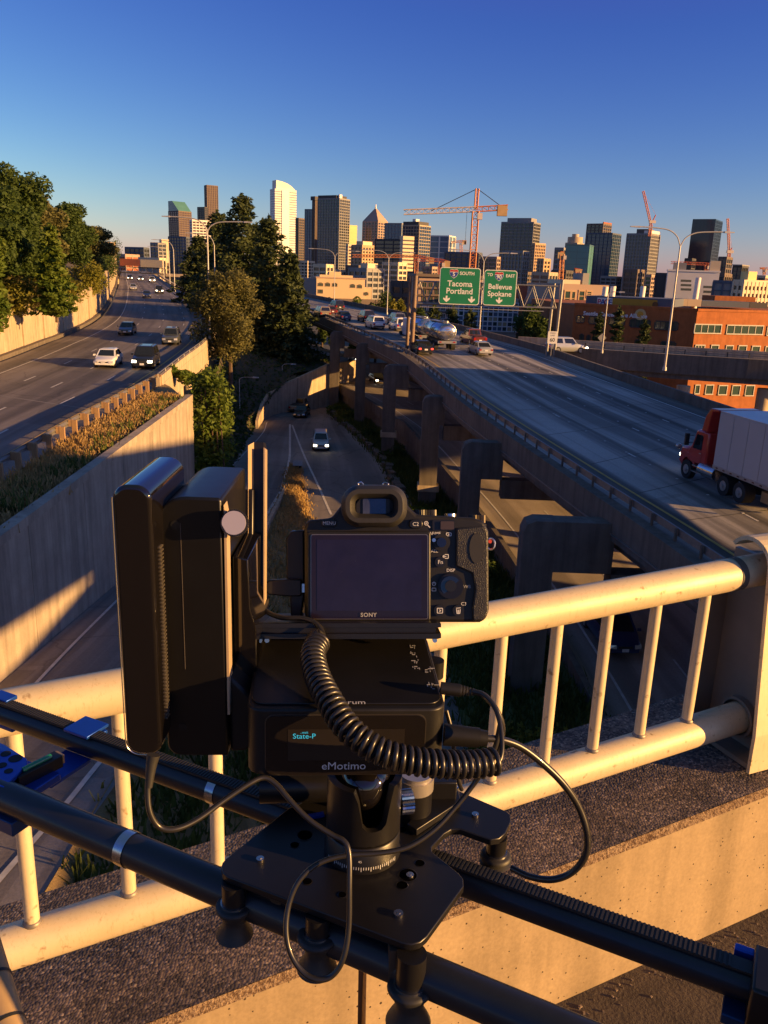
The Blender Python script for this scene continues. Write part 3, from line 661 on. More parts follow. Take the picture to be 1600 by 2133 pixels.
def conifer(name, label, base, h, rx, matl, seed, leaf=.5, group=None, whorls=22, bare=.06, dens=1.0, droop=.25):
    rg = random.Random(seed); base = Vector(base); t = thing(name, label, 'tree', base, 0, group)
    mb = MB(); mb.tube([base - Vector((0, 0, .5)), base + Vector((.1, 0, h * .5)), base + Vector((0, 0, h))], h * .016, 7, lambda q: h * .016 * (1.05 - q)); mb.build('trunk', BARK, t)
    cs, rs, ns = [], [], []
    for w in range(whorls):
        f = bare + (1 - bare) * (w / whorls) ** .95; rr = rx * (1 - f) ** .72 * rg.uniform(.8, 1.12) + .12; nb = max(3, int(7 * (1 - f) + 2)); a0 = rg.uniform(0, 6)
        for b in range(nb):
            a = a0 + 6.283 * b / nb + rg.uniform(-.3, .3); L = rr * rg.uniform(.5, 1.32)
            for s in (.3, .6, .85, 1.0):
                z = base.z + h * f - L * droop * s * s + rg.uniform(-.2, .2) + L * .10 * s
                cs.append((base.x + math.cos(a) * L * s, base.y + math.sin(a) * L * s, z)); k = .13 * rx * (1.25 - s * .6) + .12; rs.append((k * 1.35, k * 1.35, k * .55)); ns.append(max(3, int(15 * dens * (1.15 - .5 * s))))
    for k in range(5): cs.append((base.x, base.y, base.z + h * (.93 + .018 * k))); rs.append((.22, .22, .35)); ns.append(8)
    leafobj('crown', leaves(cs, rs, ns, leaf, seed, .45, droop=.25), matl, t); return t
def shrub(name, label, c, r, matl, seed, n=900, leaf=.28, group=None, cat='shrub'):
    rg = random.Random(seed); t = thing(name, label, cat, c, 0, group); c = Vector(c); r = Vector(r)
    mb = MB()
    for k in range(5):
        a = rg.uniform(0, 6.3); mb.tube([c, c + Vector((math.cos(a) * r.x * .4, math.sin(a) * r.y * .4, r.z * .8))], .04, 5, lambda q: .05 * (1.1 - q))
    mb.build('stem', BARK, t)
    cs, rs, ns = [], [], []
    for _ in range(9):
        a = rg.uniform(0, 6.28); q = rg.uniform(.2, .75); cs.append((c.x + math.cos(a) * q * r.x, c.y + math.sin(a) * q * r.y, c.z + r.z * rg.uniform(.35, 1.25))); k = rg.uniform(.35, .55); rs.append(tuple(r * k)); ns.append(n // 9)
    leafobj('foliage', leaves(cs, rs, ns, leaf, seed, .7), matl, t); return t
# left hill: big dark trees
def hillz(x, y):
    i = int(np.argmin([abs(a[1] - y) for a in LA])); d = max(0, LA[i][0] - 1.5 - x) / 75; return zl(y) + 3.9 + 13 * (1 - math.exp(-3 * d))
def wx(y): return float(np.interp(y, [a[1] for a in LA], [a[0] for a in LA])) - 1.4
for k, (px, top, Y, rx, lab) in enumerate([
    (-25, 372, 86, 5.2, 'dark leafy tree at the left edge of the photo, above the green bushes'),
    (75, 345, 92, 5.0, 'tallest dark tree on the left hillside, highest crown against the sky'),
    (128, 392, 104, 4.2, 'dark tree just right of the tallest crown on the left hillside'),
    (165, 420, 118, 4.6, 'dark tree on the right flank of the left hillside grove'),
    (25, 440, 82, 4.4, 'dark brown-green tree low in front of the left hillside grove'),
    (188, 470, 150, 5.2, 'smaller dark tree at the right end of the hillside grove, sloping to the road'),
    (110, 450, 96, 3.8, 'dark tree behind the slender bright green tree')]):
    c = ony(px, 560, Y); c.x = min(c.x, wx(Y) - 2.0); z0 = hillz(c.x, Y); zt = ony(px, top, Y).z
    broad_tree('hillside_tree', lab, (c.x, Y, z0), zt - z0, rx, [LEAF_D, LEAF_D, LEAF_O][k % 3] if k != 1 else LEAF_D, 40 + k, 15000, .31, .26, 'dark trees on the left hillside', blobs=24)
c = ony(112, 580, 84); conifer('slender_tree', 'slender bright green pointed tree standing before the dark grove on the left', (c.x, 84, hillz(c.x, 84) - .5), ony(108, 470, 84).z - hillz(c.x, 84) + .5, 1.9, LEAF_G, 71, .36, None, 20, .05, 1.3, .1)
c = ony(30, 640, 74); broad_tree('green_tree', 'bright green bushy tree spilling over the sound wall at the far left', (min(c.x, wx(74) - .8), 74, zl(74) + 3.2), ony(30, 480, 74).z - zl(74) - 3.2, 3.6, LEAF_G, 73, 9500, .32, -.15, None, blobs=22)
for k, (px, Y, r, ml, lab) in enumerate([
    (88, 84, (2.6, 2.2, 1.8), LEAF_Y, 'olive hedge bush on the sound wall right of the bright green tree'),
    (122, 92, (2.2, 2.2, 1.7), LEAF_B, 'brownish hedge bush on the sound wall, in the middle of the hedge'),
    (150, 99, (2.6, 2.4, 2.5), LEAF_Y, 'golden green hedge bush sagging over a gap in the sound wall'),
    (180, 112, (2.6, 2.6, 2.4), LEAF_Y, 'golden green hedge bush near the right end of the sound wall hedge'),
    (203, 132, (2.6, 3.2, 2.6), LEAF_Y, 'yellow-green hedge bush at the right end of the hedge, before the dark wall panels'),
    (226, 190, (3, 4, 4.2), LEAF_D, 'dark bush on the wall top where the left freeway narrows away'),
    (240, 240, (3.5, 5, 5), LEAF_D, 'farthest dark bush on the wall top left of the overhead sign gantry'),
    (60, 78, (2.6, 2, 1.5), LEAF_O, 'low olive bush at the foot of the dark grove, over the sound wall')]):
    shrub('hedge_bush', lab, (wx(Y) - 1.0, Y, zl(Y) + 3.3), tuple(q * 1.35 for q in r), ml, 90 + k, 4200, .28, 'bushes on the sound wall')
# middle: conifers, olive tree
for k, (px, top, Y, rx, zb, lab) in enumerate([
    (505, 404, 142, 5.6, -13, 'tallest dark conifer in the middle, its tip above the lamp arms'),
    (560, 452, 132, 5.0, -14, 'dark conifer right of the tallest one, below the white tower'),
    (455, 442, 158, 5.0, -11, 'dark conifer left of the tallest one, behind the left lamp post'),
    (604, 524, 128, 3.2, -15, 'short dark conifer at the right end of the middle grove beside the viaduct'),
    (415, 492, 178, 4.6, -9, 'small dark conifer at the left end of the middle grove, by the freeway bend'),
    (535, 466, 148, 4.6, -13, 'dark conifer between the tallest one and the white tower'),
    (478, 455, 150, 4.6, -12, 'dark conifer between the tallest one and the lamp post')]):
    c = ony(px, 560, Y); conifer('dark_conifer', lab, (c.x, Y, zb), ony(px, top, Y).z - zb, rx * 1.45, LEAF_C, 120 + k, .5, 'dark conifers in the middle grove', 26, .03, 2.0, .32)
c = ony(481, 790, 101); broad_tree('olive_tree', 'olive-brown bushy tree with reddish trunk between the left freeway and the lower ramp', (c.x, 101, c.z - .5), ony(505, 562, 101)  .z - c.z + .5, 4.3, LEAF_O, 140, 15000, .26, .18, None, blobs=26)
c = onz(447, 955, ZR); 
t = thing('ivy', 'bright green ivy hanging over the end of the tall retaining wall', 'ivy', (WT1.x + .6, WT1.y, -14))
cs, rs, ns = [], [], []; rg = random.Random(9)
for k in range(26):
    u = k / 25; cs.append((WT1.x + .9 + rg.uniform(-.7, 1.3) * (1 if u > .25 else .8) + .2 * u, WT1.y + 1.0 + rg.uniform(-.3, 1.2), -7.6 - 10.6 * u ** 1.2)); r_ = 1.15 - .25 * abs(u - .35); rs.append((r_, r_, r_ * 1.0)); ns.append(330)
leafobj('foliage', leaves(cs, rs, ns, .26, 11, .8), LEAF_G, t)
mb = MB()
for k in range(5): mb.tube([(WT1.x + .5 + .3 * k, WT1.y + .7, -8), (WT1.x + .6 + .35 * k, WT1.y + .9, -14), (WT1.x + .5 + .35 * k, WT1.y + .9, -19.3)], .05, 5)
mb.build('stem', BARK, t)
for k, (px, py, r, ml, lab) in enumerate([
    (420, 955, (1.0, 1.4, 1.2), LEAF_B, 'rust brown bush on the wall end below the ivy'),
    (458, 948, (1.0, 1.2, 1.7), LEAF_D, 'dark bush at the foot of the ivy beside the lower road'),
    (470, 930, (.8, .9, 1.8), LEAF_G, 'small sapling with pale stem beside the lower road'),
    (576, 742, (2.4, 2.0, 1.3), LEAF_Y, 'sunlit yellow-green bush on the dark slope below the conifers'),
    (380, 800, (1.3, 1.6, .9), LEAF_G, 'green bush at the start of the bridge parapet above the ivy'),
    (620, 690, (3.0, 3.0, 3.0), LEAF_D, 'dark bush mass beside the bend of the viaduct'),
    (530, 800, (2.6, 2.6, 1.4), LEAF_D, 'dark ground-hugging bush on the slope behind the ramp lamp post'),
    (560, 700, (3.4, 3.0, 2.6), LEAF_D, 'dark bush on the slope right of the olive tree')]):
    z = [ZR, ZR, ZR, -14, -9.3, -14.5, -16, -15.5][k]; c = onz(px, py, z); shrub('roadside_bush', lab, c, r, ml, 160 + k, 1500, .26, 'bushes beside the ramp')
# right of the viaduct
for k, (px, top, Y, rx, con, ml, lab) in enumerate([
    (672, 628, 205, 2.2, 0, LEAF_D, 'small dark tree beside the viaduct bend before the beige building'),
    (700, 612, 195, 2.4, 0, LEAF_D, 'small dark tree below the arched windows of the beige building'),
    (748, 622, 178, 2.6, 0, LEAF_G, 'round sunlit green tree left of the double-arm lamp on the viaduct'),
    (785, 612, 172, 3.6, 0, LEAF_D, 'dark tree behind the double-arm lamp on the viaduct'),
    (822, 622, 165, 2.6, 0, LEAF_Y, 'sunlit yellow-green tree right of the double-arm lamp on the viaduct'),
    (880, 640, 150, 2.8, 0, LEAF_D, 'green tree just right of the two gantry posts'),
    (905, 632, 142, 3.0, 1, LEAF_C, 'conifer left of the large green sign, before the grey frame building'),
    (945, 640, 138, 3.4, 1, LEAF_C, 'conifer under the middle of the left green sign'),
    (980, 645, 132, 3.2, 1, LEAF_C, 'conifer under the gap between the two green signs'),
    (1105, 615, 150, 3.2, 0, LEAF_D, 'dark tree in the shade under the sign truss'),
    (1120, 640, 128, 2.4, 0, LEAF_D, 'small dark tree left of the speed limit sign'),
    (1252, 655, 116, 1.9, 1, LEAF_C, 'leftmost conifer before the shaded brick facade'),  # dark needles put shade into the colour of these three conifers
    (1292, 640, 116, 2.2, 1, LEAF_C, 'middle conifer before the shaded brick facade'),
    (1348, 668, 113, 1.8, 1, LEAF_C, 'rightmost conifer before the shaded brick facade')]):
    c = ony(px, 640, Y); zt = ony(px, top, Y).z; zb = -20.4
    if con: conifer('viaduct_conifer', lab, (c.x, Y, zb), zt - zb, rx, ml, 200 + k, .45, 'trees right of the viaduct', 18, .1, 1.2)
    else: broad_tree('viaduct_tree', lab, (c.x, Y, zb), zt - zb, rx, ml, 200 + k, 3800, .4, .3, 'trees right of the viaduct', blobs=16)
# unseen blocks and tree, added right of the frame to shade roads and wall
for nm, lab, x0, x1, y0, y1, z0, z1 in [('raised_shade_block', 'low building raised on columns along the right of the viaduct, out of the frame', 58, 65, 25, 66, -2.6, 2.8), ('solid_shade_block', 'grey building right of the road bridge, out of the frame', 60, 84, -34, 13, -20.6, 1.7)]:
    t = thing(nm, lab, 'building', ((x0 + x1) / 2, (y0 + y1) / 2, -20.6)); mb = MB(); mb.box(((x0 + x1) / 2, (y0 + y1) / 2, (z0 + z1) / 2), (x1 - x0, y1 - y0, z1 - z0)); mb.build('wall', CONC_D, t)
    if z0 > -20:
        for j in range(4): mb = MB(); mb.box((61.5, y0 + 1 + (y1 - y0 - 2) * j / 3, (z0 - 20.6) / 2), (.5, .5, z0 + 20.6)); mb.build('column', CONC_D, t)
broad_tree('added_shade_tree', 'unseen flat-crowned tree beside the road bridge, added to shade the left freeway', (62, 9, -20.6), 31.0, 6.0, LEAF_D, 300, 3600, .9, .88, None, blobs=14)  # added out of view; its flat crown shades the left freeway lanes
mb = MB(); mb.box((61.5, 25.5, -11.8), (6.9, 14, 17.2)); mb.build('shade_block_base', CONC_D, bpy.data.objects['raised_shade_block'])  # solid base added under the raised block to shade the near express lanes
# grass: dry tufts between guardrail and wall, verge, gore
def blades(P, h, matl, name, seed, per=7, spread=.35, parent=None):
    rg = np.random.default_rng(seed); P = np.repeat(np.array(P), per, 0); n = len(P); P = P + np.c_[rg.normal(0, spread, (n, 2)), np.zeros(n)]
    a = rg.uniform(0, 6.28, n); w = .035 + .05 * rg.random(n); H = h * (.4 + rg.random(n)); l = rg.normal(0, .35, (n, 2)) * H[:, None]
    dx = np.c_[np.cos(a), np.sin(a), np.zeros(n)] * w[:, None]; tip = P + np.c_[l, H]
    V = np.stack([P - dx, P + dx, tip + dx * .25, tip - dx * .25], 1).reshape(-1, 3)
    return leafobj(name, V, matl, parent, kind='stuff', label=None)
rg = np.random.default_rng(2); P = []
for i in range(3600):
    t = rg.random(); k = .12 + .70 * rg.random(); b = WTn + (WT1 - WTn) * t; a = A_ = None
    gx = float(np.interp(b.y, gp[:, 1], gp[:, 0])); P.append((gx + .15 + (b.x - .5 - gx) * k, b.y, -8.6 - .2 * k))
o = blades(P, .30, BLADE_D, 'dry_grass', 3); props(o, 'dry golden grass between the guardrail and the retaining wall', 'grass')
P = [(gx_.x, gx_.y, -8.6) for gx_ in [WTn + (WT1 - WTn) * q + nrm * -(.7 + 1.2 * rg.random()) for q in rg.random(110)]]
o = blades(P, .35, BLADE_G, 'green_weeds', 8, 12, .22); props(o, 'green weeds among the dry grass on the retaining wall top', 'weeds')
P = []
for i in range(9000):
    a_ = rg.random() * 59; j = int(a_); f = a_ - j; k = rg.random() * 6; kk = min(int(k), 5); g_ = k - kk
    q = (VERGE[j, kk] * (1 - f) + VERGE[j + 1, kk] * f) * (1 - g_) + (VERGE[j, kk + 1] * (1 - f) + VERGE[j + 1, kk + 1] * f) * g_
    if 20 < q[1] < 135: P.append(q)
o = blades(P, .5, BLADE_G, 'verge_grass', 5, 6, .4); props(o, 'rough green grass on the verge below the viaduct', 'grass')
P = []
for i in range(4200):
    a_ = rg.random() ** 1.1 * 58; j = int(a_); f = a_ - j; k = rg.random() * 5.6 + .3; kk = min(int(k), 5); g_ = k - kk
    P.append((GORE[j, kk] * (1 - f) + GORE[j + 1, kk] * f) * (1 - g_) + (GORE[j, kk + 1] * (1 - f) + GORE[j + 1, kk + 1] * f) * g_)
o = blades([p for p in P if p[1] > 36], .2, BLADE_D, 'gore_dry_grass', 6, 5, .3); props(o, 'dry golden grass on the gore island between the slip road and the ramp', 'grass')
o = blades([p for p in P if p[1] <= 36], .4, BLADE_G, 'gore_green_grass', 7, 10, .3); props(o, 'dark grass on the near part of the gore island', 'grass')
VBUSH = []
for k in range(30):
    j = rg.integers(6, 50); q = VERGE[j, rg.integers(1, 5)]
    if q[1] < 24 or q[1] > 126 or len(VBUSH) > 15: continue
    cn = ['first', 'second', 'third', 'fourth', 'fifth', 'sixth'][int(np.argmin([abs(q[1] - y_) for y_ in (41, 60, 80, 101, 125, 142)]))]
    VB = ['dark green', 'bright green', 'yellow-green', 'deep green'][k % 4] + ' bush on the verge ' + ('near the ramp edge' if j % 2 else 'near the deck wall') + ' by the %s viaduct column' % cn
    if VB in VBUSH: continue
    VBUSH.append(VB)
    shrub('verge_bush', VB, q - np.array([0, 0, .3]), (1.1 + .8 * rg.random(), 1.3, .55 + .6 * rg.random()), [LEAF_D, LEAF_G, LEAF_Y, LEAF_D][k % 4], 400 + k, 500, .22, 'low bushes on the verge')

P = []
for i in range(7500):
    a_ = rg.random() ** 1.3 * 38.9; j = int(a_); f = a_ - j; k = rg.random() * 6; kk = min(int(k), 5); g_ = k - kk
    P.append(((EMB[j, kk] * (1 - f) + EMB[j + 1, kk] * f) * (1 - g_) + (EMB[j, kk + 1] * (1 - f) + EMB[j + 1, kk + 1] * f) * g_))
P = np.array(P); o = leafobj('ground_cover', leaves(P, np.full((len(P), 3), .45), np.full(len(P), 4), .34, 77, .5), LEAF_D, None, 'dark ground cover on the slope between the left freeway and the ramp', 'stuff', 'ground cover')
# ================================================================== LAMPS, SIGNS
LENSM = mat('lamp_lens', (.6, .58, .52), (.5, .48, .42), 2, .3)
def lamp_post(label, base, top, arms, r=.11, group=None, head=.9):
    base = Vector(base); H = top - base.z; t = thing('street_lamp', label, 'street lamp', base, 0, group)
    mb = MB(); mb.cyl(base, base + Vector((0, 0, H)), r, 10, r * .6); mb.build('pole', POLE, t)
    mb = MB(); mb.cyl(base, base + Vector((0, 0, .35)), r * 1.8, 10, r * 1.6); mb.build('base', POLE, t)
    for (dx, dy, L, rise) in arms:
        d = Vector((dx, dy, 0)).normalized(); p = base + Vector((0, 0, H - .05))
        pts = [p, p + d * L * .10 + Vector((0, 0, rise * .55)), p + d * L * .32 + Vector((0, 0, rise * .9)), p + d * L * .7 + Vector((0, 0, rise)), p + d * L + Vector((0, 0, rise * 1.02))]
        mb = MB(); mb.tube([Vector(q) for q in spl([tuple(q) for q in pts], 14)], r * .5, 7); mb.build('arm', POLE, t)
        e = pts[-1]; mb = MB(); s = Vector((-d.y, d.x, 0)) * .16
        mb.hexa([e - s - d * .05 - Vector((0, 0, .09)), e + s - d * .05 - Vector((0, 0, .09)), e + s * .8 + d * head - Vector((0, 0, .05)), e - s * .8 + d * head - Vector((0, 0, .05)), e - s * .6 + Vector((0, 0, .08)), e + s * .6 + Vector((0, 0, .08)), e + s * .5 + d * head + Vector((0, 0, .04)), e - s * .5 + d * head + Vector((0, 0, .04))])
        h = mb.build('lamp_head', POLE, t)
    return t
b = onf(437, 706, zl, .55); G = 'freeway lamp posts'
lamp_post('tall double-arm lamp post on the left freeway bridge beside the olive tree', b, ony(432, 482, b.y).z, [(-1, 0, 4.3, 1.5), (1, 0, 4.3, 1.2)], .13, G)
b = ony(449, 645, 131); lamp_post('single-arm lamp post right behind the double-arm one on the left freeway bridge', (b.x, 131, zl(131)), ony(446, 510, 131).z, [(-1, 0, 3.4, 1.6)], .11, G)
for px, y0, y1, Y, lab in [(364, 600, 520, 215, 'nearest of the small lamps at the right edge of the distant left freeway'), (354, 585, 522, 260, 'second of the small lamps at the right edge of the distant left freeway'), (342, 580, 528, 300, 'third of the small lamps at the right edge of the distant left freeway')]:
    b = ony(px, y0, Y); lamp_post(lab, (b.x, Y, zl(Y) + .4), ony(px, y1, Y).z, [(-1, 0, 4.5, 2.2)], .14, G)
b = ony(1381, 795, 82); lamp_post('tall double-arm lamp post at the far right barrier of the viaduct, before the brick building', (b.x, 82, zv(82) + .8), ony(1407, 512, 82).z, [(-1, 0, 4.0, 1.6), (1, 0, 4.0, 1.4)], .12, G)
for px, y0, px1, y1, L, lab in [(806, 655, 815, 540, 3.7, 'double-arm lamp post at the viaduct bend beside the dark tree'), (998, 700, 1007, 545, 3.6, 'double-arm lamp post between the two green signs'), (696, 635, 698, 535, 4.2, 'farthest double-arm lamp post on the viaduct before the beige building')]:
    b = onf(px, y0, zv, .6); lamp_post(lab, b, ony(px1, y1, b.y).z, [(-1, 0, L, 1.4), (1, 0, L * .95, 1.2)], .1, G)
b = ony(1255, 725, 96); lamp_post('plain pole with a diamond sign on the off-ramp', (b.x, 96, -7.6), ony(1263, 612, 96).z, [(1, -.2, 1.2, .3)], .08, G, .6)
for px, y0, y1, L, Y, lab in [(500, 898, 790, 1.7, None, 'small lamp post on the dark slope left of the ramp'), (588, 818, 762, 1.3, 120, 'small distant lamp post on the dark slope above the lit panel wall')]:
    b = onz(px, y0, ZR) if Y is None else ony(px, y0, Y)
    lamp_post(lab, b, ony(px, y1, b.y).z, [(1, 0, L, .35)], .09, 'ramp lamp posts', .7)
GREEN = mat('sign_green', (.012, .19, .085), (.010, .17, .075), .6, .45)
WHITE = mat('sign_white', (.75, .74, .70), (.68, .67, .62), 2, .5)
SBLUE = mat('sign_blue', (.02, .06, .30), None, 2, .5); SRED = mat('sign_red', (.45, .03, .03), None, 2, .5); SBLACK = mat('sign_black', (.02, .02, .02), None, 2, .5)
SGREY = mat('sign_back', (.30, .29, .27), (.24, .23, .22), 3, .5, .4)
def rrect(w, h, r, n=5):
    P = []
    for cx_, cy_, a0 in ((w / 2 - r, h / 2 - r, 0), (-w / 2 + r, h / 2 - r, 90), (-w / 2 + r, -h / 2 + r, 180), (w / 2 - r, -h / 2 + r, 270)):
        for k in range(n + 1): a = R(a0 + 90 * k / n); P.append((cx_ + r * math.cos(a), cy_ + r * math.sin(a)))
    return P
def shield(mb, M, s, z0, z1, part='all'):
    P = [(-.5, .38), (-.33, .5), (0, .43), (.33, .5), (.5, .38), (.52, .02), (.36, -.3), (0, -.55), (-.36, -.3), (-.52, .02)]
    if part == 'top': P = [(-.47, .36), (-.32, .46), (0, .39), (.32, .46), (.47, .36), (.485, .20), (-.485, .20)]
    if part == 'low': P = [(-.485, .15), (.485, .15), (.48, .02), (.33, -.28), (0, -.49), (-.33, -.28), (-.48, .02)]
    if part == 'low' or part == 'top': P = P
    mb.prism([(x * s, y * s) for x, y in P], z0, z1, M)
GY = 97.0
def sign_board(label, x0, y0, x1, y1, build):
    a, b = ony(x0, y1, GY - .45), ony(x1, y0, GY - .45); w, h = b.x - a.x, b.z - a.z; c = (a + b) / 2
    t = thing('road_sign', label, 'road sign', c, 0, 'green overhead signs'); M = frame(c, (1, 0, 0), (0, 0, 1))
    mb = MB(); mb.prism(rrect(w, h, .32), -.06, 0, M); mb.build('border', WHITE, t)
    mb = MB(); mb.prism(rrect(w - .16, h - .16, .26), .0015, .012, M); mb.build('board', GREEN, t)
    mb = MB()
    for q in (-.36, 0, .36): mb.box(M @ Vector((q * w, 0, -.14)), (.08, .14, h * .96))
    mb.build('bracket', SGREY, t); build(t, M, w, h); return t
def T_(M, x, y, z=.02): return M @ Matrix.Translation((x, y, z))
def arrow(t, M, x, y, s):
    mb = MB(); mb.prism([(x - .13 * s, y + .5 * s), (x - .13 * s, y + .08 * s), (x - .5 * s, y + .22 * s), (x - .5 * s, y - .02 * s), (x, y - .45 * s), (x + .5 * s, y - .02 * s), (x + .5 * s, y + .22 * s), (x + .13 * s, y + .08 * s), (x + .13 * s, y + .5 * s)], .013, .02, M); mb.build('arrow', WHITE, t)
def route(t, M, x, y, s, txt):
    for p, ml, z in (('all', WHITE, .013), ('top', SRED, .021), ('low', SBLUE, .021)):
        mb = MB(); shield(mb, T_(M, x, y, 0), s, z, z + .006, p); mb.build('route_shield', ml, t)
    lettering(txt, s * .62, T_(M, x, y - .1 * s, .03), WHITE, t, bold=.012)
def bL(t, M, w, h):
    route(t, M, -.16 * w, .335 * h, .95, '5'); lettering('SOUTH', .50, T_(M, .165 * w, .345 * h), WHITE, t, bold=.012)
    lettering('Tacoma', .88, T_(M, 0, .06 * h), WHITE, t, bold=.014); lettering('Portland', .88, T_(M, 0, -.14 * h), WHITE, t, bold=.014)
    arrow(t, M, -.31 * w, -.36 * h, .75); arrow(t, M, .31 * w, -.36 * h, .75)
def bR(t, M, w, h):
    lettering('TO', .44, T_(M, -.33 * w, .36 * h), WHITE, t, bold=.012); route(t, M, -.05 * w, .33 * h, .95, '90'); lettering('EAST', .46, T_(M, .29 * w, .345 * h), WHITE, t, bold=.012)
    lettering('Bellevue', .80, T_(M, 0, .03 * h), WHITE, t, bold=.014); lettering('Spokane', .80, T_(M, 0, -.17 * h), WHITE, t, bold=.014)
    arrow(t, M, 0, -.36 * h, .72)
sign_board('larger green overhead sign for 5 SOUTH reading Tacoma Portland with two arrows', 913.5, 559, 1002.5, 633, bL)
sign_board('smaller green overhead sign TO 90 EAST reading Bellevue Spokane with one arrow', 1005, 564, 1078.5, 635.5, bR)
# gantry
gt = thing('sign_gantry', 'steel truss sign gantry across the viaduct carrying the green signs', 'gantry', (2, GY, zv(GY)))
for px, py, w in ((847, 738, .22), (857, 738, .30)):
    b = ony(px, py, GY + (.8 if px < 850 else 0)); mb = MB(); tp = ony(px + 6, 574, GY); mb.cyl((b.x, b.y, zv(GY) + .2), (b.x + .1, b.y, tp.z), w * .9, 10); mb.build('post', mat('rust_steel', (.20, .13, .09), (.14, .10, .08), 2, .6, .3), gt)
bx = ony(1140, 735, GY + .0).x
for dx in (0, .9):
    mb = MB(); mb.cyl((bx + dx, GY + .4, zv(GY)), (bx + dx + .2, GY + .4, ony(1150, 590 if dx == 0 else 582, GY).z), .17, 10); mb.build('post', STEEL, gt)
lx_ = ony(857, 600, GY).x; z1, z0 = ony(1100, 594, GY).z, ony(1100, 640, GY).z
for y_ in (GY + .2, GY + 1.6):
    for z in (z0, z1): mb = MB(); mb.cyl((lx_, y_, z), (bx + .6, y_, z), .085, 8); mb.build('chord', STEEL, gt)
n = 9; xs_ = [lx_ + (bx + .6 - lx_) * k / n for k in range(n + 1)]
for k in range(n):
    m = (xs_[k] + xs_[k + 1]) / 2
    for y_ in (GY + .2, GY + 1.6):
        mb = MB(); mb.cyl((xs_[k], y_, z0), (m, y_, z1), .055, 6); mb.cyl((m, y_, z1), (xs_[k + 1], y_, z0), .055, 6); mb.build('brace', STEEL, gt)
mb = MB(); mb.box(((lx_ + bx) / 2, GY - .9, z0 - .35), (bx - lx_ - 2, .7, .06)); mb.build('catwalk', SGREY, gt)
# speed limit sign
c = ony(1151, 703, 94); t = thing('road_sign', 'white speed limit 60 sign on two posts at the right barrier of the viaduct', 'road sign', c); M = frame(c, (1, 0, 0), (0, 0, 1))
mb = MB(); mb.prism(rrect(1.05, 1.35, .08), -.03, 0, M); mb.build('board', WHITE, t)
lettering('SPEED', .23, T_(M, 0, .46, .004), SBLACK, t); lettering('LIMIT', .23, T_(M, 0, .20, .004), SBLACK, t); lettering('60', .58, T_(M, 0, -.28, .004), SBLACK, t, bold=.01)
mb = MB(); mb.box(c + Vector((0, .08, -1.0)), (.09, .07, 3.4)); mb.build('post', SGREY, t)
c = ony(1255, 704, 95.8); t = thing('road_sign', 'grey diamond sign seen from behind on the off-ramp pole', 'road sign', c); M = frame(c, (1, 0, 1), (-1, 0, 1))
mb = MB(); mb.prism(rrect(.72, .72, .06), -.2, -.17, M); mb.build('board', SGREY, t)
mb = MB(); mb.box(c + Vector((0, .2, 0)), (.05, .05, .9)); mb.build('bracket', SGREY, t)
# far gantry over the left freeway, the overpass beyond it
Y = 318; a, b = ony(240, 566, Y), ony(343, 566, Y); fg = thing('sign_gantry', 'dark truss gantry over the far end of the left freeway', 'gantry', a)
for x in (a.x, b.x): mb = MB(); mb.box((x, Y, (zl(Y) - .2 + ony(290, 541, Y).z) / 2), (.5, .5, ony(290, 541, Y).z - zl(Y) + .2)); mb.build('post', DARKM, fg)
z0, z1 = ony(290, 569, Y).z, ony(290, 557, Y).z
for z in (z0, z1): mb = MB(); mb.cyl((a.x, Y, z), (b.x, Y, z), .16, 6); mb.build('chord', DARKM, fg)
for k in range(10):
    x0 = a.x + (b.x - a.x) * k / 10; x1 = a.x + (b.x - a.x) * (k + 1) / 10; mb = MB(); mb.cyl((x0, Y, z0 if k % 2 else z1), (x1, Y, z1 if k % 2 else z0), .10, 5); mb.build('brace', DARKM, fg)
for k, x in enumerate((.30, .52, .72)):
    xx = a.x + (b.x - a.x) * x; mb = MB(); mb.box((xx, Y, z1 + 1.3), (.14, .14, 3.0)); mb.build('hanger', DARKM, fg)
for px0, px1, y0, y1, lab in [(250, 291, 540, 553, 'dark red panel sign seen on the far gantry'), (293, 338, 542, 556, 'pale panel sign on the far gantry')]:
    p, q = ony(px0, y1, Y - .5), ony(px1, y0, Y - .5); mb = MB(); mb.box((p + q) / 2, (q.x - p.x, .12, q.z - p.z))
    s_ = thing('gantry_sign', lab, 'road sign', (p + q) / 2); mb.build('board', mat('maroon_panel', (.16, .04, .03), (.10, .03, .025), .6, .6) if px0 < 280 else SGREY, s_)
    mb = MB(); 
    for k in range(4): mb.box((p.x + (q.x - p.x) * (k + .5) / 4, Y - .38, (p.z + q.z) / 2), (.1, .1, q.z - p.z))
    mb.build('bracket', DARKM, s_)
Y = 395; a, b = ony(226, 574, Y), ony(352, 578, Y); br = thing('road_bridge', 'distant concrete road bridge crossing the end of the left freeway', 'bridge', a)
zt, zb = ony(290, 568, Y).z, ony(290, 574, Y).z
mb = MB(); mb.box(((a.x + b.x) / 2, Y + 5, (zt + zb) / 2), (b.x - a.x + 60, 10, zt - zb)); mb.build('deck', CONC, br)
for px in (238, 296, 346): x = ony(px, 575, Y).x; mb = MB(); mb.box((x, Y + 5, (zb - 8) / 2), (2.0, 6, abs(zb + 8) if zb > -8 else .5)); mb.build('pier', CONC, br)
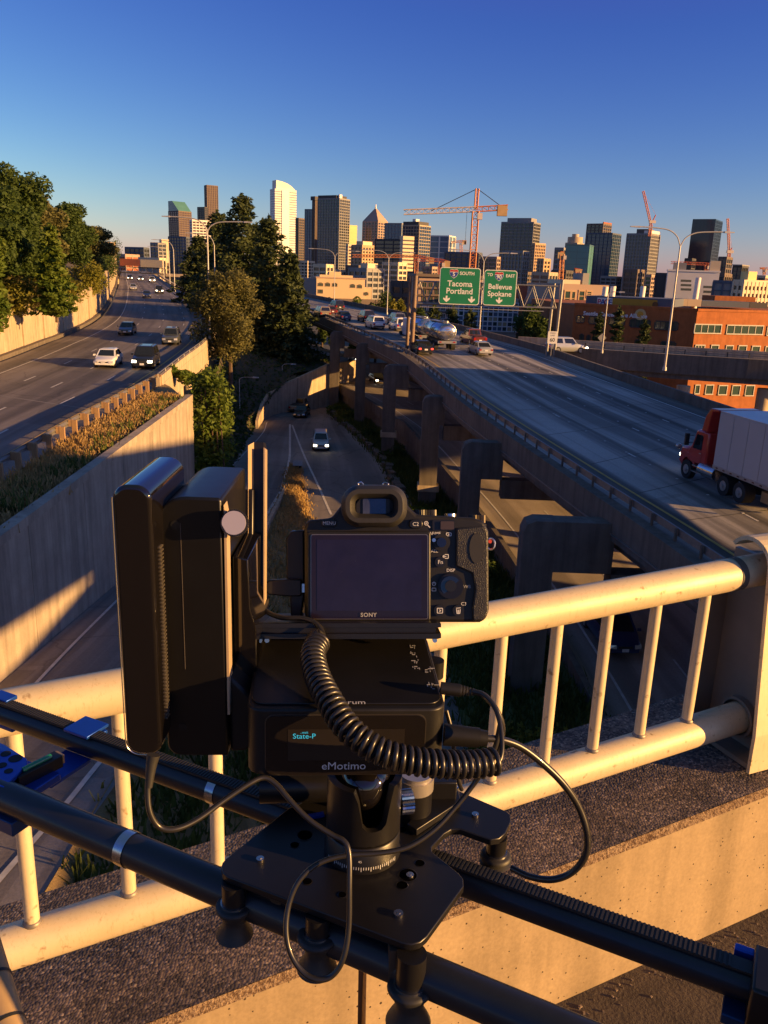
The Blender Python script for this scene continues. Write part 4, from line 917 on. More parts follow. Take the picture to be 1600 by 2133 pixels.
# ================================================================== CITY
def gl(name, c, rough=.12, c2=None): return mat(name, c, c2 or tuple(x * .7 for x in c), .02, rough, 0, 0, spec=.6)
G_DARK = gl('glass_dark', (.045, .05, .055)); G_BLUE = gl('glass_blue', (.03, .06, .11)); G_TEAL = gl('glass_teal', (.10, .26, .24), .2); G_BRONZE = gl('glass_bronze', (.10, .07, .045)); G_NAVY = gl('glass_navy', (.015, .02, .045)); G_SKY = gl('glass_sky', (.12, .18, .25))
def st(name, c): return mat(name, c, tuple(x * .85 for x in c), .06, .75)
S_BROWN = st('stone_brown', (.15, .11, .085)); S_BEIGE = st('stone_beige', (.44, .35, .25)); S_WHITE = st('stone_white', (.78, .73, .66)); S_GREY = st('stone_grey', (.26, .25, .24)); S_DARK = st('stone_dark', (.07, .065, .065)); S_TAN = st('stone_tan', (.50, .33, .19)); S_PINK = st('stone_pink', (.42, .29, .22)); S_CREAM = st('stone_cream', (.68, .54, .36)); S_YELL = st('stone_yellow', (.75, .58, .25)); S_RED = st('stone_red', (.30, .09, .04)); S_SLATE = st('slate_blue_panel', (.09, .11, .15))
def meet(px, py, C, d):
    """point on plan line C + s*d seen in image column px"""
    r = ray(px, py); den = d.x * r.y - d.y * r.x
    s = -(C.x * r.y - C.y * r.x) / den
    return s
def tower(name, label, xl, xs, xr, yt, dist, glass, stone, phi=30, fl=5.0, bay=6.0, slab=1.4, pier=0.9, cat='tower', yref=None, base=-20.6, roofs=(), proud=.45, parent=None):
    yref = yref or (yt + 560) / 2; ph = R(phi)
    C = ony(xs, yref, dist); C.z = 0
    dR = Vector((math.sin(ph), math.cos(ph), 0)); dL = Vector((-math.cos(ph), math.sin(ph), 0))
    b = max(6.0, meet(xr, yref, C, dR)) if xr > xs else 30.0; a = max(6.0, meet(xl, yref, C, dL)) if xl < xs else 30.0
    zt = ony(xs, yt, C.y).z; O = C + dR * (b / 2) + dL * (a / 2)
    Mx = Matrix((dL * -1, dR, Vector((0, 0, 1)))).transposed()   # local x along left face (to the right), y away
    t = thing(name, label, cat, (O.x, O.y, base)); 
    def bx(mb, cx, cy, z0, z1, sx, sy): mb.box(Vector((O.x, O.y, 0)) + Mx @ Vector((cx, cy, (z0 + z1) / 2)), (sx, sy, z1 - z0), M=Mx)
    mb = MB(); bx(mb, 0, 0, base, zt, a, b); mb.build('glass_wall', glass, t)
    if fl:
        mb = MB(); n = int((zt - base) / fl)
        for k in range(n + 1):
            z = zt - k * fl
            if z - slab < base: break
            bx(mb, 0, 0, z - slab, z, a + 2 * proud, b + 2 * proud)
        mb.build('floor_band', stone, t, kind='stuff')
    if bay:
        mb = MB(); na, nb = max(2, int(a / bay)), max(2, int(b / bay)); e = proud * 1.5
        for k in range(na + 1):
            for s in (-1, 1): bx(mb, -a / 2 + a * k / na, s * (b / 2 + e / 2), base, zt + .4, pier, e)
        for k in range(nb + 1):
            for s in (-1, 1): bx(mb, s * (a / 2 + e / 2), -b / 2 + b * k / nb, base, zt + .4, e, pier)
        mb.build('pier', stone, t, kind='stuff')
    mb = MB(); bx(mb, 0, 0, zt + .01, zt + 1.2, a + 2 * proud, b + 2 * proud); mb.build('roof', stone, t)
    for (u0, u1, v0, v1, h, ml) in roofs:
        mb = MB(); bx(mb, -a / 2 + a * (u0 + u1) / 2, -b / 2 + b * (v0 + v1) / 2, zt + 1.21, zt + 1.2 + h, a * (u1 - u0), b * (v1 - v0)); mb.build('penthouse', ml, t)
    return t, O, Mx, a, b, zt
def T(label, *a, **k): return tower('tower', label, *a, **k)
PH = [(.25, .7, .2, .7, 5, S_GREY)]
# --- downtown skyline, far to near
t, O, Mx, a, b, zt = T('dark glass tower with slanted teal roof, leftmost of the skyline', 353, 374, 400, 440, 2100, G_BRONZE, S_BROWN, 40, bay=7)
mb = MB(); V = [Vector((O.x, O.y, 0)) + Mx @ Vector(q) for q in [(-a / 2, -b / 2, zt + 1.2), (a / 2, -b / 2, zt + 1.2), (a / 2, b / 2, zt + 1.2), (-a / 2, b / 2, zt + 1.2), (-a / 2, -b / 2, zt + 24), (-a * .1, -b / 2, zt + 24), (-a * .1, b / 2, zt + 24), (-a / 2, b / 2, zt + 24)]]
mb.hexa(V); mb.build('sloped_roof', G_TEAL, t)
T('very tall dark brown tower, tallest at the left of the skyline', 428, 433, 455, 386, 2500, G_BRONZE, S_BROWN, 58, fl=6, bay=5, pier=2.2, slab=1)
T('dark slab tower beside the very tall brown tower', 413, 428, 434, 432, 2350, G_DARK, S_DARK, 30)
T('white lit block standing low between the brown tower and the left lamp post', 397, 402, 452, 459, 1300, G_BRONZE, S_WHITE, 60, fl=4, bay=5)
t, O, Mx, a, b, zt = T('bright white tower with a stepped curved top, brightest of the skyline', 563, 573, 617, 394, 1900, G_SKY, S_WHITE, 58, fl=5, bay=0, slab=3.6, proud=.3)
C3 = Vector((O.x, O.y, 0)); mb = MB(); n = 12; P = []
for k in range(n + 1): u = k / n; P.append((-a / 2 + .02 * a, 0)) if False else None
P = [(-b * .42, zt + 1.2), (b * .45, zt + 1.2), (b * .45, zt + 3), (b * .30, zt + 9), (b * .1, zt + 14), (-b * .12, zt + 17), (-b * .42, zt + 19)]
My = Matrix.Translation(C3) @ (Mx @ Matrix(((0, 0, 1), (1, 0, 0), (0, 1, 0)))).to_4x4()
mb.prism(P, -a * .4, a * .4, My); mb.build('crown', S_WHITE, t)
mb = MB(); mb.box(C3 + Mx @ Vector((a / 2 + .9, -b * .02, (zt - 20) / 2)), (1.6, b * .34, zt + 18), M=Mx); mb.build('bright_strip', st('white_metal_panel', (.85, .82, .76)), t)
T('dark narrow tower just right of the bright white tower', 616, 622, 637, 455, 1800, G_DARK, S_BROWN, 30)
T('pale blue glass tower left of the big dark tower', 635, 650, 657, 437, 1500, G_SKY, S_SLATE, 25, slab=.6, bay=4, pier=.4)
T('reddish brown slender tower with an overhanging top, left of the big dark tower', 651, 656, 665, 419, 1420, G_BRONZE, S_BROWN, 40, fl=0, bay=2.4, pier=1.3, roofs=[(-.3, 1.4, -.3, 1.4, 6, S_DARK)])
T('big dark grey tower with dark flat top, widest of the left skyline', 662, 706, 727, 414, 1300, G_DARK, S_GREY, 32, fl=4, bay=4.6, pier=.8, slab=1.0, roofs=[(.0, .86, -.02, 1.0, 4, S_DARK), (.92, .98, .05, .3, 5, S_WHITE)])
T('bright yellow lit block right of the big dark tower', 723, 726, 743, 470, 1700, S_YELL, S_YELL, 62, fl=6, bay=0, slab=1, proud=.2)
T('cream tower below the yellow lit block', 722, 725, 740, 510, 1150, G_BRONZE, S_CREAM, 62, fl=4, bay=4, slab=1.8)
t, O, Mx, a, b, zt = T('brown tower with a pyramid roof in the middle of the skyline', 755, 786, 806, 462, 1700, G_DARK, S_PINK, 38, fl=5, bay=7, pier=2)
mb = MB(); V = [Vector((O.x, O.y, 0)) + Mx @ Vector((sx * a * .52, sy * b * .52, zt + 1.2)) for sx, sy in ((-1, -1), (1, -1), (1, 1), (-1, 1))] + [Vector((O.x, O.y, zt + 28))]
mb.add(V, [(3, 2, 1, 0), (0, 1, 4), (1, 2, 4), (2, 3, 4), (3, 0, 4)]); mb.build('pyramid_roof', S_PINK, t)
mb = MB(); mb.cyl((O.x, O.y, zt + 22), (O.x, O.y, zt + 34), 2.6, 8, .6); mb.build('spire', S_WHITE, t)
T('blue-grey flat-topped tower right of the pyramid roof', 801, 835, 842, 466, 1500, G_SKY, S_GREY, 25, slab=1.2)
t = T('glass tower with a dark cap and blue corner, right of the pyramid roof', 838, 872, 895, 470, 1350, G_BLUE, S_BEIGE, 38, slab=.8, bay=5, pier=.4, roofs=[(.0, .95, .0, .9, 5, S_DARK), (.5, .7, .1, .4, 9, S_WHITE)])
T('orange lit tower with square windows below the pyramid roof', 733, 754, 778, 512, 1000, G_DARK, S_TAN, 40, fl=4, bay=4.5, pier=2, slab=1.8, roofs=[(.3, .95, .1, .9, 4, S_CREAM)])
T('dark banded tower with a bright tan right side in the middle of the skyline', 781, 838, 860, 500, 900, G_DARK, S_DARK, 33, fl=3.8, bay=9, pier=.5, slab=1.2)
T('bright tan banded slab painted as the sunlit right side of the dark banded tower', 836, 839, 860.5, 494, 880, G_BRONZE, S_CREAM, 62, fl=3.8, bay=0, slab=2.4)  # separate cream slab paints the sunlit side of the dark tower
T('pale glass tower with white edges right of the blue corner tower', 895, 934, 947, 492, 1500, G_SKY, S_WHITE, 25, fl=9, bay=20, pier=2.5, slab=.8)
T('low dark blue building behind the crane mast', 926, 996, 1003, 528, 900, G_DARK, S_SLATE, 20, fl=4, slab=.8)
T('low grey office block with pale bands before the big dark tower', 728, 764, 799, 562, 560, G_DARK, S_GREY, 40, fl=3.6, bay=5, slab=1.4, cat='office block', roofs=[(.55, .95, .1, .7, 3, S_CREAM)])
T('low grey office block behind the beige building', 722, 747, 766, 556, 640, G_DARK, S_BROWN, 40, fl=3.6, bay=5, cat='office block')
T('dark office block behind the dense trees, left of the gantry posts', 818, 858, 872, 592, 330, G_DARK, S_DARK, 25, fl=3.6, bay=4, cat='office block')
# right half
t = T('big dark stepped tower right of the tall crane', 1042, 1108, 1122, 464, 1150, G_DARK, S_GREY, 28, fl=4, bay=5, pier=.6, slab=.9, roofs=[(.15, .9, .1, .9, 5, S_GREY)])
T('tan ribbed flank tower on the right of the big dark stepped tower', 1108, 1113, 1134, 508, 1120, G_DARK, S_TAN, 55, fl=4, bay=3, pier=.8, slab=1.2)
T('grey tower with lit right edge standing before the big dark stepped tower', 1047, 1088, 1100, 525, 820, G_DARK, S_GREY, 35, fl=3.8, bay=3.2, pier=1, slab=.9)
T('low dark block with lit edge left of the big dark stepped tower', 1003, 1034, 1041, 537, 900, G_DARK, S_PINK, 28, fl=4)
T('orange-edged apartment tower right of the big dark stepped tower', 1121, 1132, 1145, 541, 800, G_DARK, S_TAN, 45, fl=3.6, bay=4, pier=1.6)
T('dark narrow block left of the teal glass building', 1155, 1172, 1180, 518, 900, G_DARK, S_GREY, 28)
t, O, Mx, a, b, zt = T('beige tower with a round drum on top behind the teal glass building', 1176, 1200, 1214, 507, 1500, G_BRONZE, S_BEIGE, 35, fl=4)
mb = MB(); mb.cyl((O.x, O.y, zt + 1.2), (O.x, O.y, zt + 11), 13, 20); mb.cyl((O.x, O.y, zt + 11), (O.x, O.y, zt + 16), 6, 14); mb.build('drum', S_BEIGE, t)
T('teal glass building with a flat top', 1177, 1226, 1235, 512, 800, G_TEAL, gl('teal_line', (.07, .16, .15)), 22, fl=5.5, bay=14, pier=.2, slab=.25, proud=.1)
T('dark tower with an orange lit top corner', 1219, 1252, 1269, 467, 1250, G_DARK, S_BROWN, 40, fl=4, slab=1, roofs=[(.96, 1.02, .0, 1.0, 2, S_RED)])  # red roof slab paints the sunlit orange top corner
T('dark blue-green glass tower in front of the orange-cornered tower', 1221, 1272, 1290, 487, 1050, G_BLUE, S_SLATE, 35, fl=4, bay=5, slab=.6, pier=.5)
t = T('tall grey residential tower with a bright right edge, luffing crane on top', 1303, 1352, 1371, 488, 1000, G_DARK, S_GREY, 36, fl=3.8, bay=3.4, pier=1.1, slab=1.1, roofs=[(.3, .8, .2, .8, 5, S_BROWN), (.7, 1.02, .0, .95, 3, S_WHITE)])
T('dark navy glass tower, tallest at the right of the skyline', 1437, 1484, 1499, 458, 1100, G_NAVY, G_NAVY, 32, fl=4, bay=4, slab=.5, pier=.3, proud=.2)
T('dark lower wing left of the navy glass tower', 1426, 1440, 1448, 540, 1050, G_NAVY, S_DARK, 30)
T('small brown block right of the navy glass tower', 1496, 1512, 1524, 537, 900, G_DARK, S_BROWN, 35)
T('unfinished concrete tower frame near the right edge of the skyline', 1527, 1545, 1558, 556, 850, G_DARK, S_DARK, 35, fl=4, slab=.6, roofs=[(-.1, 1.1, -.1, 1.1, 1, S_GREY)])
hosp = T('white hospital block with grey window strips at the right', 1392, 1500, 1560, 568, 640, S_WHITE, S_WHITE, 12, fl=0, bay=0, cat='hospital block', roofs=[(.1, .35, .3, .8, 5, S_GREY), (.8, 1.0, .1, .8, 7, S_CREAM)])
T('cream building with rows of windows at the right edge', 1545, 1552, 1640, 588, 420, G_DARK, S_CREAM, 65, fl=3.6, bay=2.6, pier=1.1, slab=1.7, cat='office block', roofs=[(.1, .9, .1, .3, 4, S_YELL)])
T('lilac grey block left of the cream building at the right edge', 1490, 1546, 1552, 590, 470, S_GREY, S_SLATE, 18, fl=4, bay=4, slab=.5, cat='office block')
T('dark wooded block below the grey residential tower', 1368, 1400, 1425, 572, 700, S_DARK, S_DARK, 30, cat='office block')
# hospital window strips
for k, (x0, x1, y0, y1) in enumerate([(1418, 1440, 583, 587), (1418, 1440, 592, 596), (1418, 1440, 601, 605), (1465, 1490, 596, 600), (1465, 1490, 606, 610), (1405, 1411, 575, 612)]):
    p, q = ony(x0, y1, 634), ony(x1, y0, 634); mb = MB(); mb.box((p + q) / 2, (q.x - p.x, 1.0, q.z - p.z)); mb.build('window_strip', G_DARK, hosp[0])
# --- far left beyond the freeway
T('orange lit building at the far left beyond the hillside trees', 205, 212, 242, 506, 900, S_TAN, S_TAN, 60, fl=5, bay=0, slab=1, cat='office block')
T('grey low building beyond the far end of the left freeway', 262, 300, 311, 517, 1100, G_DARK, S_SLATE, 20, cat='office block')
T('dark office tower above the end of the left freeway', 315, 330, 346, 507, 1200, G_DARK, S_GREY, 30, cat='office block')
T('pale lit building just right of the far gantry', 333, 338, 352, 500, 1300, S_CREAM, S_CREAM, 60, cat='office block', fl=0, bay=0)
T('brown building far beyond the left freeway, below the grey low building', 240, 262, 290, 532, 800, S_RED, S_PINK, 40, cat='office block')
T('pale grey building low at the end of the left freeway', 290, 332, 345, 540, 700, S_GREY, S_CREAM, 25, cat='office block', fl=6)
T('grey tower block filling in below the slanted-roof tower', 352, 380, 398, 494, 1500, G_DARK, S_SLATE, 30, cat='office block')
SEEN = set(); rg = random.Random(12); LM = [(360, 'the slanted-roof tower'), (440, 'the dark conifers'), (590, 'the bright white tower'), (645, 'the pale blue glass tower'), (695, 'the big dark grey tower'), (735, 'the yellow lit block'), (780, 'the pyramid-roofed tower'), (820, 'the dark banded tower'), (868, 'the blue corner tower'), (915, 'the white-edged glass tower'), (965, 'the tall orange crane'), (1020, 'the lamp between the green signs'), (1085, 'the big dark stepped tower'), (1135, 'the orange-edged apartment tower'), (1165, 'the hoist mast'), (1205, 'the teal glass building'), (1250, 'the orange-cornered tower'), (1335, 'the grey residential tower'), (1400, 'the lamp before the brick clinic'), (1465, 'the navy glass tower'), (1540, 'the unfinished tower frame'), (1600, 'the far right crane')]
for k in range(34):
    px = 330 + k * 38 + rg.uniform(-8, 8); w = rg.uniform(14, 26); y = rg.uniform(548, 572) + (px - 800) * .03; d = rg.uniform(650, 1500)
    ml = rg.choice([S_BROWN, S_GREY, S_BEIGE, S_PINK, S_DARK, S_CREAM]); lm = min(LM, key=lambda q: abs(q[0] - px))[1]
    lab = '%s low block in city belt %s %s' % ({S_BROWN: 'brown', S_GREY: 'grey', S_BEIGE: 'beige', S_PINK: 'pinkish', S_DARK: 'dark', S_CREAM: 'cream'}[ml], ('nearby' if d < 1000 else 'far off') + (', left of' if px < min(LM, key=lambda q: abs(q[0] - px))[0] else ', right of'), lm)
    if lab in SEEN: lab = lab.rsplit(' of the', 1)[0] + ' of ' + sorted(LM, key=lambda q: abs(q[0] - px))[1][1]
    SEEN.add(lab); props(tower('city_block', lab, px - w, px + w * .3, px + w, y, d, G_DARK, ml, 35, fl=4, bay=5, slab=1.5, cat='building')[0], group='low blocks of the city belt')
# --- facade builder for the near buildings
class Facade:
    def __init__(s, C, d, n): s.C = Vector(C); s.d = Vector(d).normalized(); s.n = Vector(n).normalized()
    def hit(s, px, py):
        r = ray(px, py); k = (s.C @ s.n) / (r @ s.n) if False else s.C.dot(s.n) / r.dot(s.n); p = r * k; return (p - s.C).dot(s.d), p.z
    def pt(s, u, z, o=0.0): p = s.C + s.d * u + s.n * o; p.z = z; return p
    def block(s, mb, u0, u1, z0, z1, o0, o1):
        q = [s.pt(u0, z0, o0), s.pt(u1, z0, o0), s.pt(u1, z0, o1), s.pt(u0, z0, o1)]; q2 = [s.pt(u0, z1, o0), s.pt(u1, z1, o0), s.pt(u1, z1, o1), s.pt(u0, z1, o1)]
        return mb.hexa(q + q2)
    def window(s, parent, px0, px1, y0, y1, panes, frame_m, glass_m, fw=.12, arch=False, rows=1):
        ym = (y0 + y1) / 2; xm = (px0 + px1) / 2; u0 = s.hit(px0, ym)[0]; u1 = s.hit(px1, ym)[0]; z1 = s.hit(xm, y0)[1]; z0 = s.hit(xm, y1)[1]
        mb = MB(); s.block(mb, u0 - fw, u1 + fw, z1, z1 + fw * 1.3, -.02, .14); s.block(mb, u0 - fw, u1 + fw, z0 - fw * 1.3, z0, -.02, .18); s.block(mb, u0 - fw, u0, z0, z1, -.02, .12); s.block(mb, u1, u1 + fw, z0, z1, -.02, .12)
        for k in range(1, panes): u = u0 + (u1 - u0) * k / panes; s.block(mb, u - fw * .4, u + fw * .4, z0, z1, -.02, .09)
        for k in range(1, rows): z = z0 + (z1 - z0) * k / rows; s.block(mb, u0, u1, z - fw * .3, z + fw * .3, -.02, .08)
        f = mb.build('window', frame_m, parent)
        if arch:
            m_ = (u0 + u1) / 2; r_ = (u1 - u0) / 2; M = frame(s.pt(m_, z1, .05), s.d, (0, 0, 1)); P = [(r_ * math.cos(a), .55 * r_ * math.sin(a)) for a in [math.pi * k / 8 for k in range(9)]]
            mb = MB(); mb.prism(P, -.04, .04, M); mb.build('arch_pane', glass_m, f)
        for k in range(panes):
            a_, b_ = u0 + (u1 - u0) * k / panes + fw * .4, u0 + (u1 - u0) * (k + 1) / panes - fw * .4
            mb = MB(); s.block(mb, a_, b_, z0, z1, .004, .03); mb.build('pane', glass_m, f)
BRICK = concrete('brick_orange', (.40, .135, .045), .85, .5)
GPANE = gl('window_green_glass', (.035, .07, .06)); FRM = mat('window_frame_pale', (.42, .40, .36), None, 2, .6); FRD = mat('window_frame_dark', (.05, .045, .04), None, 2, .6)
K = ony(1446, 700, 121); K.z = 0
fr = Facade(K, (.955, .297, 0), (.297, -.955, 0)); fl_ = Facade(K, (-.90, .436, 0), (-.436, -.90, 0))
bb = thing('brick_building', 'orange brick clinic building behind the off-ramp, left part in shadow, with sign and banner', 'building', (K.x, K.y, -20.6))
zt = fr.hit(1450, 648)[1]; uL = fl_.hit(1196, 650)[0]
A0, B0, C0 = K + fr.d * 60, K, K + fl_.d * uL
mb = MB(); back = Vector((0, 40, 0)); poly = [C0, B0, A0, A0 + back, C0 + back]
mb.prism([(p.x, p.y) for p in poly], -20.6, zt); mb.build('wall', BRICK, bb)
mb = MB(); fr.block(mb, 0, 60, zt, zt + .35, -.5, .12); mb.build('parapet', BRICK, bb); mb = MB(); fl_.block(mb, .13, uL, zt + .003, zt + .36, -.5, .12); mb.build('parapet', BRICK, bb)
def up(p, o, ): return p
for px0, px1, y0, y1, pn in [(1447, 1501, 677, 693, 4), (1514, 1588, 679, 695, 5), (1598, 1640, 682, 698, 3)]: fr.window(bb, px0, px1, y0, y1, pn, FRM, GPANE)
for px0, px1, y0, y1, pn in [(1440, 1466, 720, 735, 3), (1481, 1495, 720, 736, 1), (1512, 1525, 721, 737, 1), (1538, 1553, 721, 738, 1), (1566, 1581, 722, 739, 1), (1594, 1608, 723, 740, 1)]: fr.window(bb, max(px0, 1448), px1, y0, y1, pn, FRM, GPANE)
for px0, px1, y0, y1, pn in [(1448, 1456, 803, 819, 1), (1470, 1484, 803, 820, 1), (1497, 1513, 804, 821, 1), (1525, 1540, 804, 822, 1), (1553, 1569, 804, 823, 1)]: fr.window(bb, px0, px1, y0, y1, pn, FRM, GPANE)
for px0, px1, y0, y1, pn in [(1200, 1218, 659, 671, 2), (1226, 1262, 661, 674, 3), (1268, 1302, 664, 677, 3), (1312, 1355, 667, 681, 4), (1363, 1413, 671, 686, 4), (1207, 1216, 697, 710, 1), (1222, 1230, 699, 711, 1), (1322, 1336, 709, 723, 1), (1376, 1408, 713, 727, 3)]: fl_.window(bb, px0, px1, y0, y1, pn, FRD, GPANE)
# penthouse with banner
ub = [fl_.hit(x, 632)[0] for x in (1218, 1404)]; zp = fl_.hit(1300, 619)[1]
mb = MB(); fl_.block(mb, ub[1], ub[0], zt + .37, zp, -14, -.6); mb.build('penthouse', S_SLATE, bb)
fb = Facade(K + fl_.n * -.6, fl_.d, fl_.n); M_b = lambda u, z, o: frame(fb.pt(u, z, o), -fb.d, (0, 0, 1))
u0, u1 = fb.hit(1244, 630)[0], fb.hit(1369, 634)[0]; z1, z0 = fb.hit(1300, 622)[1], fb.hit(1300, 641)[1]
ba = thing('banner', 'yellow and white banner reading PACE on the blue-grey penthouse of the brick building', 'banner', fb.pt((u0 + u1) / 2, z0, .1))
um = u0 + (u1 - u0) * .26
mb = MB(); fb.block(mb, um + .02, u0, z0, z1, .02, .10); mb.build('white_panel', WHITE, ba); mb = MB(); fb.block(mb, u1, um, z0, z1, .02, .10); mb.build('yellow_panel', mat('banner_yellow', (.42, .25, .02), (.36, .2, .015), .5, .7), ba)
h = z1 - z0; wL = abs(u0 - um)
for k, (ch, ml) in enumerate([('P', mat('banner_pink', (.5, .06, .14), None, 2, .6)), ('A', SBLUE), ('C', SRED), ('E', SBLUE)]): lettering(ch, h * .85, M_b(u0 - wL * (.14 + .24 * k), (z0 + z1) / 2, .11), ml, ba, bold=.03)
mb = MB(); mb.cyl(fb.pt(u1 + abs(u1 - u0) * .03, (z0 + z1) / 2, .1), fb.pt(u1 + abs(u1 - u0) * .03, (z0 + z1) / 2, .13), h * .32, 16); mb.build('emblem', mat('banner_brown', (.12, .06, .01), None, 2, .7), ba)
uc = fl_.hit(1281, 657)[0]; zc = fl_.hit(1281, 656)[1]; wS = abs(fl_.hit(1236, 655)[0] - fl_.hit(1325, 661)[0])
sg = thing('wall_sign', 'white lettering Seattle Cancer Care Alliance with a yellow disc on the shaded brick wall', 'sign', fl_.pt(uc, zc, .1))
l = lettering('Seattle Cancer Care Alliance', .80, frame(fl_.pt(uc, zc, .15), -fl_.d, (0, 0, 1)), mat('letter_white', (.8, .8, .8), None, 2, .5), sg, ext=.05, bold=.02)
dx = max(v.co.x for v in l.data.vertices); w_ = l.dimensions.length if False else None
ud = fl_.hit(1334, 656)[0]; zd = fl_.hit(1334, 655)[1]
mb = MB(); mb.cyl(fl_.pt(ud, zd, .02), fl_.pt(ud, zd, .16), .80, 20); mb.build('disc', mat('disc_cream', (.6, .45, .2), None, 2, .6), sg); mb = MB(); mb.cyl(fl_.pt(ud, zd, .165), fl_.pt(ud, zd, .20), .46, 18); mb.build('disc_core', mat('disc_gold', (.6, .32, .03), None, 2, .6), sg)
# roof blocks on the right part
def roofblock(lab, px0, px1, y0, dy, Y0, ml, name='roof_block'):
    p, q = ony(px0, y0, Y0), ony(px1, y0 + 2, Y0); mb = MB(); mb.box(((p.x + q.x) / 2, Y0 + 3, (p.z + zt + .4) / 2), (q.x - p.x, 6, p.z - zt - .4)); mb.build(name, ml, bb)
roofblock('', 1405, 1433, 622, 0, 132, S_BEIGE); roofblock('', 1433.5, 1462, 623, 0, 132, S_BEIGE); roofblock('', 1463, 1562, 626, 0, 136, S_SLATE); roofblock('', 1490, 1575, 616, 0, 143, BRICK); roofblock('', 1562.5, 1600, 630, 0, 136, S_DARK)
for px, y0, y1, Y in [(1258, 597, 620, 128), (1274, 596, 620, 128), (1336, 596, 622, 134), (1448, 578, 622, 134)]:
    p = ony(px, y1, Y); mb = MB(); mb.cyl((p.x, Y, zt), (p.x + .1, Y, ony(px, y0, Y).z), .42, 10); mb.build('flue', S_WHITE, bb)
# tan building
K2 = ony(1163, 640, 190); K2.z = 0; f2 = Facade(K2, (.985, .17, 0), (.17, -.985, 0)); tb = thing('tan_building', 'tan lit building with tall dark windows left of the brick clinic', 'building', (K2.x, K2.y, -20.6))
z2 = f2.hit(1200, 592)[1]; u2 = f2.hit(1266, 620)[0]; mb = MB(); f2.block(mb, 0, u2, -20.6, z2, -22, 0); mb.build('wall', S_PINK, tb)
mb = MB(); f2.block(mb, 0.0, f2.hit(1198, 680)[0], -20.6, f2.hit(1180, 668)[1], .01, .25); mb.build('lower_brick', BRICK, tb)
for x0, x1, y0, y1 in [(1176, 1186, 607, 650), (1190, 1196, 608, 650), (1206, 1216, 607, 636), (1223, 1231, 608, 618), (1171, 1179, 655, 678), (1185, 1193, 656, 678), (1170, 1177, 684, 706), (1183, 1190, 685, 707)]: f2.window(tb, x0, x1, y0, y1, 1, S_TAN, GPANE, .25, rows=3)
mb = MB(); f2.block(mb, f2.hit(1181, 590)[0], f2.hit(1216, 590)[0], z2 + .01, f2.hit(1200, 583)[1], -12, -2); mb.build('penthouse', S_CREAM, tb); mb = MB(); f2.block(mb, f2.hit(1224, 590)[0], f2.hit(1237, 590)[0], z2 + .01, f2.hit(1230, 569)[1], -9, -3); mb.build('vent_tower', S_GREY, tb)
# window-grid building
K3 = ony(1004, 660, 205); K3.z = 0; f3 = Facade(K3, (1, .05, 0), (.05, -1, 0)); gb = thing('glazed_building', 'low building with a white window grid below the green signs', 'building', (K3.x, K3.y, -20.6))
uu = [f3.hit(x, 660)[0] for x in (955, 1078)]; zz = [f3.hit(1040, y)[1] for y in (630, 690)]
mb = MB(); f3.block(mb, uu[0], uu[1], -20.6, zz[0] + 1.0, -15, -.2); mb.build('wall', S_BEIGE, gb)
nc, nr = 12, 6; mb = MB()
for k in range(nc + 1): u = uu[0] + (uu[1] - uu[0]) * k / nc; f3.block(mb, u - .12, u + .12, zz[1], zz[0], -.18, .12)
for k in range(nr + 1): z = zz[1] + (zz[0] - zz[1]) * k / nr; f3.block(mb, uu[0] - .12, uu[1] + .12, z - .12, z + .12, -.17, .15)
mb.build('window_grid', S_WHITE, gb)
G_WARM = mat('window_blind', (.45, .33, .14), (.3, .24, .13), .8, .5)
for i in range(nc):
    for j in range(nr):
        a_ = uu[0] + (uu[1] - uu[0]) * (i + .1) / nc; b_ = uu[0] + (uu[1] - uu[0]) * (i + .9) / nc; c_ = zz[1] + (zz[0] - zz[1]) * (j + .1) / nr; d_ = zz[1] + (zz[0] - zz[1]) * (j + .9) / nr
        mb = MB(); f3.block(mb, a_, b_, c_, d_, -.15, -.08); mb.build('pane', G_WARM if (i * 7 + j * 3) % 11 in (0, 4) else [GPANE, G_SKY, S_SLATE][(i + 2 * j) % 3], gb)
# grey frame building (open floors)
K4 = ony(905, 640, 250); K4.z = 0; f4 = Facade(K4, (.99, .1, 0), (.1, -.99, 0)); cb = thing('concrete_building', 'grey-brown concrete building with rows of square window openings behind the left green sign', 'building', (K4.x, K4.y, -20.6))
uu = [f4.hit(x, 640)[0] for x in (870, 1002)]; z4 = f4.hit(935, 578)[1]
mb = MB(); f4.block(mb, uu[0], uu[1], -20.6, z4, -18, 0); mb.build('wall', S_PINK, cb)
mb = MB(); f4.block(mb, uu[0] - 1, uu[1] + 1, z4, z4 + .8, -19, 1); mb.build('roof', S_BROWN, cb)
for r_, y in enumerate((592, 607, 622, 641, 657)):
    mb = MB(); z = f4.hit(905, y + 8)[1]; f4.block(mb, uu[0] - .4, uu[1] + .4, z - .25, z + .25, .01, .7); mb.build('ledge', S_BROWN, cb)
    for x in range(880, 1000, 13): f4.window(cb, x, x + 8, y - 3, y + 6, 2, S_WHITE if r_ > 2 else S_BROWN, GPANE, .15)
# dark brown building
T('dark brown building in shade under the sign truss', 1079, 1126, 1146, 606, 235, G_DARK, S_RED, 20, fl=4.5, bay=7, cat='office block', slab=2.6)
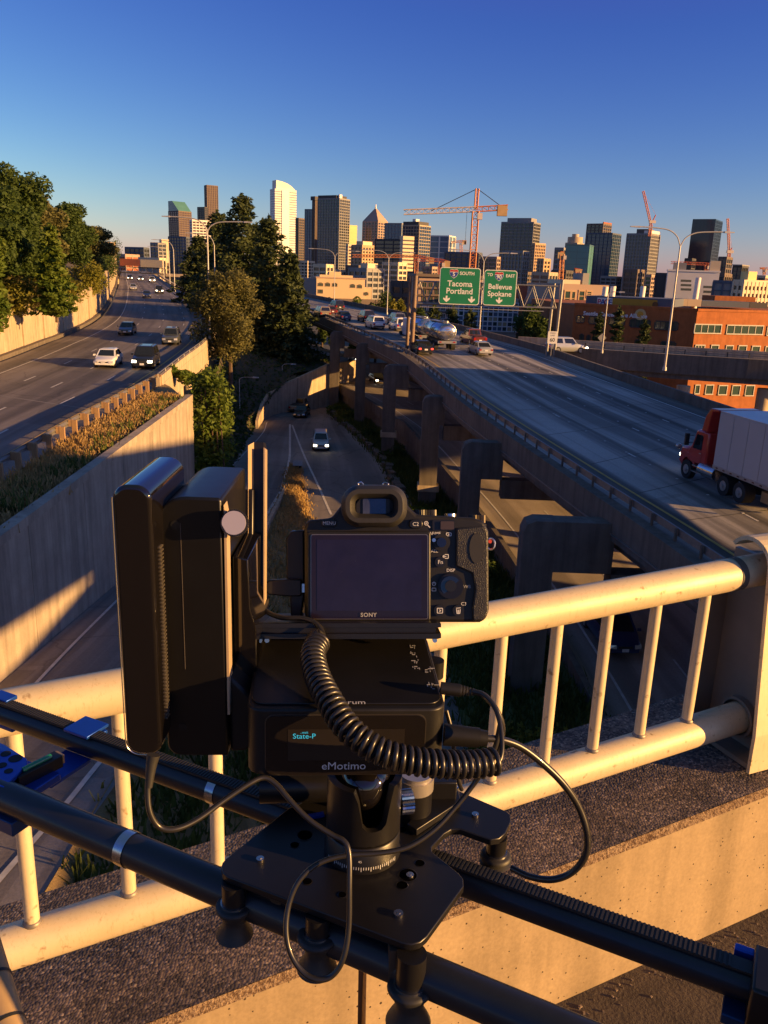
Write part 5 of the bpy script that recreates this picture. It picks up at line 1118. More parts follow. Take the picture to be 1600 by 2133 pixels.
# beige building with arched windows
K5 = ony(659, 610, 400); K5.z = 0; f5 = Facade(K5, (.975, .22, 0), (.22, -.975, 0)); eb5 = thing('beige_building', 'beige stucco building with arched windows and stepped roofline behind the viaduct', 'building', (K5.x, K5.y, -20.6))
zt5 = f5.hit(700, 580)[1]; U = lambda x: f5.hit(x, 605)[0]
STU = st('stucco_beige', (.58, .42, .25))
mb = MB(); f5.block(mb, 0, U(760), -20.6, zt5, -20, 0); mb.build('wall', STU, eb5)
mb = MB(); f5.block(mb, 0 - .4, U(760) + .4, zt5, zt5 + .5, -20.4, .4); mb.build('cornice', S_PINK, eb5)
mb = MB(); f5.block(mb, U(667), U(736), zt5 + .51, f5.hit(700, 573)[1], -14, -2); mb.build('upper_block', STU, eb5)
mb = MB(); f5.block(mb, U(688), U(713), f5.hit(700, 573)[1] + .01, f5.hit(700, 566)[1], -10, -4); mb.build('top_block', STU, eb5)
mb = MB(); f5.block(mb, U(760) + .01, U(775), -20.6, f5.hit(768, 599)[1], -16, -.5); mb.build('side_block', STU, eb5)
mb = MB(); q = [f5.pt(-11, -20.6, -9), f5.pt(-.02, -20.6, -.4), f5.pt(-.02, -20.6, -18), f5.pt(-11, -20.6, -18)]; mb.hexa(q + [Vector((p.x, p.y, zt5 - .3)) for p in q]); mb.build('side_wall', S_GREY, eb5)
for x0, x1, y0, y1 in [(663, 672.5, 591, 595), (678, 687, 591, 595.5), (693, 702, 591.5, 596), (730, 739, 594, 598.5), (744.5, 753.5, 595, 599.5), (758.5, 767, 610.5, 614)]: f5.window(eb5, x0, x1, y0, y1, 3, S_BROWN, GPANE, .2, True)
f5.window(eb5, 663, 672, 604, 610, 3, S_BROWN, GPANE, .2)
mb = MB(); f5.block(mb, -3, U(800), -20.6, f5.hit(720, 622)[1], .5, 1.2); mb.build('site_wall', S_BROWN, None, 'dark wall in front of the beige building with arched windows', 'wall')
# --- cranes
CR_O = mat('crane_orange', (.60, .20, .05), (.5, .16, .04), .3, .55); CR_R = mat('crane_red', (.42, .09, .05), (.36, .08, .04), .3, .55); CR_W = mat('crane_white', (.62, .52, .45), None, .3, .55)
def lattice(mb, a, b, w, n, r):
    a = Vector(a); b = Vector(b); z = (b - a).normalized(); x = z.cross(Vector((0, 1, 0.01))).normalized() * w / 2; y = z.cross(x).normalized() * w / 2
    cs = [x + y, x - y, -x - y, -x + y]
    for c in cs: mb.cyl(a + c, b + c, r, 5, caps=False)
    for k in range(n):
        p = a + (b - a) * k / n; q = a + (b - a) * (k + 1) / n
        for i in range(4): mb.cyl(p + cs[i], q + cs[(i + 1) % 4], r * .6, 4, caps=False); mb.cyl(p + cs[i], p + cs[(i + 1) % 4], r * .6, 4, caps=False)
def hammer(label, D_, base, top, apex, jl, jr, ml, w, cw, cabin=True, r=None, group='tower cranes'):
    P = lambda q: ony(q[0], q[1], D_); r = r or w * .10
    b, t_, ap, L, Rr = P(base), P(top), P(apex) if apex else None, P(jl), P(jr); cr = thing('tower_crane', label, 'crane', b, 0, group)
    mb = MB(); lattice(mb, b, t_, w, max(6, int((t_ - b).length / w / 1.1)), r); mb.build('mast', ml, cr)
    j = t_ + Vector((0, 0, w * .3)); mb = MB(); lattice(mb, j, L, w * .75, max(8, int((L - j).length / w)), r * .8); mb.build('jib', CR_W if apex else ml, cr)
    mb = MB(); lattice(mb, j, Rr, w * .75, max(4, int((Rr - j).length / w)), r * .8); mb.build('counter_jib', ml, cr)
    mb = MB(); mb.box(Rr - (Rr - j).normalized() * w * .9 + Vector((0, 0, -w * .5)), (w * 1.6, w, w * 1.6)); mb.build('counterweight', mat('crane_counterweight', (.45, .30, .15), None, .3, .8), cr)
    mb = MB(); mb.box(t_ + Vector((w * .7, -w * .4, -w * .8)), (w * .8, w * .8, w)); mb.build('cabin', CR_W, cr)
    if ap is not None:
        mb = MB(); lattice(mb, j, ap, w * .5, 5, r); mb.build('apex', ml, cr)
        for e in (j + (L - j) * .62, j + (Rr - j) * .85): mb = MB(); mb.cyl(ap, e, r * .6, 5); mb.build('tie_bar', DARKM, cr)
        h = j + (Rr - L).normalized() * -w * 1.3; h = j + (L - j) * .12; mb = MB(); mb.cyl(h, h - Vector((0, 0, w * 5)), r * .35, 4); mb.box(h - Vector((0, 0, w * 5.2)), (w * .25, w * .25, w * .5)); mb.build('hook_line', DARKM, cr)
hammer('large orange tower crane with a long jib to the left, above the green signs', 520, (983, 566), (991, 440), (994.5, 393), (841, 442), (1058, 432), CR_O, 3.6, 1)
hammer('low orange crane behind the dark banded tower with a long level jib', 620, (866, 590), (868, 536), None, (734, 533), (905, 541), CR_O, 2.4, 1)
hammer('small red crane just above the left green sign', 560, (917, 575), (918.5, 545), None, (862, 540), (938, 548), CR_R, 2.4, 1)
hammer('small pale crane far away left of the lamp between the green signs', 1500, (961, 528), (960, 504), None, (940, 505), (972, 503), CR_O, 4, 1)
hammer('red crane above the tan building in front of the teal glass building', 420, (1202, 590), (1203, 566), None, (1196, 562), (1212, 565), CR_R, 2.0, 1)
hammer('low red crane left of the navy glass tower with a thin jib', 850, (1470, 572), (1471, 552), None, (1398, 547), (1487, 553), CR_R, 3.0, 1)
hammer('distant crane at the far right edge of the photo', 1200, (1592, 572), (1592, 560), None, (1583, 559), (1612, 562), CR_O, 3, 1)
hammer('orange hoist mast beside the teal glass building', 700, (1168, 590), (1171, 530), None, (1167, 527), (1175, 527), CR_O, 3.0, 1)
def luffing(label, D_, base, piv, tip, back):
    P = lambda q: ony(q[0], q[1], D_); b, p, t_, k = P(base), P(piv), P(tip), P(back); cr = thing('luffing_crane', label, 'crane', b, 0, 'tower cranes'); w = D_ * .0028
    mb = MB(); lattice(mb, b, p, w, 6, w * .12); mb.build('mast', CR_R, cr); mb = MB(); lattice(mb, p, t_, w * .7, 14, w * .1); mb.build('jib', CR_R, cr)
    mb = MB(); mb.cyl(p, k, w * .22, 6); mb.cyl(k, t_, w * .05, 4); mb.build('back_mast', CR_R, cr); mb = MB(); mb.box(p + (k - p) * .3, (w * 2.6, w, w * 1.1)); mb.build('machine_deck', CR_W, cr)
luffing('red luffing crane standing on the grey residential tower', 980, (1353, 492), (1356, 468), (1340, 398), (1366, 448))
luffing('red luffing crane right of the navy glass tower', 1000, (1517, 545), (1519, 528), (1516, 455), (1525, 516))
# ================================================================== VEHICLES
def paint(name, c, metal=.2): return mat(name, c, tuple(x * .95 for x in c), 2, .32, metal, coat=.6)
P_WHITE = paint('paint_white', (.72, .72, .72), 0); P_BLACK = paint('paint_black', (.018, .018, .02)); P_SILV = paint('paint_silver', (.48, .49, .50), .5); P_GREY = paint('paint_grey', (.10, .11, .12), .3); P_RED = paint('paint_red', (.42, .02, .015), 0); P_BLUE = paint('paint_blue', (.02, .035, .11), .2); P_TAN = paint('paint_tan', (.30, .25, .18), .3); P_MAR = paint('paint_maroon', (.12, .025, .02), .1)
CGLASS = mat('car_glass', (.015, .017, .02), None, 2, .06, spec=.8); TYRE = mat('tyre', (.018, .018, .018), None, 5, .85); RIM = mat('alloy_rim', (.45, .45, .46), None, 5, .35, .8)
LAMP_ON = mat('headlight_lit', (.9, .85, .7), None, 5, .2, emit=(1, .86, .62), estr=4.0); LAMP_OFF = mat('headlight_clear', (.55, .55, .52), None, 5, .12, .3); TAIL = mat('tail_light', (.30, .012, .01), None, 5, .2); TAIL_ON = mat('tail_light_lit', (.6, .02, .01), None, 5, .2, emit=(1, .05, .03), estr=1.6)
PLATE = mat('licence_plate', (.65, .66, .70), None, 5, .4); TRIM = mat('black_trim', (.02, .02, .02), None, 4, .55)
def loft_sections(mb, secs, smooth=True):
    m = len(secs[0]); vs = [p for s in secs for p in s]
    mb.add(vs, [(i * m + k, i * m + (k + 1) % m, (i + 1) * m + (k + 1) % m, (i + 1) * m + k) for i in range(len(secs) - 1) for k in range(m)], smooth)
    mb.add(secs[0], [tuple(range(m - 1, -1, -1))]); mb.add(secs[-1], [tuple(range(m))])
def car(name, kind, body, label, cat='car', lit=False, brake=False, roof=None, group=None, extra=None):
    S = dict(sedan=(4.7, 1.80, 1.46, .95, (-1.95, 1.15), (-1.12, .28), .96, .78),
             hatch=(4.3, 1.78, 1.52, .98, (-2.05, 1.2), (-1.55, .35), 1.0, .80),
             suv=(4.75, 1.90, 1.80, 1.10, (-2.28, 1.05), (-2.0, .42), 1.08, .98),
             van=(5.0, 1.96, 1.82, 1.08, (-2.42, 1.65), (-2.2, .75), 1.04, .92),
             pickup=(5.5, 1.98, 1.86, 1.12, (-.75, 1.2), (-.55, .55), 1.10, 1.05))[kind]
    L, Wd, H, belt, (c0, c1), (r0, r1), tail, hood = S; w = Wd / 2; t = thing(name, label, cat, (0, 0, 0), 0, group)
    def sec(y, hw, zb, zt):
        b = .10; return [Vector((-hw + b, y, zb)), Vector((hw - b, y, zb)), Vector((hw, y, zb + .16)), Vector((hw, y, zb + (zt - zb) * .62)), Vector((hw - .07, y, zt - .04)), Vector((hw - .2, y, zt)), Vector((-hw + .2, y, zt)), Vector((-hw + .07, y, zt - .04)), Vector((-hw, y, zb + (zt - zb) * .62)), Vector((-hw, y, zb + .16))]
    mb = MB(); lb = L / 2
    loft_sections(mb, [sec(-lb, w * .90, .38, tail * .82), sec(-lb + .12, w * .97, .30, tail * .97), sec(-lb + .7, w, .22, tail), sec(c0 + .3, w, .22, belt), sec(c1 - .15, w, .22, belt), sec(c1 + .1, w * .995, .22, hood + .12), sec(lb - .55, w * .96, .24, hood), sec(lb - .12, w * .90, .28, hood * .90), sec(lb, w * .80, .36, hood * .74)])
    mb.build('body', body, t)
    q = lambda y, hw, z: [Vector((-hw, y, z)), Vector((hw, y, z))]
    rw_ = w * .74; bw = w * .93; bt = belt - .05
    A = [Vector((-bw, c0, bt)), Vector((bw, c0, bt)), Vector((bw, c1, bt)), Vector((-bw, c1, bt))]; B_ = [Vector((-rw_, r0, H)), Vector((rw_, r0, H)), Vector((rw_, r1, H)), Vector((-rw_, r1, H))]
    B2 = [Vector((-rw_ + .12, r0 + .2, H + .05)), Vector((rw_ - .12, r0 + .2, H + .05)), Vector((rw_ - .12, r1 - .2, H + .05)), Vector((-rw_ + .12, r1 - .2, H + .05))]
    mb = MB(); mb.hexa(A + B_); mb.hexa(B_ + B2); mb.build('cabin', roof or body, t)
    def pane(nm, a, b, c, d, m_=.1, n_=.08):
        f = lambda u, v: a * (1 - u) * (1 - v) + b * u * (1 - v) + c * u * v + d * (1 - u) * v
        n = (b - a).cross(d - a).normalized() * .012; P = [f(n_, m_) + n, f(1 - n_, m_) + n, f(1 - n_, 1 - m_) + n, f(n_, 1 - m_) + n]
        mb = MB(); mb.hexa([p - n * 2.2 for p in P] + P); mb.build(nm, CGLASS, t)
    pane('windshield', A[2], A[3], B_[3], B_[2]); pane('rear_window', A[0], A[1], B_[1], B_[0], .14)
    ym = (c0 + c1) / 2; rm = (r0 + r1) / 2
    for s in (1, -1):
        a0 = Vector((s * bw, c0, bt)); a1 = Vector((s * bw, c1, bt)); b0 = Vector((s * rw_, r0, H)); b1 = Vector((s * rw_, r1, H)); am = (a0 + a1) / 2; bm = (b0 + b1) / 2
        if s > 0: pane('side_window', a0, am, bm, b0, .14, .09); pane('side_window', am, a1, b1, bm, .14, .09)
        else: pane('side_window', am, a0, b0, bm, .14, .09); pane('side_window', a1, am, bm, b1, .14, .09)
        mb = MB(); mb.box((s * (w + .10), c1 - .25, bt + .12), (.2, .1, .15)); mb.build('mirror', body, t)
        r = .33 if H < 1.7 else .37
        for y in (-L * .29, L * .30):
            mb = MB(); mb.cyl((s * (w - .22), y, r), (s * (w + .01), y, r), r, 16); wh = mb.build('wheel', TYRE, t)
            mb = MB(); mb.cyl((s * (w - .02), y, r), (s * (w + .022), y, r), r * .62, 12); mb.build('rim', RIM, wh)
        hz = hood * .70; mb = MB(); mb.hexa([Vector((s * w * .90, lb - .20, hz - .10)), Vector((s * w * .90, lb + .0, hz - .10)), Vector((s * w * .50, lb + .06, hz - .10)), Vector((s * w * .50, lb - .1, hz - .10)), Vector((s * w * .88, lb - .22, hz + .10)), Vector((s * w * .88, lb - .05, hz + .10)), Vector((s * w * .50, lb + .03, hz + .09)), Vector((s * w * .50, lb - .12, hz + .09))]); mb.build('headlight', LAMP_ON if lit else LAMP_OFF, t)
        tz = tail * .72; mb = MB(); mb.box((s * w * .76, -lb + .01, tz), (w * .28, .1, .16 if H < 1.7 else .26)); mb.build('tail_light', TAIL_ON if brake else TAIL, t)
    mb = MB(); mb.box((0, lb - .01, hood * .66), (w * .8, .06, .13)); mb.build('grille', TRIM, t)
    mb = MB(); mb.box((0, lb - .03, .40), (w * 1.5, .14, .16)); mb.build('bumper', body if kind != 'pickup' else RIM, t); mb = MB(); mb.box((0, -lb + .03, .45), (w * 1.7, .16, .2)); mb.build('bumper', body if kind in ('sedan', 'hatch') else TRIM, t)
    mb = MB(); mb.box((0, lb + .045, .46), (.36, .02, .17)); mb.build('licence_plate', PLATE, t); mb = MB(); mb.box((0, -lb - .055, .62), (.36, .02, .17)); mb.build('licence_plate', PLATE, t)
    if kind == 'pickup':
        mb = MB(); mb.box((0, -1.75, 1.125), (w * 1.55, 1.75, .02)); mb.build('cargo_bed', TRIM, t)
    if extra == 'rack':
        mb = MB()
        for s in (-1, 1): mb.box((s * rw_ * .8, rm, H + .1), (.04, (r1 - r0) * .9, .04))
        mb.build('roof_rack', TRIM, t)
    if extra == 'spare':
        mb = MB(); mb.cyl((0, -lb - .02, .98), (0, -lb - .22, .98), .34, 16); mb.build('spare_wheel', P_WHITE, t)
    return t
def heading(PA, PB, p, away):
    M = [(a + b) / 2 for a, b in zip(PA, PB)]; i = min(range(len(M)), key=lambda k: (M[k][0] - p.x) ** 2 + (M[k][1] - p.y) ** 2); i = min(max(i, 1), len(M) - 2); d = M[i + 1] - M[i - 1]
    a = math.atan2(-d[0], d[1]); return a if away else a + math.pi
def place(px, py, f, road, away, *a, **k):
    p = onf(px, py, f) if callable(f) else onz(px, py, f); t = car(*a, **k); t.location = p + Vector((0, 0, .015)); t.rotation_euler = (0, 0, heading(road[0], road[1], p, away)); return t
LR, VR_, XR_, RR_ = (LA, LB), (UA, UB), (XA, XB), (RA, RB); GL_ = 'cars on the left freeway'; GV = 'cars on the viaduct'
place(227, 762, zl, LR, False, 'sedan', 'sedan', P_WHITE, 'white sedan driving towards the camera on the left freeway', group=GL_)
place(305, 764, zl, LR, False, 'sport_utility', 'suv', P_BLACK, 'black SUV with lit headlights and roof rack on the left freeway', lit=True, extra='rack', group=GL_)
place(266, 696, zl, LR, False, 'sedan', 'sedan', P_GREY, 'dark grey sedan with unlit lamps in the left lane of the left freeway', group=GL_)
place(358, 716, zl, LR, False, 'sport_utility', 'suv', P_GREY, 'dark grey SUV in the right lane of the left freeway, beside the lamp post', group=GL_)
place(278, 604, zl, LR, False, 'hatchback', 'hatch', P_SILV, 'small pale car far down the left freeway in the left lane', group=GL_)
place(332, 611, zl, LR, False, 'sport_utility', 'suv', P_BLACK, 'dark SUV with a lit lamp far down the left freeway', lit=True, group=GL_)
place(306, 620, zl, LR, False, 'sedan', 'sedan', P_BLUE, 'dark blue sedan far down the middle of the left freeway', group=GL_)
place(317, 588, zl, LR, False, 'sport_utility', 'suv', P_SILV, 'silver SUV under the far gantry on the left freeway', lit=True, group=GL_)
place(271, 582, zl, LR, False, 'sedan', 'sedan', P_BLACK, 'farthest dark sedan with lit headlights under the far gantry, leftmost', lit=True, group=GL_)
place(293, 584, zl, LR, False, 'sedan', 'sedan', P_GREY, 'farthest dark sedan under the middle of the far gantry', lit=True, group=GL_)
place(999, 738, zv, VR_, True, 'sedan', 'sedan', P_SILV, 'silver sedan seen from behind to the right of the tanker', group=GV)
place(984, 716, zv, VR_, True, 'pickup', 'pickup', P_MAR, 'dark maroon pickup just beyond the silver sedan by the right barrier', 'pickup truck', group=GV)
place(877, 736, zv, VR_, True, 'sedan', 'sedan', P_BLACK, 'black sedan with brake lights on left of the tanker', brake=True, group=GV)
place(829, 688, zv, VR_, True, 'sport_utility', 'suv', P_WHITE, 'white SUV with a spare wheel on its back, left of the gantry posts', extra='spare', group=GV)
place(825, 676, zv, VR_, True, 'sport_utility', 'suv', P_GREY, 'dark SUV with red tail lamps just beyond the white SUV', brake=True, group=GV)
place(780, 684, zv, VR_, True, 'minivan', 'van', P_WHITE, 'white minivan lit from behind in the middle of the viaduct', 'van', group=GV)
place(762, 670, zv, VR_, True, 'sport_utility', 'suv', P_BLACK, 'black SUV beyond the white minivan', group=GV)
place(714, 667, zv, VR_, True, 'sedan', 'sedan', P_BLUE, 'dark blue car in the middle lane of the far viaduct', group=GV)
place(671, 661, zv, VR_, True, 'minivan', 'van', P_TAN, 'cream lit minivan in the left lane of the far viaduct', 'van', group=GV)
place(686, 655, zv, VR_, True, 'sedan', 'sedan', P_MAR, 'maroon sedan right of the cream minivan on the far viaduct', group=GV)
place(700, 646, zv, VR_, True, 'sport_utility', 'suv', P_BLACK, 'farthest dark SUV at the bend of the viaduct', group=GV)
place(668, 932, ZR, RR_, False, 'sport_utility', 'suv', P_SILV, 'silver car with lit headlights coming up the lower ramp', lit=True)
place(629, 866, ZR, RR_, False, 'sedan', 'sedan', P_BLACK, 'black sedan on the ramp before the lit panel wall')
place(625, 855, ZR, RR_, True, 'pickup', 'pickup', P_TAN, 'tan pickup truck just beyond the black sedan on the ramp', 'pickup truck')
place(785, 796, ze, XR_, False, 'sedan', 'sedan', P_BLACK, 'black car with lit headlights between viaduct columns on the lower lanes', lit=True)
place(740, 752, ze, XR_, False, 'sedan', 'sedan', P_GREY, 'dark car with lit headlights deep in the shade of the lower lanes', lit=True)
place(1268, 1330, ze, XR_, False, 'minivan', 'van', P_BLUE, 'dark blue minivan on the lower lanes seen through the railing', 'van')
for px, py, kd, pt, lab, lt in [(1186, 720, 'suv', P_SILV, 'silver SUV on the off-ramp right of the speed limit sign', True)]:
    c = ony(px, py, 98 if px < 1300 else 93.5); t = car('off_ramp_car', kd, pt, lab, lit=lt); t.location = (c.x, c.y + 1.5, -7.98); t.rotation_euler = (0, 0, R(-80) + math.pi * (0 if px > 1300 else 1) * 0 - (R(0)))
# --- tanker: truck with tank and a tank trailer
CHROME = mat('polished_tank', (.62, .62, .63), (.5, .5, .52), 1.5, .16, .9, rvar=.06)
p = onf(931, 731, zv); a = heading(UA, UB, p, True)
tk = thing('tanker_truck', 'polished silver tank truck pulling a second tank trailer along the viaduct', 'tank truck', p, 0)
def tank(y0, y1):
    r = 1.02; prof = [(0.02, y0), (r * .6, y0 + .06), (r * .9, y0 + .18), (r, y0 + .4), (r, y1 - .4), (r * .9, y1 - .18), (r * .6, y1 - .06), (.02, y1)]
    M = Matrix.Translation(p + Vector((0, 0, 2.15))) @ Matrix(((1.12, 0, 0, 0), (0, 0, 1, 0), (0, 1, 0, 0), (0, 0, 0, 1)))
    mb = MB(); mb.lathe(prof, 28, M); tn = mb.build('tank', CHROME, tk)
    for y in (y0 + .5, (y0 + y1) / 2, y1 - .5):
        mb = MB(); mb.lathe([(r + .01, y - .05), (r + .035, y - .04), (r + .035, y + .04), (r + .01, y + .05)], 28, M); mb.build('tank_band', RIM, tn)
    mb = MB(); mb.box(p + Vector((0, (y0 + y1) / 2, 3.22)), (.7, (y1 - y0) * .8, .10)); mb.build('catwalk', RIM, tk); mb = MB(); mb.cyl(p + Vector((0, (y0 + y1) / 2 - 1, 3.2)), p + Vector((0, (y0 + y1) / 2 - 1, 3.42)), .3, 12); mb.cyl(p + Vector((0, y0 + .9, 3.2)), p + Vector((0, y0 + .9, 3.42)), .3, 12); mb.build('hatch', RIM, tk)
    mb = MB(); mb.box(p + Vector((0, y0 + .1, 1.0)), (2.3, .18, .30)); mb.build('bumper', RIM, tk); mb = MB(); mb.box(p + Vector((0, (y0 + y1) / 2, 1.05)), (1.1, y1 - y0 - .4, .22)); mb.build('chassis', TRIM, tk)
    for s in (-1, 1):
        mb = MB(); mb.box(p + Vector((s * .85, y0 + .0, 1.02)), (.25, .06, .14)); mb.build('tail_light', TAIL, tk)
def truck_wheel(par, s, y, x=1.05, r=.50, w_=.5, base=p, M=None):
    q = lambda X, Y_, Z_: base + Vector((X, Y_, Z_)); mb = MB(); mb.cyl(q(s * (x - w_ / 2), y, r), q(s * (x + w_ / 2), y, r), r, 20); wh = mb.build('wheel', TYRE, par); mb = MB(); mb.cyl(q(s * (x + w_ / 2 - .1), y, r), q(s * (x + w_ / 2 + .015), y, r), r * .58, 16, r * .5); mb.cyl(q(s * (x + w_ / 2 + .016), y, r), q(s * (x + w_ / 2 + .07), y, r), r * .2, 10); mb.build('rim', RIM, wh)
tank(0, 7.4); tank(9.2, 15.2)
for y in (1.4, 2.7, 6.2, 10.4, 11.7): 
    for s in (-1, 1): truck_wheel(tk, s, y)
mb = MB(); mb.box(p + Vector((0, 16.8, 1.75)), (2.3, 2.2, 2.3)); mb.build('cab', P_WHITE, tk, bevel=.12); mb = MB(); mb.box(p + Vector((0, 18.6, 1.2)), (1.9, 1.6, 1.2)); mb.build('hood', P_WHITE, tk, bevel=.15); mb = MB(); mb.box(p + Vector((0, 15.69, 2.25)), (1.6, .02, .6)); mb.build('rear_window', CGLASS, tk)
for s in (-1, 1): truck_wheel(tk, s, 18.9)
M_t = frame(p + Vector((0, -.004, 2.25)), (1, 0, 0), (0, 0, 1)); DT = mat('tank_lettering', (.25, .16, .08), None, 2, .6)
mb = MB()
for k, (w_, z) in enumerate(((.5, .33), (.95, .12), (.8, -.06), (.45, -.26))):
    for j in range(int(w_ / .09)): mb.box(p + Vector((-w_ / 2 + .09 * j + .045, -.006, 2.15 + z)), (.055, .012, .08 + .02 * (j % 2)))
mb.build('lettering', DT, tk)
tk.rotation_euler = (0, 0, a)
# --- red tractor with a grey box trailer
p = onf(1431, 996, zv); a = heading(UA, UB, p, True)
tr = thing('semi_truck', 'red tractor unit hauling a long pale grey box trailer on the viaduct', 'truck', p, 0)
B = lambda x, y, z: p + Vector((x, y, z)) + Vector((1.05, 0, 0))
P_TRED = mat('truck_red', (.40, .022, .016), (.36, .02, .014), 1, .3, coat=.5)
def hx(mb, x0, x1, pr):   # side profile (y,z) polygon swept across the width
    M = Matrix.Translation(B(0, 0, 0)) @ Matrix(((0, 0, 1, 0), (1, 0, 0, 0), (0, 1, 0, 0), (0, 0, 0, 1))); mb.prism(pr, x0, x1, M); return mb
hx(MB(), -1.08, 1.08, [(-1.55, .95), (.25, .95), (.25, 1.55), (-.05, 1.85), (-.32, 2.62), (-.50, 2.75), (-1.55, 2.75)]).build('cab', P_TRED, tr, bevel=.10)
hx(MB(), -.86, .86, [(.26, .85), (1.35, .75), (1.42, 1.15), (1.25, 1.52), (.26, 1.66)]).build('hood', P_TRED, tr, bevel=.12)
for s in (-1, 1):
    o = 1.04 * s; x0, x1 = sorted((o - .20 * s, o + .06 * s))
    hx(MB(), x0, x1, [(.62, .62), (.58, .85), (.44, 1.05), (.18, 1.14), (-.14, 1.10), (-.40, .92), (-.52, .70), (-.60, .95), (-.2, 1.32), (.3, 1.38), (.7, 1.25), (.95, .85)]).build('fender', P_TRED, tr)
    mb = MB(); mb.cyl(B(s * .70, 1.30, 1.05), B(s * .70, 1.40, 1.05), .15, 12); mb.build('headlight', LAMP_ON, tr)
    hx(MB(), *sorted((s * 1.075, s * 1.095)), [(-1.05, 1.72), (-.22, 1.72), (-.48, 2.5), (-1.05, 2.5)]).build('side_window', CGLASS, tr)
    hx(MB(), *sorted((s * 1.083, s * 1.097)), [(-1.12, 1.0), (-.12, 1.0), (-.12, 1.66), (-1.12, 1.66)]).build('door', P_TRED, tr, bevel=.01); mb = MB(); mb.box(B(s * 1.11, -.98, 1.55), (.03, .16, .04)); mb.build('door_handle', RIM, tr)
    mb = MB(); mb.box(B(s * 1.42, -.10, 2.15), (.22, .12, .62)); mb.cyl(B(s * 1.05, -.12, 2.35), B(s * 1.42, -.1, 2.35), .02, 5); mb.cyl(B(s * 1.05, -.12, 1.95), B(s * 1.42, -.1, 1.95), .02, 5); mb.build('mirror', TRIM, tr)
    mb = MB(); mb.lathe([(.02, .16), (.12, .14), (.16, .06), (.17, 0)], 14, Matrix.Translation(B(s * 1.36, .75, 1.62)) @ Matrix.Rotation(R(90), 4, 'X')); mb.build('spot_mirror', RIM, tr)
    mb = MB(); mb.cyl(B(s * .95, -2.55, .80), B(s * .95, -1.15, .80), .33, 16); mb.build('fuel_tank', CHROME, tr); mb = MB(); mb.box(B(s * 1.05, -.95, .55), (.3, .9, .05)); mb.box(B(s * 1.05, -.95, .85), (.25, .9, .05)); mb.build('step', RIM, tr)
    for y in (0.05,): truck_wheel(tr, s, y, 1.0, .50, .32, B(0, 0, 0))
    for y in (-3.6, -4.95): truck_wheel(tr, s, y, .98, .50, .56, B(0, 0, 0))
hx(MB(), -.98, .98, [(-.43, 1.90), (-.39, 1.90), (-.555, 2.5), (-.595, 2.5)]).build('windshield', CGLASS, tr)
mb = MB(); hx(mb, -1.18, 1.18, [(-1.50, 2.76), (-.95, 2.76), (-1.15, 3.55), (-1.55, 4.02), (-2.25, 4.02), (-2.25, 3.9), (-1.72, 3.86), (-1.62, 3.5)]).build('roof_fairing', P_TRED, tr, bevel=.04)
mb = MB(); mb.box(B(0, -3.0, .85), (.9, 6.6, .25)); mb.build('chassis', TRIM, tr)
TRL = mat('trailer_skin', (.42, .40, .40), (.38, .36, .36), .5, .5, .0); TROOF = mat('trailer_roof', (.62, .64, .68), (.55, .57, .6), .5, .4)
y0 = -2.55; n = 12; 
mb = MB(); mb.box(B(0, y0 - 7.3, 2.62), (2.52, 14.6, 2.8)); mb.build('trailer_box', TRL, tr)
for k in range(n):
    for s in (-1, 1):
        mb = MB(); mb.box(B(s * 1.27, y0 - .61 - 1.2166 * k, 2.64), (.03, 1.18, 2.62)); mb.build('panel', TRL, tr)
mb = MB(); mb.box(B(0, y0 - 7.3, 4.035), (2.58, 14.6, .02)); mb.build('trailer_roof', TROOF, tr)
for s in (-1, 1):
    mb = MB(); mb.box(B(s * 1.275, y0 - 7.3, 1.24), (.06, 14.6, .18)); rl = mb.build('bottom_rail', RIM, tr); mb = MB()
    for k in range(24): mb.box(B(s * 1.31, y0 - .4 - .6 * k, 1.24), (.02, .16, .06))
    mb.build('marker', mat('marker_red', (.10, .02, .02), None, 2, .5), rl, kind='stuff')
    mb = MB(); mb.box(B(s * 1.1, y0 - 4.6, .75), (.12, .12, 1.0)); mb.build('landing_leg', TRIM, tr)
    for y in (-14.2, -15.5): truck_wheel(tr, s, y, .98, .50, .56, B(0, 0, 0))
mb = MB(); mb.box(B(0, -6.2, .55), (1.4, .7, .5)); mb.build('underslung_box', mat('tan_box', (.35, .22, .10), None, 3, .7), tr)
tr.rotation_euler = (0, 0, a)
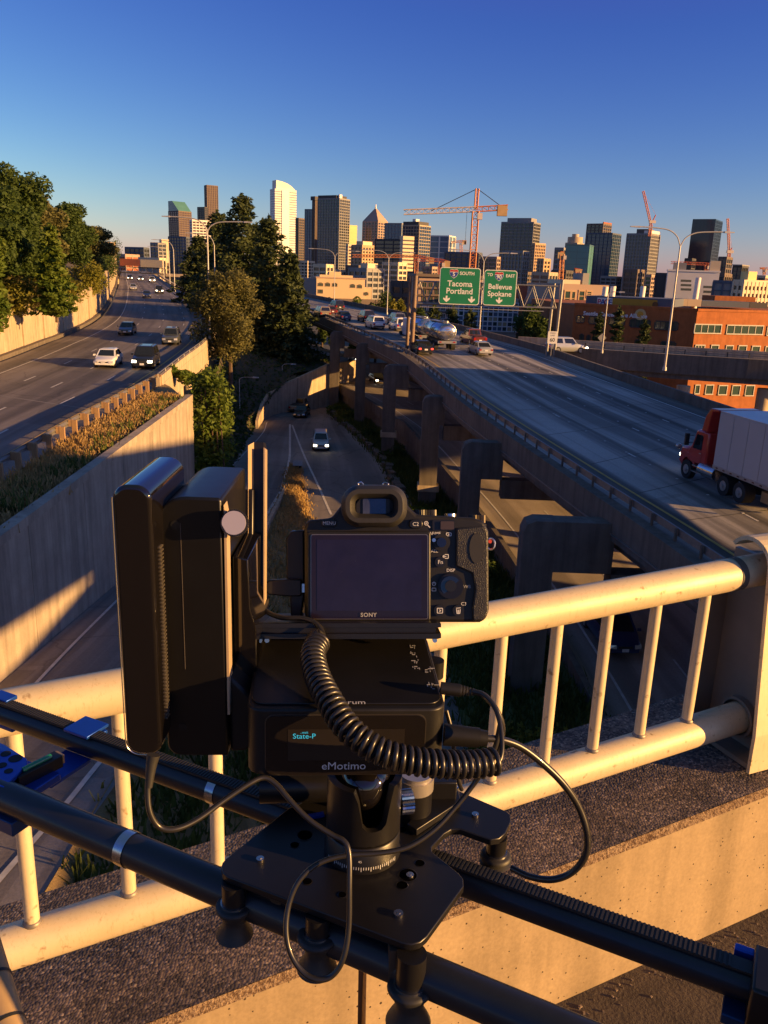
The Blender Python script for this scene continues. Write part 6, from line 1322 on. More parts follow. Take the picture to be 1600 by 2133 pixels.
# ================================================================== THE ROAD BRIDGE WE STAND ON: parapet, railing, walkway
DN = Vector((.9143, .4050, 0)); NN = Vector((-.4050, .9143, 0)); N0 = Vector((-.421, 1.199, 0)).dot(NN)
def bp_(s, o, z): p = DN * s + NN * (N0 + o); p.z = z; return p
def pl(px, py, o=0.0):
    r = ray(px, py); p = r * ((N0 + o) / r.dot(NN)); return p.dot(DN), p.z
zup = lambda s: -.6645 + .0395 * s; zlo = lambda s: -1.0935 + .0745 * s; ztop = lambda s: -1.197 + .090 * s; zwk = lambda s: -1.52 + .088 * s
def agg():
    m, nt, b = nodes_of('exposed_aggregate'); b.inputs['Roughness'].default_value = .9; b.inputs['Specular IOR Level'].default_value = .3
    v = mapping(nt); vo = nt.nodes.new('ShaderNodeTexVoronoi'); vo.inputs['Scale'].default_value = 190; nt.links.new(v, vo.inputs['Vector'])
    sp = nt.nodes.new('ShaderNodeSeparateColor'); nt.links.new(vo.outputs['Color'], sp.inputs[0])
    r = nt.nodes.new('ShaderNodeValToRGB'); e = r.color_ramp.elements; e[0].position = 0; e[0].color = (.05, .042, .04, 1); e[1].position = 1; e[1].color = (.34, .27, .21, 1)
    for ps, c in ((.35, (.10, .082, .075)), (.7, (.17, .13, .105)), (.9, (.24, .18, .14))): q = e.new(ps); q.color = (*c, 1)
    nt.links.new(sp.outputs[0], r.inputs[0])
    big = ramp2(nt, noise(nt, v, 9, 5), (.62,) * 3, (1.15,) * 3, .35, .65)
    nt.links.new(mixc(nt, 1, r.outputs[0], big, 'MULTIPLY'), b.inputs['Base Color'])
    inv = nt.nodes.new('ShaderNodeMath'); inv.operation = 'SUBTRACT'; inv.inputs[0].default_value = 1; nt.links.new(vo.outputs['Distance'], inv.inputs[1]); bump(nt, b, inv.outputs[0], .45, .003)
    return m
AGG = agg(); PARA = concrete('parapet_concrete', (.37, .275, .16), .74, 2.2, 70)
def edge_m():
    m, nt, b = nodes_of('worn_edge'); b.inputs['Roughness'].default_value = .92; v = mapping(nt)
    n1 = noise(nt, v, 170, 4, .7); n2 = noise(nt, v, 16, 4)
    c = mixc(nt, 1, ramp2(nt, n1, (.30, .22, .17), (1.05, 1, .95), .40, .60), ramp2(nt, n2, (.30, .21, .12), (.38, .28, .165), .4, .6), 'MULTIPLY')
    nt.links.new(c, b.inputs['Base Color']); bump(nt, b, n1, 1.0, .006); return m
EDGE = edge_m()
WALK = mat('walkway_asphalt', (.10, .075, .05), (.05, .038, .026), 14, .95, bmp=.8, bscale=120, bdist=.006)
OUT = Vector((0, 0, 0))
pr = thing('bridge_parapet', 'foreground concrete parapet with dark pebbled top and pitted tan face, under the railing', 'parapet', bp_(.5, -.1, -1.5))
def seg(s0, s1, nm):
    n = max(2, int((s1 - s0) / .5)); mb = MB(); top = MB(); ed = MB()
    for k in range(n):
        a, b = s0 + (s1 - s0) * k / n, s0 + (s1 - s0) * (k + 1) / n
        mb.add([bp_(a, -.185, zwk(a) - .3), bp_(b, -.185, zwk(b) - .3), bp_(b, -.163, ztop(b) - .012), bp_(a, -.163, ztop(a) - .012)], [(0, 1, 2, 3)])
        ed.add([bp_(a, -.163, ztop(a) - .012), bp_(b, -.163, ztop(b) - .012), bp_(b, -.150, ztop(b) - .001), bp_(a, -.150, ztop(a) - .001)], [(0, 1, 2, 3)])
        mb.add([bp_(a, .24, ztop(a)), bp_(b, .24, ztop(b)), bp_(b, .24, -3.0 + .05 * b), bp_(a, .24, -3.0 + .05 * a)], [(3, 2, 1, 0)])
        top.add([bp_(a, -.150, ztop(a)), bp_(b, -.150, ztop(b)), bp_(b, .24, ztop(b)), bp_(a, .24, ztop(a))], [(0, 1, 2, 3)])
    for e in (s0, s1): mb.add([bp_(e, -.185, zwk(e) - .3), bp_(e, -.163, ztop(e) - .012), bp_(e, -.15, ztop(e) - .001), bp_(e, .24, ztop(e) - .001), bp_(e, .24, -3.0)], [(0, 1, 2, 3, 4)])
    f = mb.build('face', PARA, pr); top.build('pebbled_top', AGG, pr); ed.build('worn_edge', EDGE, pr)
sj = pl(752, 1990, -.155)[0]
seg(-9, sj - .008, ''); seg(sj + .008, 9, '')
mb = MB(); mb.hexa([bp_(sj - .0075, -.150, -2), bp_(sj + .0075, -.150, -2), bp_(sj + .0075, .2, -2), bp_(sj - .0075, .2, -2)] + [bp_(sj - .0075, -.150, ztop(sj) - .015), bp_(sj + .0075, -.150, ztop(sj) - .015), bp_(sj + .0075, .2, ztop(sj) - .015), bp_(sj - .0075, .2, ztop(sj) - .015)]); mb.build('joint_filler', mat('joint_filler', (.06, .04, .03), None, 5, .9), pr)
mb = MB(); a = 0
for s0, s1 in ((-9, 9),): mb.hexa([bp_(s0, -8, zwk(s0) - .1), bp_(s1, -8, zwk(s1) - .1), bp_(s1, -.17, zwk(s1) - .1), bp_(s0, -.17, zwk(s0) - .1)] + [bp_(s0, -8, zwk(s0)), bp_(s1, -8, zwk(s1)), bp_(s1, -.17, zwk(s1)), bp_(s0, -.17, zwk(s0))])
mb.build('walkway', WALK, kind='structure')
# grit along the foot of the parapet
rg = np.random.default_rng(4); mb = MB()
for k in range(200):
    s = rg.uniform(.6, 2.4); o = -.192 - abs(rg.normal(0, .03)); r_ = rg.uniform(.001, .0028); z = zwk(s); mb.box(bp_(s, o, z + r_ * .5), (r_ * 2, r_ * 1.6, r_ * 1.4), rg.uniform(0, 3))
mb.build('grit', mat('grit', (.30, .22, .15), (.10, .08, .06), 60, .9), kind='stuff')['label'] = 'loose grit along the foot of the parapet'
mb = MB()
for s0, s1 in ((-70, -9), (-9, 9), (9, 150)):
    dz = .055 * (s0 if s0 > 0 else 0); q = [bp_(s0, -14, 0), bp_(s1, -14, 0), bp_(s1, .22, 0), bp_(s0, .22, 0)]
    zz = [-2.0 + (.078 if s0 > 5 else .05) * (p.dot(DN)) for p in q]
    mb.hexa([Vector((p.x, p.y, z - 1.3)) for p, z in zip(q, zz)] + [Vector((p.x, p.y, z)) for p, z in zip(q, zz)])
mb.build('bridge_deck', CONC_D, kind='structure')
mb = MB()
for s0, s1 in ((-70, -9.02), (9.02, 150)):
    q = [bp_(s0, -.17, 0), bp_(s1, -.17, 0), bp_(s1, .23, 0), bp_(s0, .23, 0)]; zz = [-2.0 + (.078 if s0 > 5 else .05) * p.dot(DN) for p in q]
    mb.hexa([Vector((p.x, p.y, z + .001)) for p, z in zip(q, zz)] + [Vector((p.x, p.y, z + 1.1)) for p, z in zip(q, zz)])
mb.build('bridge_parapet', CONC, None, 'far stretch of the same bridge parapet, outside the frame', 'parapet')
# railing
def rail_mat():
    m, nt, b = nodes_of('brushed_aluminium'); b.inputs['Metallic'].default_value = .2; b.inputs['Roughness'].default_value = .5
    v = mapping(nt); c = ramp2(nt, noise(nt, v, 3, 6, .7), (.54, .44, .27), (.68, .57, .38), .3, .7)
    sc = ramp2(nt, noise(nt, mapping(nt, (60, 60, 8)), 3, 5, .8), (.78, .74, .68), (1, 1, 1), .30, .46); fl = ramp2(nt, noise(nt, v, 46, 3, .5), (.50, .42, .34), (1, 1, 1), .26, .35)
    nt.links.new(mixc(nt, 1, mixc(nt, 1, c, sc, 'MULTIPLY'), fl, 'MULTIPLY'), b.inputs['Base Color']); mr = nt.nodes.new('ShaderNodeMapRange'); mr.inputs[3].default_value = .42; mr.inputs[4].default_value = .65; nt.links.new(noise(nt, v, 7, 6), mr.inputs[0]); nt.links.new(mr.outputs[0], b.inputs['Roughness'])
    bump(nt, b, noise(nt, v, 140, 4), .05, .002); return m
ALU = rail_mat(); ALUD = mat('aluminium_dull', (.24, .21, .18), (.18, .16, .14), 6, .5, .5, rvar=.1)
rl = thing('railing', 'aluminium pipe railing with round balusters on top of the foreground parapet', 'railing', bp_(.6, 0, -1.15))
RU = .0365; SE = pl(1528, 1195)[0]; SP = pl(1590, 1180)[0] - .055
for f, nm in ((zup, 'top_rail'), (zlo, 'bottom_rail')):
    for s0, s1 in ((SP - 5.0, SP - 2.44), (SP - 2.42, SP + .06), (SP + .08, SP + 3)):
        mb = MB(); mb.cyl(bp_(s0, 0, f(s0)), bp_(s1, 0, f(s1)), RU, 40); mb.build(nm, ALU, rl)
mb = MB(); d_ = Vector((DN.x, DN.y, .0395)).normalized(); c = bp_(SE, 0, zup(SE)); mb.cyl(c - d_ * .009, c + d_ * .009, RU + .0012, 40, caps=False); mb.build('joint_sleeve', mat('sleeve_dark', (.09, .075, .06), None, 9, .7), rl)
bal = [-.68, -.53, -.37, -.212, -.056, .101, .257, .41, .553, .69, .824, .954, 1.079, 1.206, 1.342]
bal += [SP + .22 + .135 * k for k in range(8)]
for s in bal:
    mb = MB(); mb.cyl(bp_(s, 0, zlo(s) + RU - .006), bp_(s, 0, zup(s) - RU + .006), .0122, 22); b_ = mb.build('baluster', ALU, rl)
    mb = MB(); mb.lathe([(.0150, -.004), (.0155, .000), (.0135, .003), (.0120, .004)], 22, Matrix.Translation(bp_(s, 0, zlo(s) + RU + .001))); mb.build('weld_collar', ALUD, b_)
def rail_post(s):
    mb = MB(); zb, zt_ = ztop(s) + .001, zup(s) + .02
    fl = lambda a, b, o0, o1, za, zb2: mb.hexa([bp_(a, o0, za), bp_(b, o0, za), bp_(b, o1, za), bp_(a, o1, za), bp_(a, o0, zb2), bp_(b, o0, zb2), bp_(b, o1, zb2), bp_(a, o1, zb2)])
    fl(s - .004, s + .010, -.062, .095, zb, zt_); p = mb.build('post', ALUD, rl)
    # curved near flange: rises, then arches over the top rail
    pts = [(-.105, zb)]; R_ = .062
    for k in range(5): pts.append((-.105 + .036 * k / 4, zb + (zt_ - zb) * (k + 1) / 5.0))
    o0 = pts[-1][0]
    for k in range(1, 11): a = math.pi * (1 - k / 10 * .80); pts.append((o0 + R_ + R_ * math.cos(a), zt_ + R_ * math.sin(a)))
    mb = MB(); vs = []
    for i, (o, z) in enumerate(pts):
        a = pts[max(i - 1, 0)]; b = pts[min(i + 1, len(pts) - 1)]; t_ = Vector((b[0] - a[0], b[1] - a[1])).normalized(); n_ = Vector((t_.y, -t_.x)) * .009
        w0 = -.072; vs += [bp_(s + w0, o, z), bp_(s + .17, o, z), bp_(s + .17, o + n_.x, z + n_.y), bp_(s + w0, o + n_.x, z + n_.y)]
    mb.add(vs, [(i * 4 + k, i * 4 + (k + 1) % 4, i * 4 + 4 + (k + 1) % 4, i * 4 + 4 + k) for i in range(len(pts) - 1) for k in range(4)] + [(3, 2, 1, 0), tuple(range(len(vs) - 4, len(vs)))]); mb.build('hood', ALU, p)
    mb = MB()
    fl = lambda a, b, o0, o1, za, zb2: mb.hexa([bp_(a, o0, za), bp_(b, o0, za), bp_(b, o1, za), bp_(a, o1, za), bp_(a, o0, zb2), bp_(b, o0, zb2), bp_(b, o1, zb2), bp_(a, o1, zb2)])
    fl(s - .055, s + .12, .0955, .104, zb, zt_ - .03); mb.build('far_flange', ALUD, p)
    mb = MB(); c = bp_(s - .012, 0, zlo(s)); mb.lathe([(RU + .006, -.010), (RU + .013, -.010), (RU + .013, .012), (RU + .006, .012)], 32, frame(c, NN, (0, 0, 1))); mb.build('socket_collar', ALUD, p)
    mb = MB(); mb.hexa([bp_(s - .06, -.09, zb), bp_(s + .13, -.09, zb), bp_(s + .13, .1, zb), bp_(s - .06, .1, zb)] + [bp_(s - .06, -.09, zb + .012), bp_(s + .13, -.09, zb + .012), bp_(s + .13, .1, zb + .012), bp_(s - .06, .1, zb + .012)]); mb.build('base_plate', ALUD, p)
for s in (SP - 2.43, SP + .07): rail_post(s)

# ================================================================== CAMERA RIG
BLK = mat('black_anodised', (.011, .0105, .011), (.008, .0075, .008), 30, .36, .15, bmp=.08, bscale=900, bdist=.0004, rvar=.08)
BLKM = mat('black_matte_plastic', (.0105, .010, .010), (.008, .0075, .0075), 40, .46, 0, spec=.4, bmp=.12, bscale=1200, bdist=.0003, rvar=.08)
GLOSS = mat('black_gloss', (.006, .005, .005), None, 10, .07, 0, spec=.6, coat=.6, rvar=.03)
RUBB = mat('black_rubber', (.020, .019, .018), None, 60, .55, 0, bmp=.15, bscale=500, bdist=.0004)
CARB = mat('carbon_tube', (.017, .017, .020), (.012, .012, .014), 40, .42, .0, spec=.5, coat=.15, rvar=.08)
CHR = mat('bright_metal', (.62, .60, .58), (.5, .49, .48), 40, .25, 1.0)
BLUE = mat('blue_anodised', (.010, .07, .42), (.008, .06, .36), 30, .34, .45)
LET = mat('lettering_white', (.62, .62, .64), None, 5, .5); LETG = mat('lettering_grey', (.34, .34, .35), None, 5, .5)
def leather():
    m, nt, b = nodes_of('leatherette'); b.inputs['Base Color'].default_value = (.022, .021, .020, 1); b.inputs['Roughness'].default_value = .42
    vo = nt.nodes.new('ShaderNodeTexVoronoi'); vo.feature = 'DISTANCE_TO_EDGE'; vo.inputs['Scale'].default_value = 800; nt.links.new(mapping(nt), vo.inputs['Vector']); bump(nt, b, vo.outputs['Distance'], .6, .0008); return m
LEATH = leather()
def pp(mb, pix, t, d):
    """outline seen at depth t, extruded d metres away along the camera's own axis (the tilted head shares that axis)"""
    A = [ond(x, y, t) for x, y in pix]; n = len(A); B_ = [a + FW * d for a in A]
    return mb.add(A + B_, [tuple(range(n - 1, -1, -1)), tuple(range(n, 2 * n))] + [(i, (i + 1) % n, n + (i + 1) % n, n + i) for i in range(n)])
def rr(x0, y0, x1, y1, r, n=5): return [((x0 + x1) / 2 + x, (y0 + y1) / 2 + y) for x, y in rrect(x1 - x0, y1 - y0, r, n)][::-1]
def disc(mb, px, py, t, rpx, d, n=24, r2=None): a = ond(px, py, t); k = t / FPX; return mb.cyl(a, a + FW * d, rpx * k, n, (r2 if r2 else rpx) * k)
def knurl(mb, a, b, r, n=36, h=.06):
    a = Vector(a); b = Vector(b); z = (b - a).normalized(); x = z.orthogonal().normalized(); y = z.cross(x); P = []
    for k in range(n * 2): q = 2 * math.pi * k / (n * 2); rr_ = r * (1 if k % 2 else 1 - h); P.append((rr_, q))
    vs = [a + (x * math.cos(q) + y * math.sin(q)) * r_ for r_, q in P] + [b + (x * math.cos(q) + y * math.sin(q)) * r_ for r_, q in P]; m = len(P)
    return mb.add(vs, [(i, (i + 1) % m, m + (i + 1) % m, m + i) for i in range(m)] + [tuple(range(m - 1, -1, -1)), tuple(range(m, 2 * m))])
def txt(s, px, py, hpx, t, par, m_=None, al='CENTER', bold=0.0, sp=1.0, rot=0):
    M = frame(ond(px, py, t) - FW * .0004, RT * math.cos(R(rot)) + UP * math.sin(R(rot)), UP * math.cos(R(rot)) - RT * math.sin(R(rot))); k = t / FPX
    return lettering(s, hpx * k * 1.38, M, m_ or LET, par, align=al, bold=bold, spacing=sp)
TC = .560
cm = thing('camera', 'black mirrorless camera seen from behind, dark screen and viewfinder, on the motion head', 'camera', ond(825, 1296, TC))
mb = MB(); pp(mb, [(633, 1100), (640, 1084), (690, 1079), (716, 1046), (738, 1020), (820, 1020), (843, 1046), (868, 1072), (985, 1078), (1008, 1086), (1018, 1106), (1019, 1270), (1013, 1290), (1000, 1297), (645, 1296), (634, 1284)], TC, .034); cb_ = mb.build('body', BLKM, cm, bevel=.0022)
mb = MB(); pp(mb, [(950, 1100), (1012, 1096), (1017, 1110), (1018, 1275), (1008, 1293), (985, 1294), (984, 1265), (990, 1225), (984, 1195), (950, 1180)], TC - .0025, .004); mb.build('grip_leather', LEATH, cm, bevel=.0012)
mb = MB(); pp(mb, [(962, 1100), (1014, 1100), (1018, 1275), (1006, 1292), (975, 1292)], TC + .03, .022); mb.build('grip', LEATH, cm, bevel=.006)
mb = MB(); disc(mb, 993, 1143, TC - .0032, 15, .002, 24); 
for i in range(len(mb.v)): v = Vector(mb.v[i]); c_ = ond(993, 1143, TC); dlt = v - c_; mb.v[i] = tuple(v + UP * dlt.dot(UP) * 1.1)
mb.build('thumb_rest', RUBB, cm)
mb = MB(); pp(mb, rr(640, 1107, 897, 1294, 6), TC - .005, .0055); sc_ = mb.build('screen_frame', BLKM, cm, bevel=.0008)
mb = MB(); pp(mb, rr(647, 1113, 892, 1290, 5), TC - .0056, .0007); mb.build('screen_edge', mat('screen_edge_highlight', (.30, .26, .22), None, 9, .3, .8), sc_)  # pale rim paints the thin highlight round the screen
mb = MB(); pp(mb, rr(648.4, 1114.4, 890.6, 1288.6, 4), TC - .0062, .0007); mb.build('screen_glass', mat('screen_glass', (.012, .008, .018), (.010, .007, .016), 60, .20, 0, spec=.35, rvar=.13), sc_)
mb = MB(); pp(mb, rr(660, 1124, 878, 1272, 2), TC - .0064, .0002); mb.build('lcd', mat('lcd_dark_blue', (.014, .013, .045), (.009, .008, .030), 40, .22, 0, spec=.3, rvar=.14), sc_)
txt('SONY', 768, 1281, 8.5, TC - .0066, sc_, LETG, bold=.00008, sp=1.12)
# viewfinder
mb = MB(); path = [ond(x, y, TC - .014) for x, y in rr(725, 1024, 834, 1084, 24, 8)]; path.append(path[0]); 
vs = []; m = len(path) - 1; nk = 10
for i in range(m):
    t_ = (path[(i + 1) % m] - path[i - 1]).normalized(); o = t_.cross(FW).normalized()
    for k in range(nk): a = 2 * math.pi * k / nk; vs.append(path[i] + o * .0047 * math.cos(a) + FW * (.0085 * math.sin(a) + .004))
mb.add(vs, [(i * nk + k, i * nk + (k + 1) % nk, ((i + 1) % m) * nk + (k + 1) % nk, ((i + 1) % m) * nk + k) for i in range(m) for k in range(nk)], True)
ec = mb.build('eyecup', RUBB, cm)
mb = MB(); pp(mb, rr(724, 1024, 835, 1082, 14), TC - .006, .008); mb.build('eyecup_base', RUBB, cm)
mb = MB(); pp(mb, [(742, 1050), (752, 1037), (758, 1036), (758, 1033), (803, 1033), (803, 1036), (812, 1040), (812, 1079), (742, 1079)], TC - .0105, .005); vf = mb.build('viewfinder_frame', BLKM, cm)
mb = MB(); pp(mb, rr(756, 1039, 804, 1076, 3), TC - .0112, .001); mb.build('viewfinder_lens', mat('viewfinder_glass', (.05, .055, .07), (.01, .012, .016), 90, .08, 0, spec=1.0, stretch=(1, 1, .5)), vf)
mb = MB(); pp(mb, rr(765, 1027, 792, 1033, 1), TC - .0128, .002); mb.build('eye_sensor', mat('sensor_grey', (.10, .09, .075), None, 9, .3), vf)
k_ = TC / FPX
mb = MB(); mb.tube([ond(x, y, TC + .012) for x, y in [(752, 1016), (747, 1013), (746, 1007), (752, 1004), (756, 1008), (757, 1011), (797, 1012), (798, 1008), (802, 1005), (809, 1008), (808, 1014), (803, 1017)]], 2.0 * k_, 6); mb.build('hot_shoe', CHR, cm)
mb = MB(); pp(mb, rr(742, 1014, 812, 1022, 2), TC + .006, .02); mb.build('shoe_mount', BLKM, cm)
mb = MB(); knurl(mb, ond(883, 1084, TC + .016), ond(883, 1062, TC + .016), 27 * k_, 40); mb.build('mode_dial', BLK, cm)
mb = MB(); mb.cyl(ond(938, 1086, TC + .016), ond(938, 1077, TC + .016), 17 * k_, 24); mb.build('shutter_collar', BLK, cm); mb = MB(); mb.cyl(ond(938, 1078, TC + .016), ond(938, 1070, TC + .016), 13 * k_, 20); mb.build('shutter_button', CHR, cm)
mb = MB(); knurl(mb, ond(993, 1089, TC + .014), ond(993, 1073, TC + .014), 18 * k_, 28, .1); mb.build('control_dial', mat('dial_bronze', (.07, .055, .04), None, 9, .4, .6), cm); mb = MB(); mb.cyl(ond(988, 1104, TC + .012), ond(990, 1089, TC + .012), 24 * k_, 24); mb.build('dial_base', BLKM, cm)
mb = MB(); pp(mb, rr(901, 1083, 947, 1105, 3), TC - .001, .004); mb.build('dial_recess', BLK, cm); mb = MB(); pp(mb, rr(918, 1086, 946, 1103, 2), TC - .0025, .003); mb.build('rear_dial', mat('dial_brown', (.085, .06, .05), None, 9, .35, .5), cm)
mb = MB(); pp(mb, rr(670, 1082, 701, 1098, 7), TC - .002, .003); b1 = mb.build('menu_button', BLK, cm, bevel=.0005); txt('MENU', 686, 1090, 7.2, TC - .0021, b1)
mb = MB(); pp(mb, rr(852, 1082, 881, 1101, 9), TC - .003, .004); b1 = mb.build('custom_button', BLK, cm, bevel=.0006); txt('C2', 866, 1092, 8, TC - .0031, b1)
icons = MB()
def ring(px, py, r, w, t=TC - .0004, n=14):
    M = frame(ond(px, py, t), RT, UP); k = t / FPX; vs = []
    for i in range(n): a = 2 * math.pi * i / n; vs += [M @ Vector((r * k * math.cos(a), r * k * math.sin(a), 0)), M @ Vector(((r - w) * k * math.cos(a), (r - w) * k * math.sin(a), 0))]
    icons.add(vs, [(2 * i, 2 * i + 1, (2 * i + 3) % (2 * n), (2 * i + 2) % (2 * n)) for i in range(n)])
def bar(x0, y0, x1, y1, w=1.4, t=TC - .0004):
    a, b = Vector((x0, y0)), Vector((x1, y1)); n = Vector((-(b - a).y, (b - a).x)).normalized() * w / 2; icons.add([ond(*(a + n), t), ond(*(b + n), t), ond(*(b - n), t), ond(*(a - n), t)], [(0, 1, 2, 3)])
ring(888, 1090, 4.6, 1.4); bar(891, 1094, 896, 1099, 2); bar(886, 1090, 890, 1090); bar(888, 1088, 888, 1092)
for q in ((930, 1110, 940, 1110), (930, 1116, 940, 1116), (930, 1110, 930, 1116), (940, 1110, 940, 1116), (933, 1113, 937, 1113)): bar(*q)
for q in ((927, 1155, 934, 1155), (934, 1155, 934, 1163), (934, 1163, 927, 1163), (930, 1159, 922, 1159), (922, 1159, 926, 1156), (922, 1159, 926, 1162)): bar(*q)
ring(904, 1216, 4.2, 1.3); bar(904, 1216, 904, 1213); bar(900, 1225, 908, 1225); bar(900, 1231, 908, 1231); bar(900, 1225, 900, 1231); bar(908, 1225, 908, 1231)
for q in ((911, 1267, 922, 1267), (911, 1277, 922, 1277), (911, 1267, 911, 1277), (922, 1267, 922, 1277), (915, 1270, 919, 1272), (919, 1272, 915, 1274)): bar(*q, t=TC - .0024)
for q in ((950, 1267, 960, 1266), (951, 1269, 952, 1278), (959, 1269, 958, 1278), (952, 1278, 958, 1278), (954, 1270, 954, 1277), (956, 1270, 956, 1277)): bar(*q, t=TC - .0024)
icons.build('icons', LET, cm)
mb = MB(); disc(mb, 920, 1130, TC - .002, 18, .003, 24); lv = mb.build('lever', BLKM, cm, bevel=.0005); mb = MB(); disc(mb, 920, 1130, TC - .004, 10, .003, 20); mb.build('lever_button', GLOSS, lv); mb = MB(); disc(mb, 904, 1125, TC - .004, 4, .003, 10); mb.build('lever_tab', CHR, lv)
txt('AF/MF', 906, 1111.5, 6.6, TC, cm); txt('AEL', 905, 1148, 6.6, TC, cm); txt('DISP', 939, 1188, 6.6, TC, cm); txt('WB', 973, 1222, 7, TC, cm, LETG); txt('C3', 966, 1258, 7, TC, cm)
for nm, x, y, r_ in (('function_button', 917, 1171, 11), ('playback_button', 916, 1272, 12), ('delete_button', 955, 1272, 12)):
    mb = MB(); disc(mb, x, y, TC - .002, r_, .003, 22); b1 = mb.build(nm, BLK, cm, bevel=.0005)
    if nm[0] == 'f': txt('Fn', 917.5, 1171, 8.5, TC - .0021, b1)
mb = MB(); knurl(mb, ond(939, 1221, TC - .0035), ond(939, 1221, TC), 27 * k_, 44, .05); wl_ = mb.build('control_wheel', BLK, cm); mb = MB(); disc(mb, 939, 1221, TC - .0036, 21, .0006, 28); mb.build('wheel_face', GLOSS, wl_); mb = MB(); disc(mb, 939, 1221, TC - .0046, 12, .002, 22); mb.build('centre_button', BLK, wl_, bevel=.0004)
mb = MB()
for k in range(40): a = 2 * math.pi * k / 40; bar(939 + 23 * math.cos(a), 1221 + 23 * math.sin(a), 939 + 26 * math.cos(a), 1221 + 26 * math.sin(a), .9, TC - .0040) if False else None
# left side: port cover, lugs, plug
mb = MB(); pp(mb, [(596, 1122), (606, 1107), (633, 1104), (634, 1240), (626, 1296), (606, 1296), (604, 1240), (597, 1238)], TC + .010, .02); mb.build('port_cover', BLKM, cm, bevel=.001)
for x, y, c in ((613, 1118, CHR), (1022, 1133, CHR)):
    M = frame(ond(x, y, TC + .014), RT, UP); mb = MB()
    mb.tube([M @ Vector((9 * k_ * math.cos(a), 12 * k_ * math.sin(a), 0)) for a in [math.pi * 2 * q / 14 for q in range(15)]], 2.2 * k_, 6); mb.build('strap_lug', c, cm)
mb = MB(); disc(mb, 1021, 1128, TC + .01, 4, .004, 10); mb.build('red_tag', mat('tag_red', (.5, .06, .03), None, 9, .4), cm)
# ---- plug and coiled cable
CAB = mat('cable_black', (.018, .0165, .016), None, 30, .34, 0, spec=.5, coat=.1)
def cable(name, label, pts, rpx, parent=None, n=70, smooth=True):
    P = [ond(x, y, t) for x, y, t in pts]; P = [Vector(q) for q in spl([tuple(p) for p in P], n)] if smooth else P
    r_ = rpx * pts[len(pts) // 2][2] / FPX; mb = MB(); mb.tube(P, r_, 10)
    return mb.build(name, CAB, parent)
cw = thing('coiled_cable', 'black coiled cable hanging from the camera across the front of the control box', 'cable', ond(668, 1330, .52))
mb = MB(); pp(mb, [(552, 1215), (560, 1209), (604, 1207), (628, 1208), (628, 1242), (604, 1243), (560, 1239), (552, 1233)], TC + .004, .012); mb.build('plug', BLKM, cw, bevel=.001)
mb = MB(); pp(mb, rr(628, 1216, 635, 1234, 1), TC + .007, .006); mb.build('plug_tip', CHR, cw)
ax = [(664, 1335, .528), (652, 1362, .512), (661, 1408, .492), (688, 1462, .472), (728, 1520, .458), (785, 1562, .452), (850, 1583, .452), (915, 1591, .456), (975, 1592, .462), (1032, 1586, .468)]
AX = [Vector(q) for q in spl([tuple(ond(*q)) for q in ax], 400)]
L = np.r_[0, np.cumsum([(AX[i + 1] - AX[i]).length for i in range(399)])]; pitch = 15.6 * .47 / FPX; turns = L[-1] / pitch; N = int(turns * 18); P = []; rad = 25 * .465 / FPX
x = None
for i in range(N):
    s = L[-1] * i / (N - 1); j = min(int(np.searchsorted(L, s)), 398); f = min(max((s - L[j - 1]) / max(L[j] - L[j - 1], 1e-9), 0), 1) if j else 0; c = AX[max(j - 1, 0)].lerp(AX[j], f); t_ = (AX[min(j + 1, 399)] - AX[max(j - 1, 0)]).normalized()
    x = (UP if x is None else x); x = (x - t_ * x.dot(t_)).normalized(); y = t_.cross(x); a = 2 * math.pi * s / pitch; P.append(c + (x * math.cos(a) + y * math.sin(a)) * rad)
mb = MB(); mb.tube([ond(x_, y_, t_) for x_, y_, t_ in []] + P, 5.6 * .465 / FPX, 8); mb.build('coil', CAB, cw)
lead = [(552, 1224, TC + .008), (540, 1240, TC + .006), (548, 1268, TC - .002), (585, 1286, TC - .012), (630, 1288, TC - .016), (660, 1300, TC - .02), (673, 1322, .534)]
P1 = [Vector(q) for q in spl([tuple(ond(*q)) for q in lead] + [tuple(P[0])], 50)]; mb = MB(); mb.tube(P1, 5.6 * .54 / FPX, 8); mb.build('lead', CAB, cw)
P2 = [Vector(q) for q in spl([tuple(P[-1])] + [tuple(ond(*q)) for q in [(1045, 1570, .474), (1043, 1515, .482), (1030, 1472, .49), (1008, 1447, .495), (985, 1440, .498)]], 40)]; mb = MB(); mb.tube(P2, 5.4 * .48 / FPX, 8); mb.build('lead', CAB, cw)
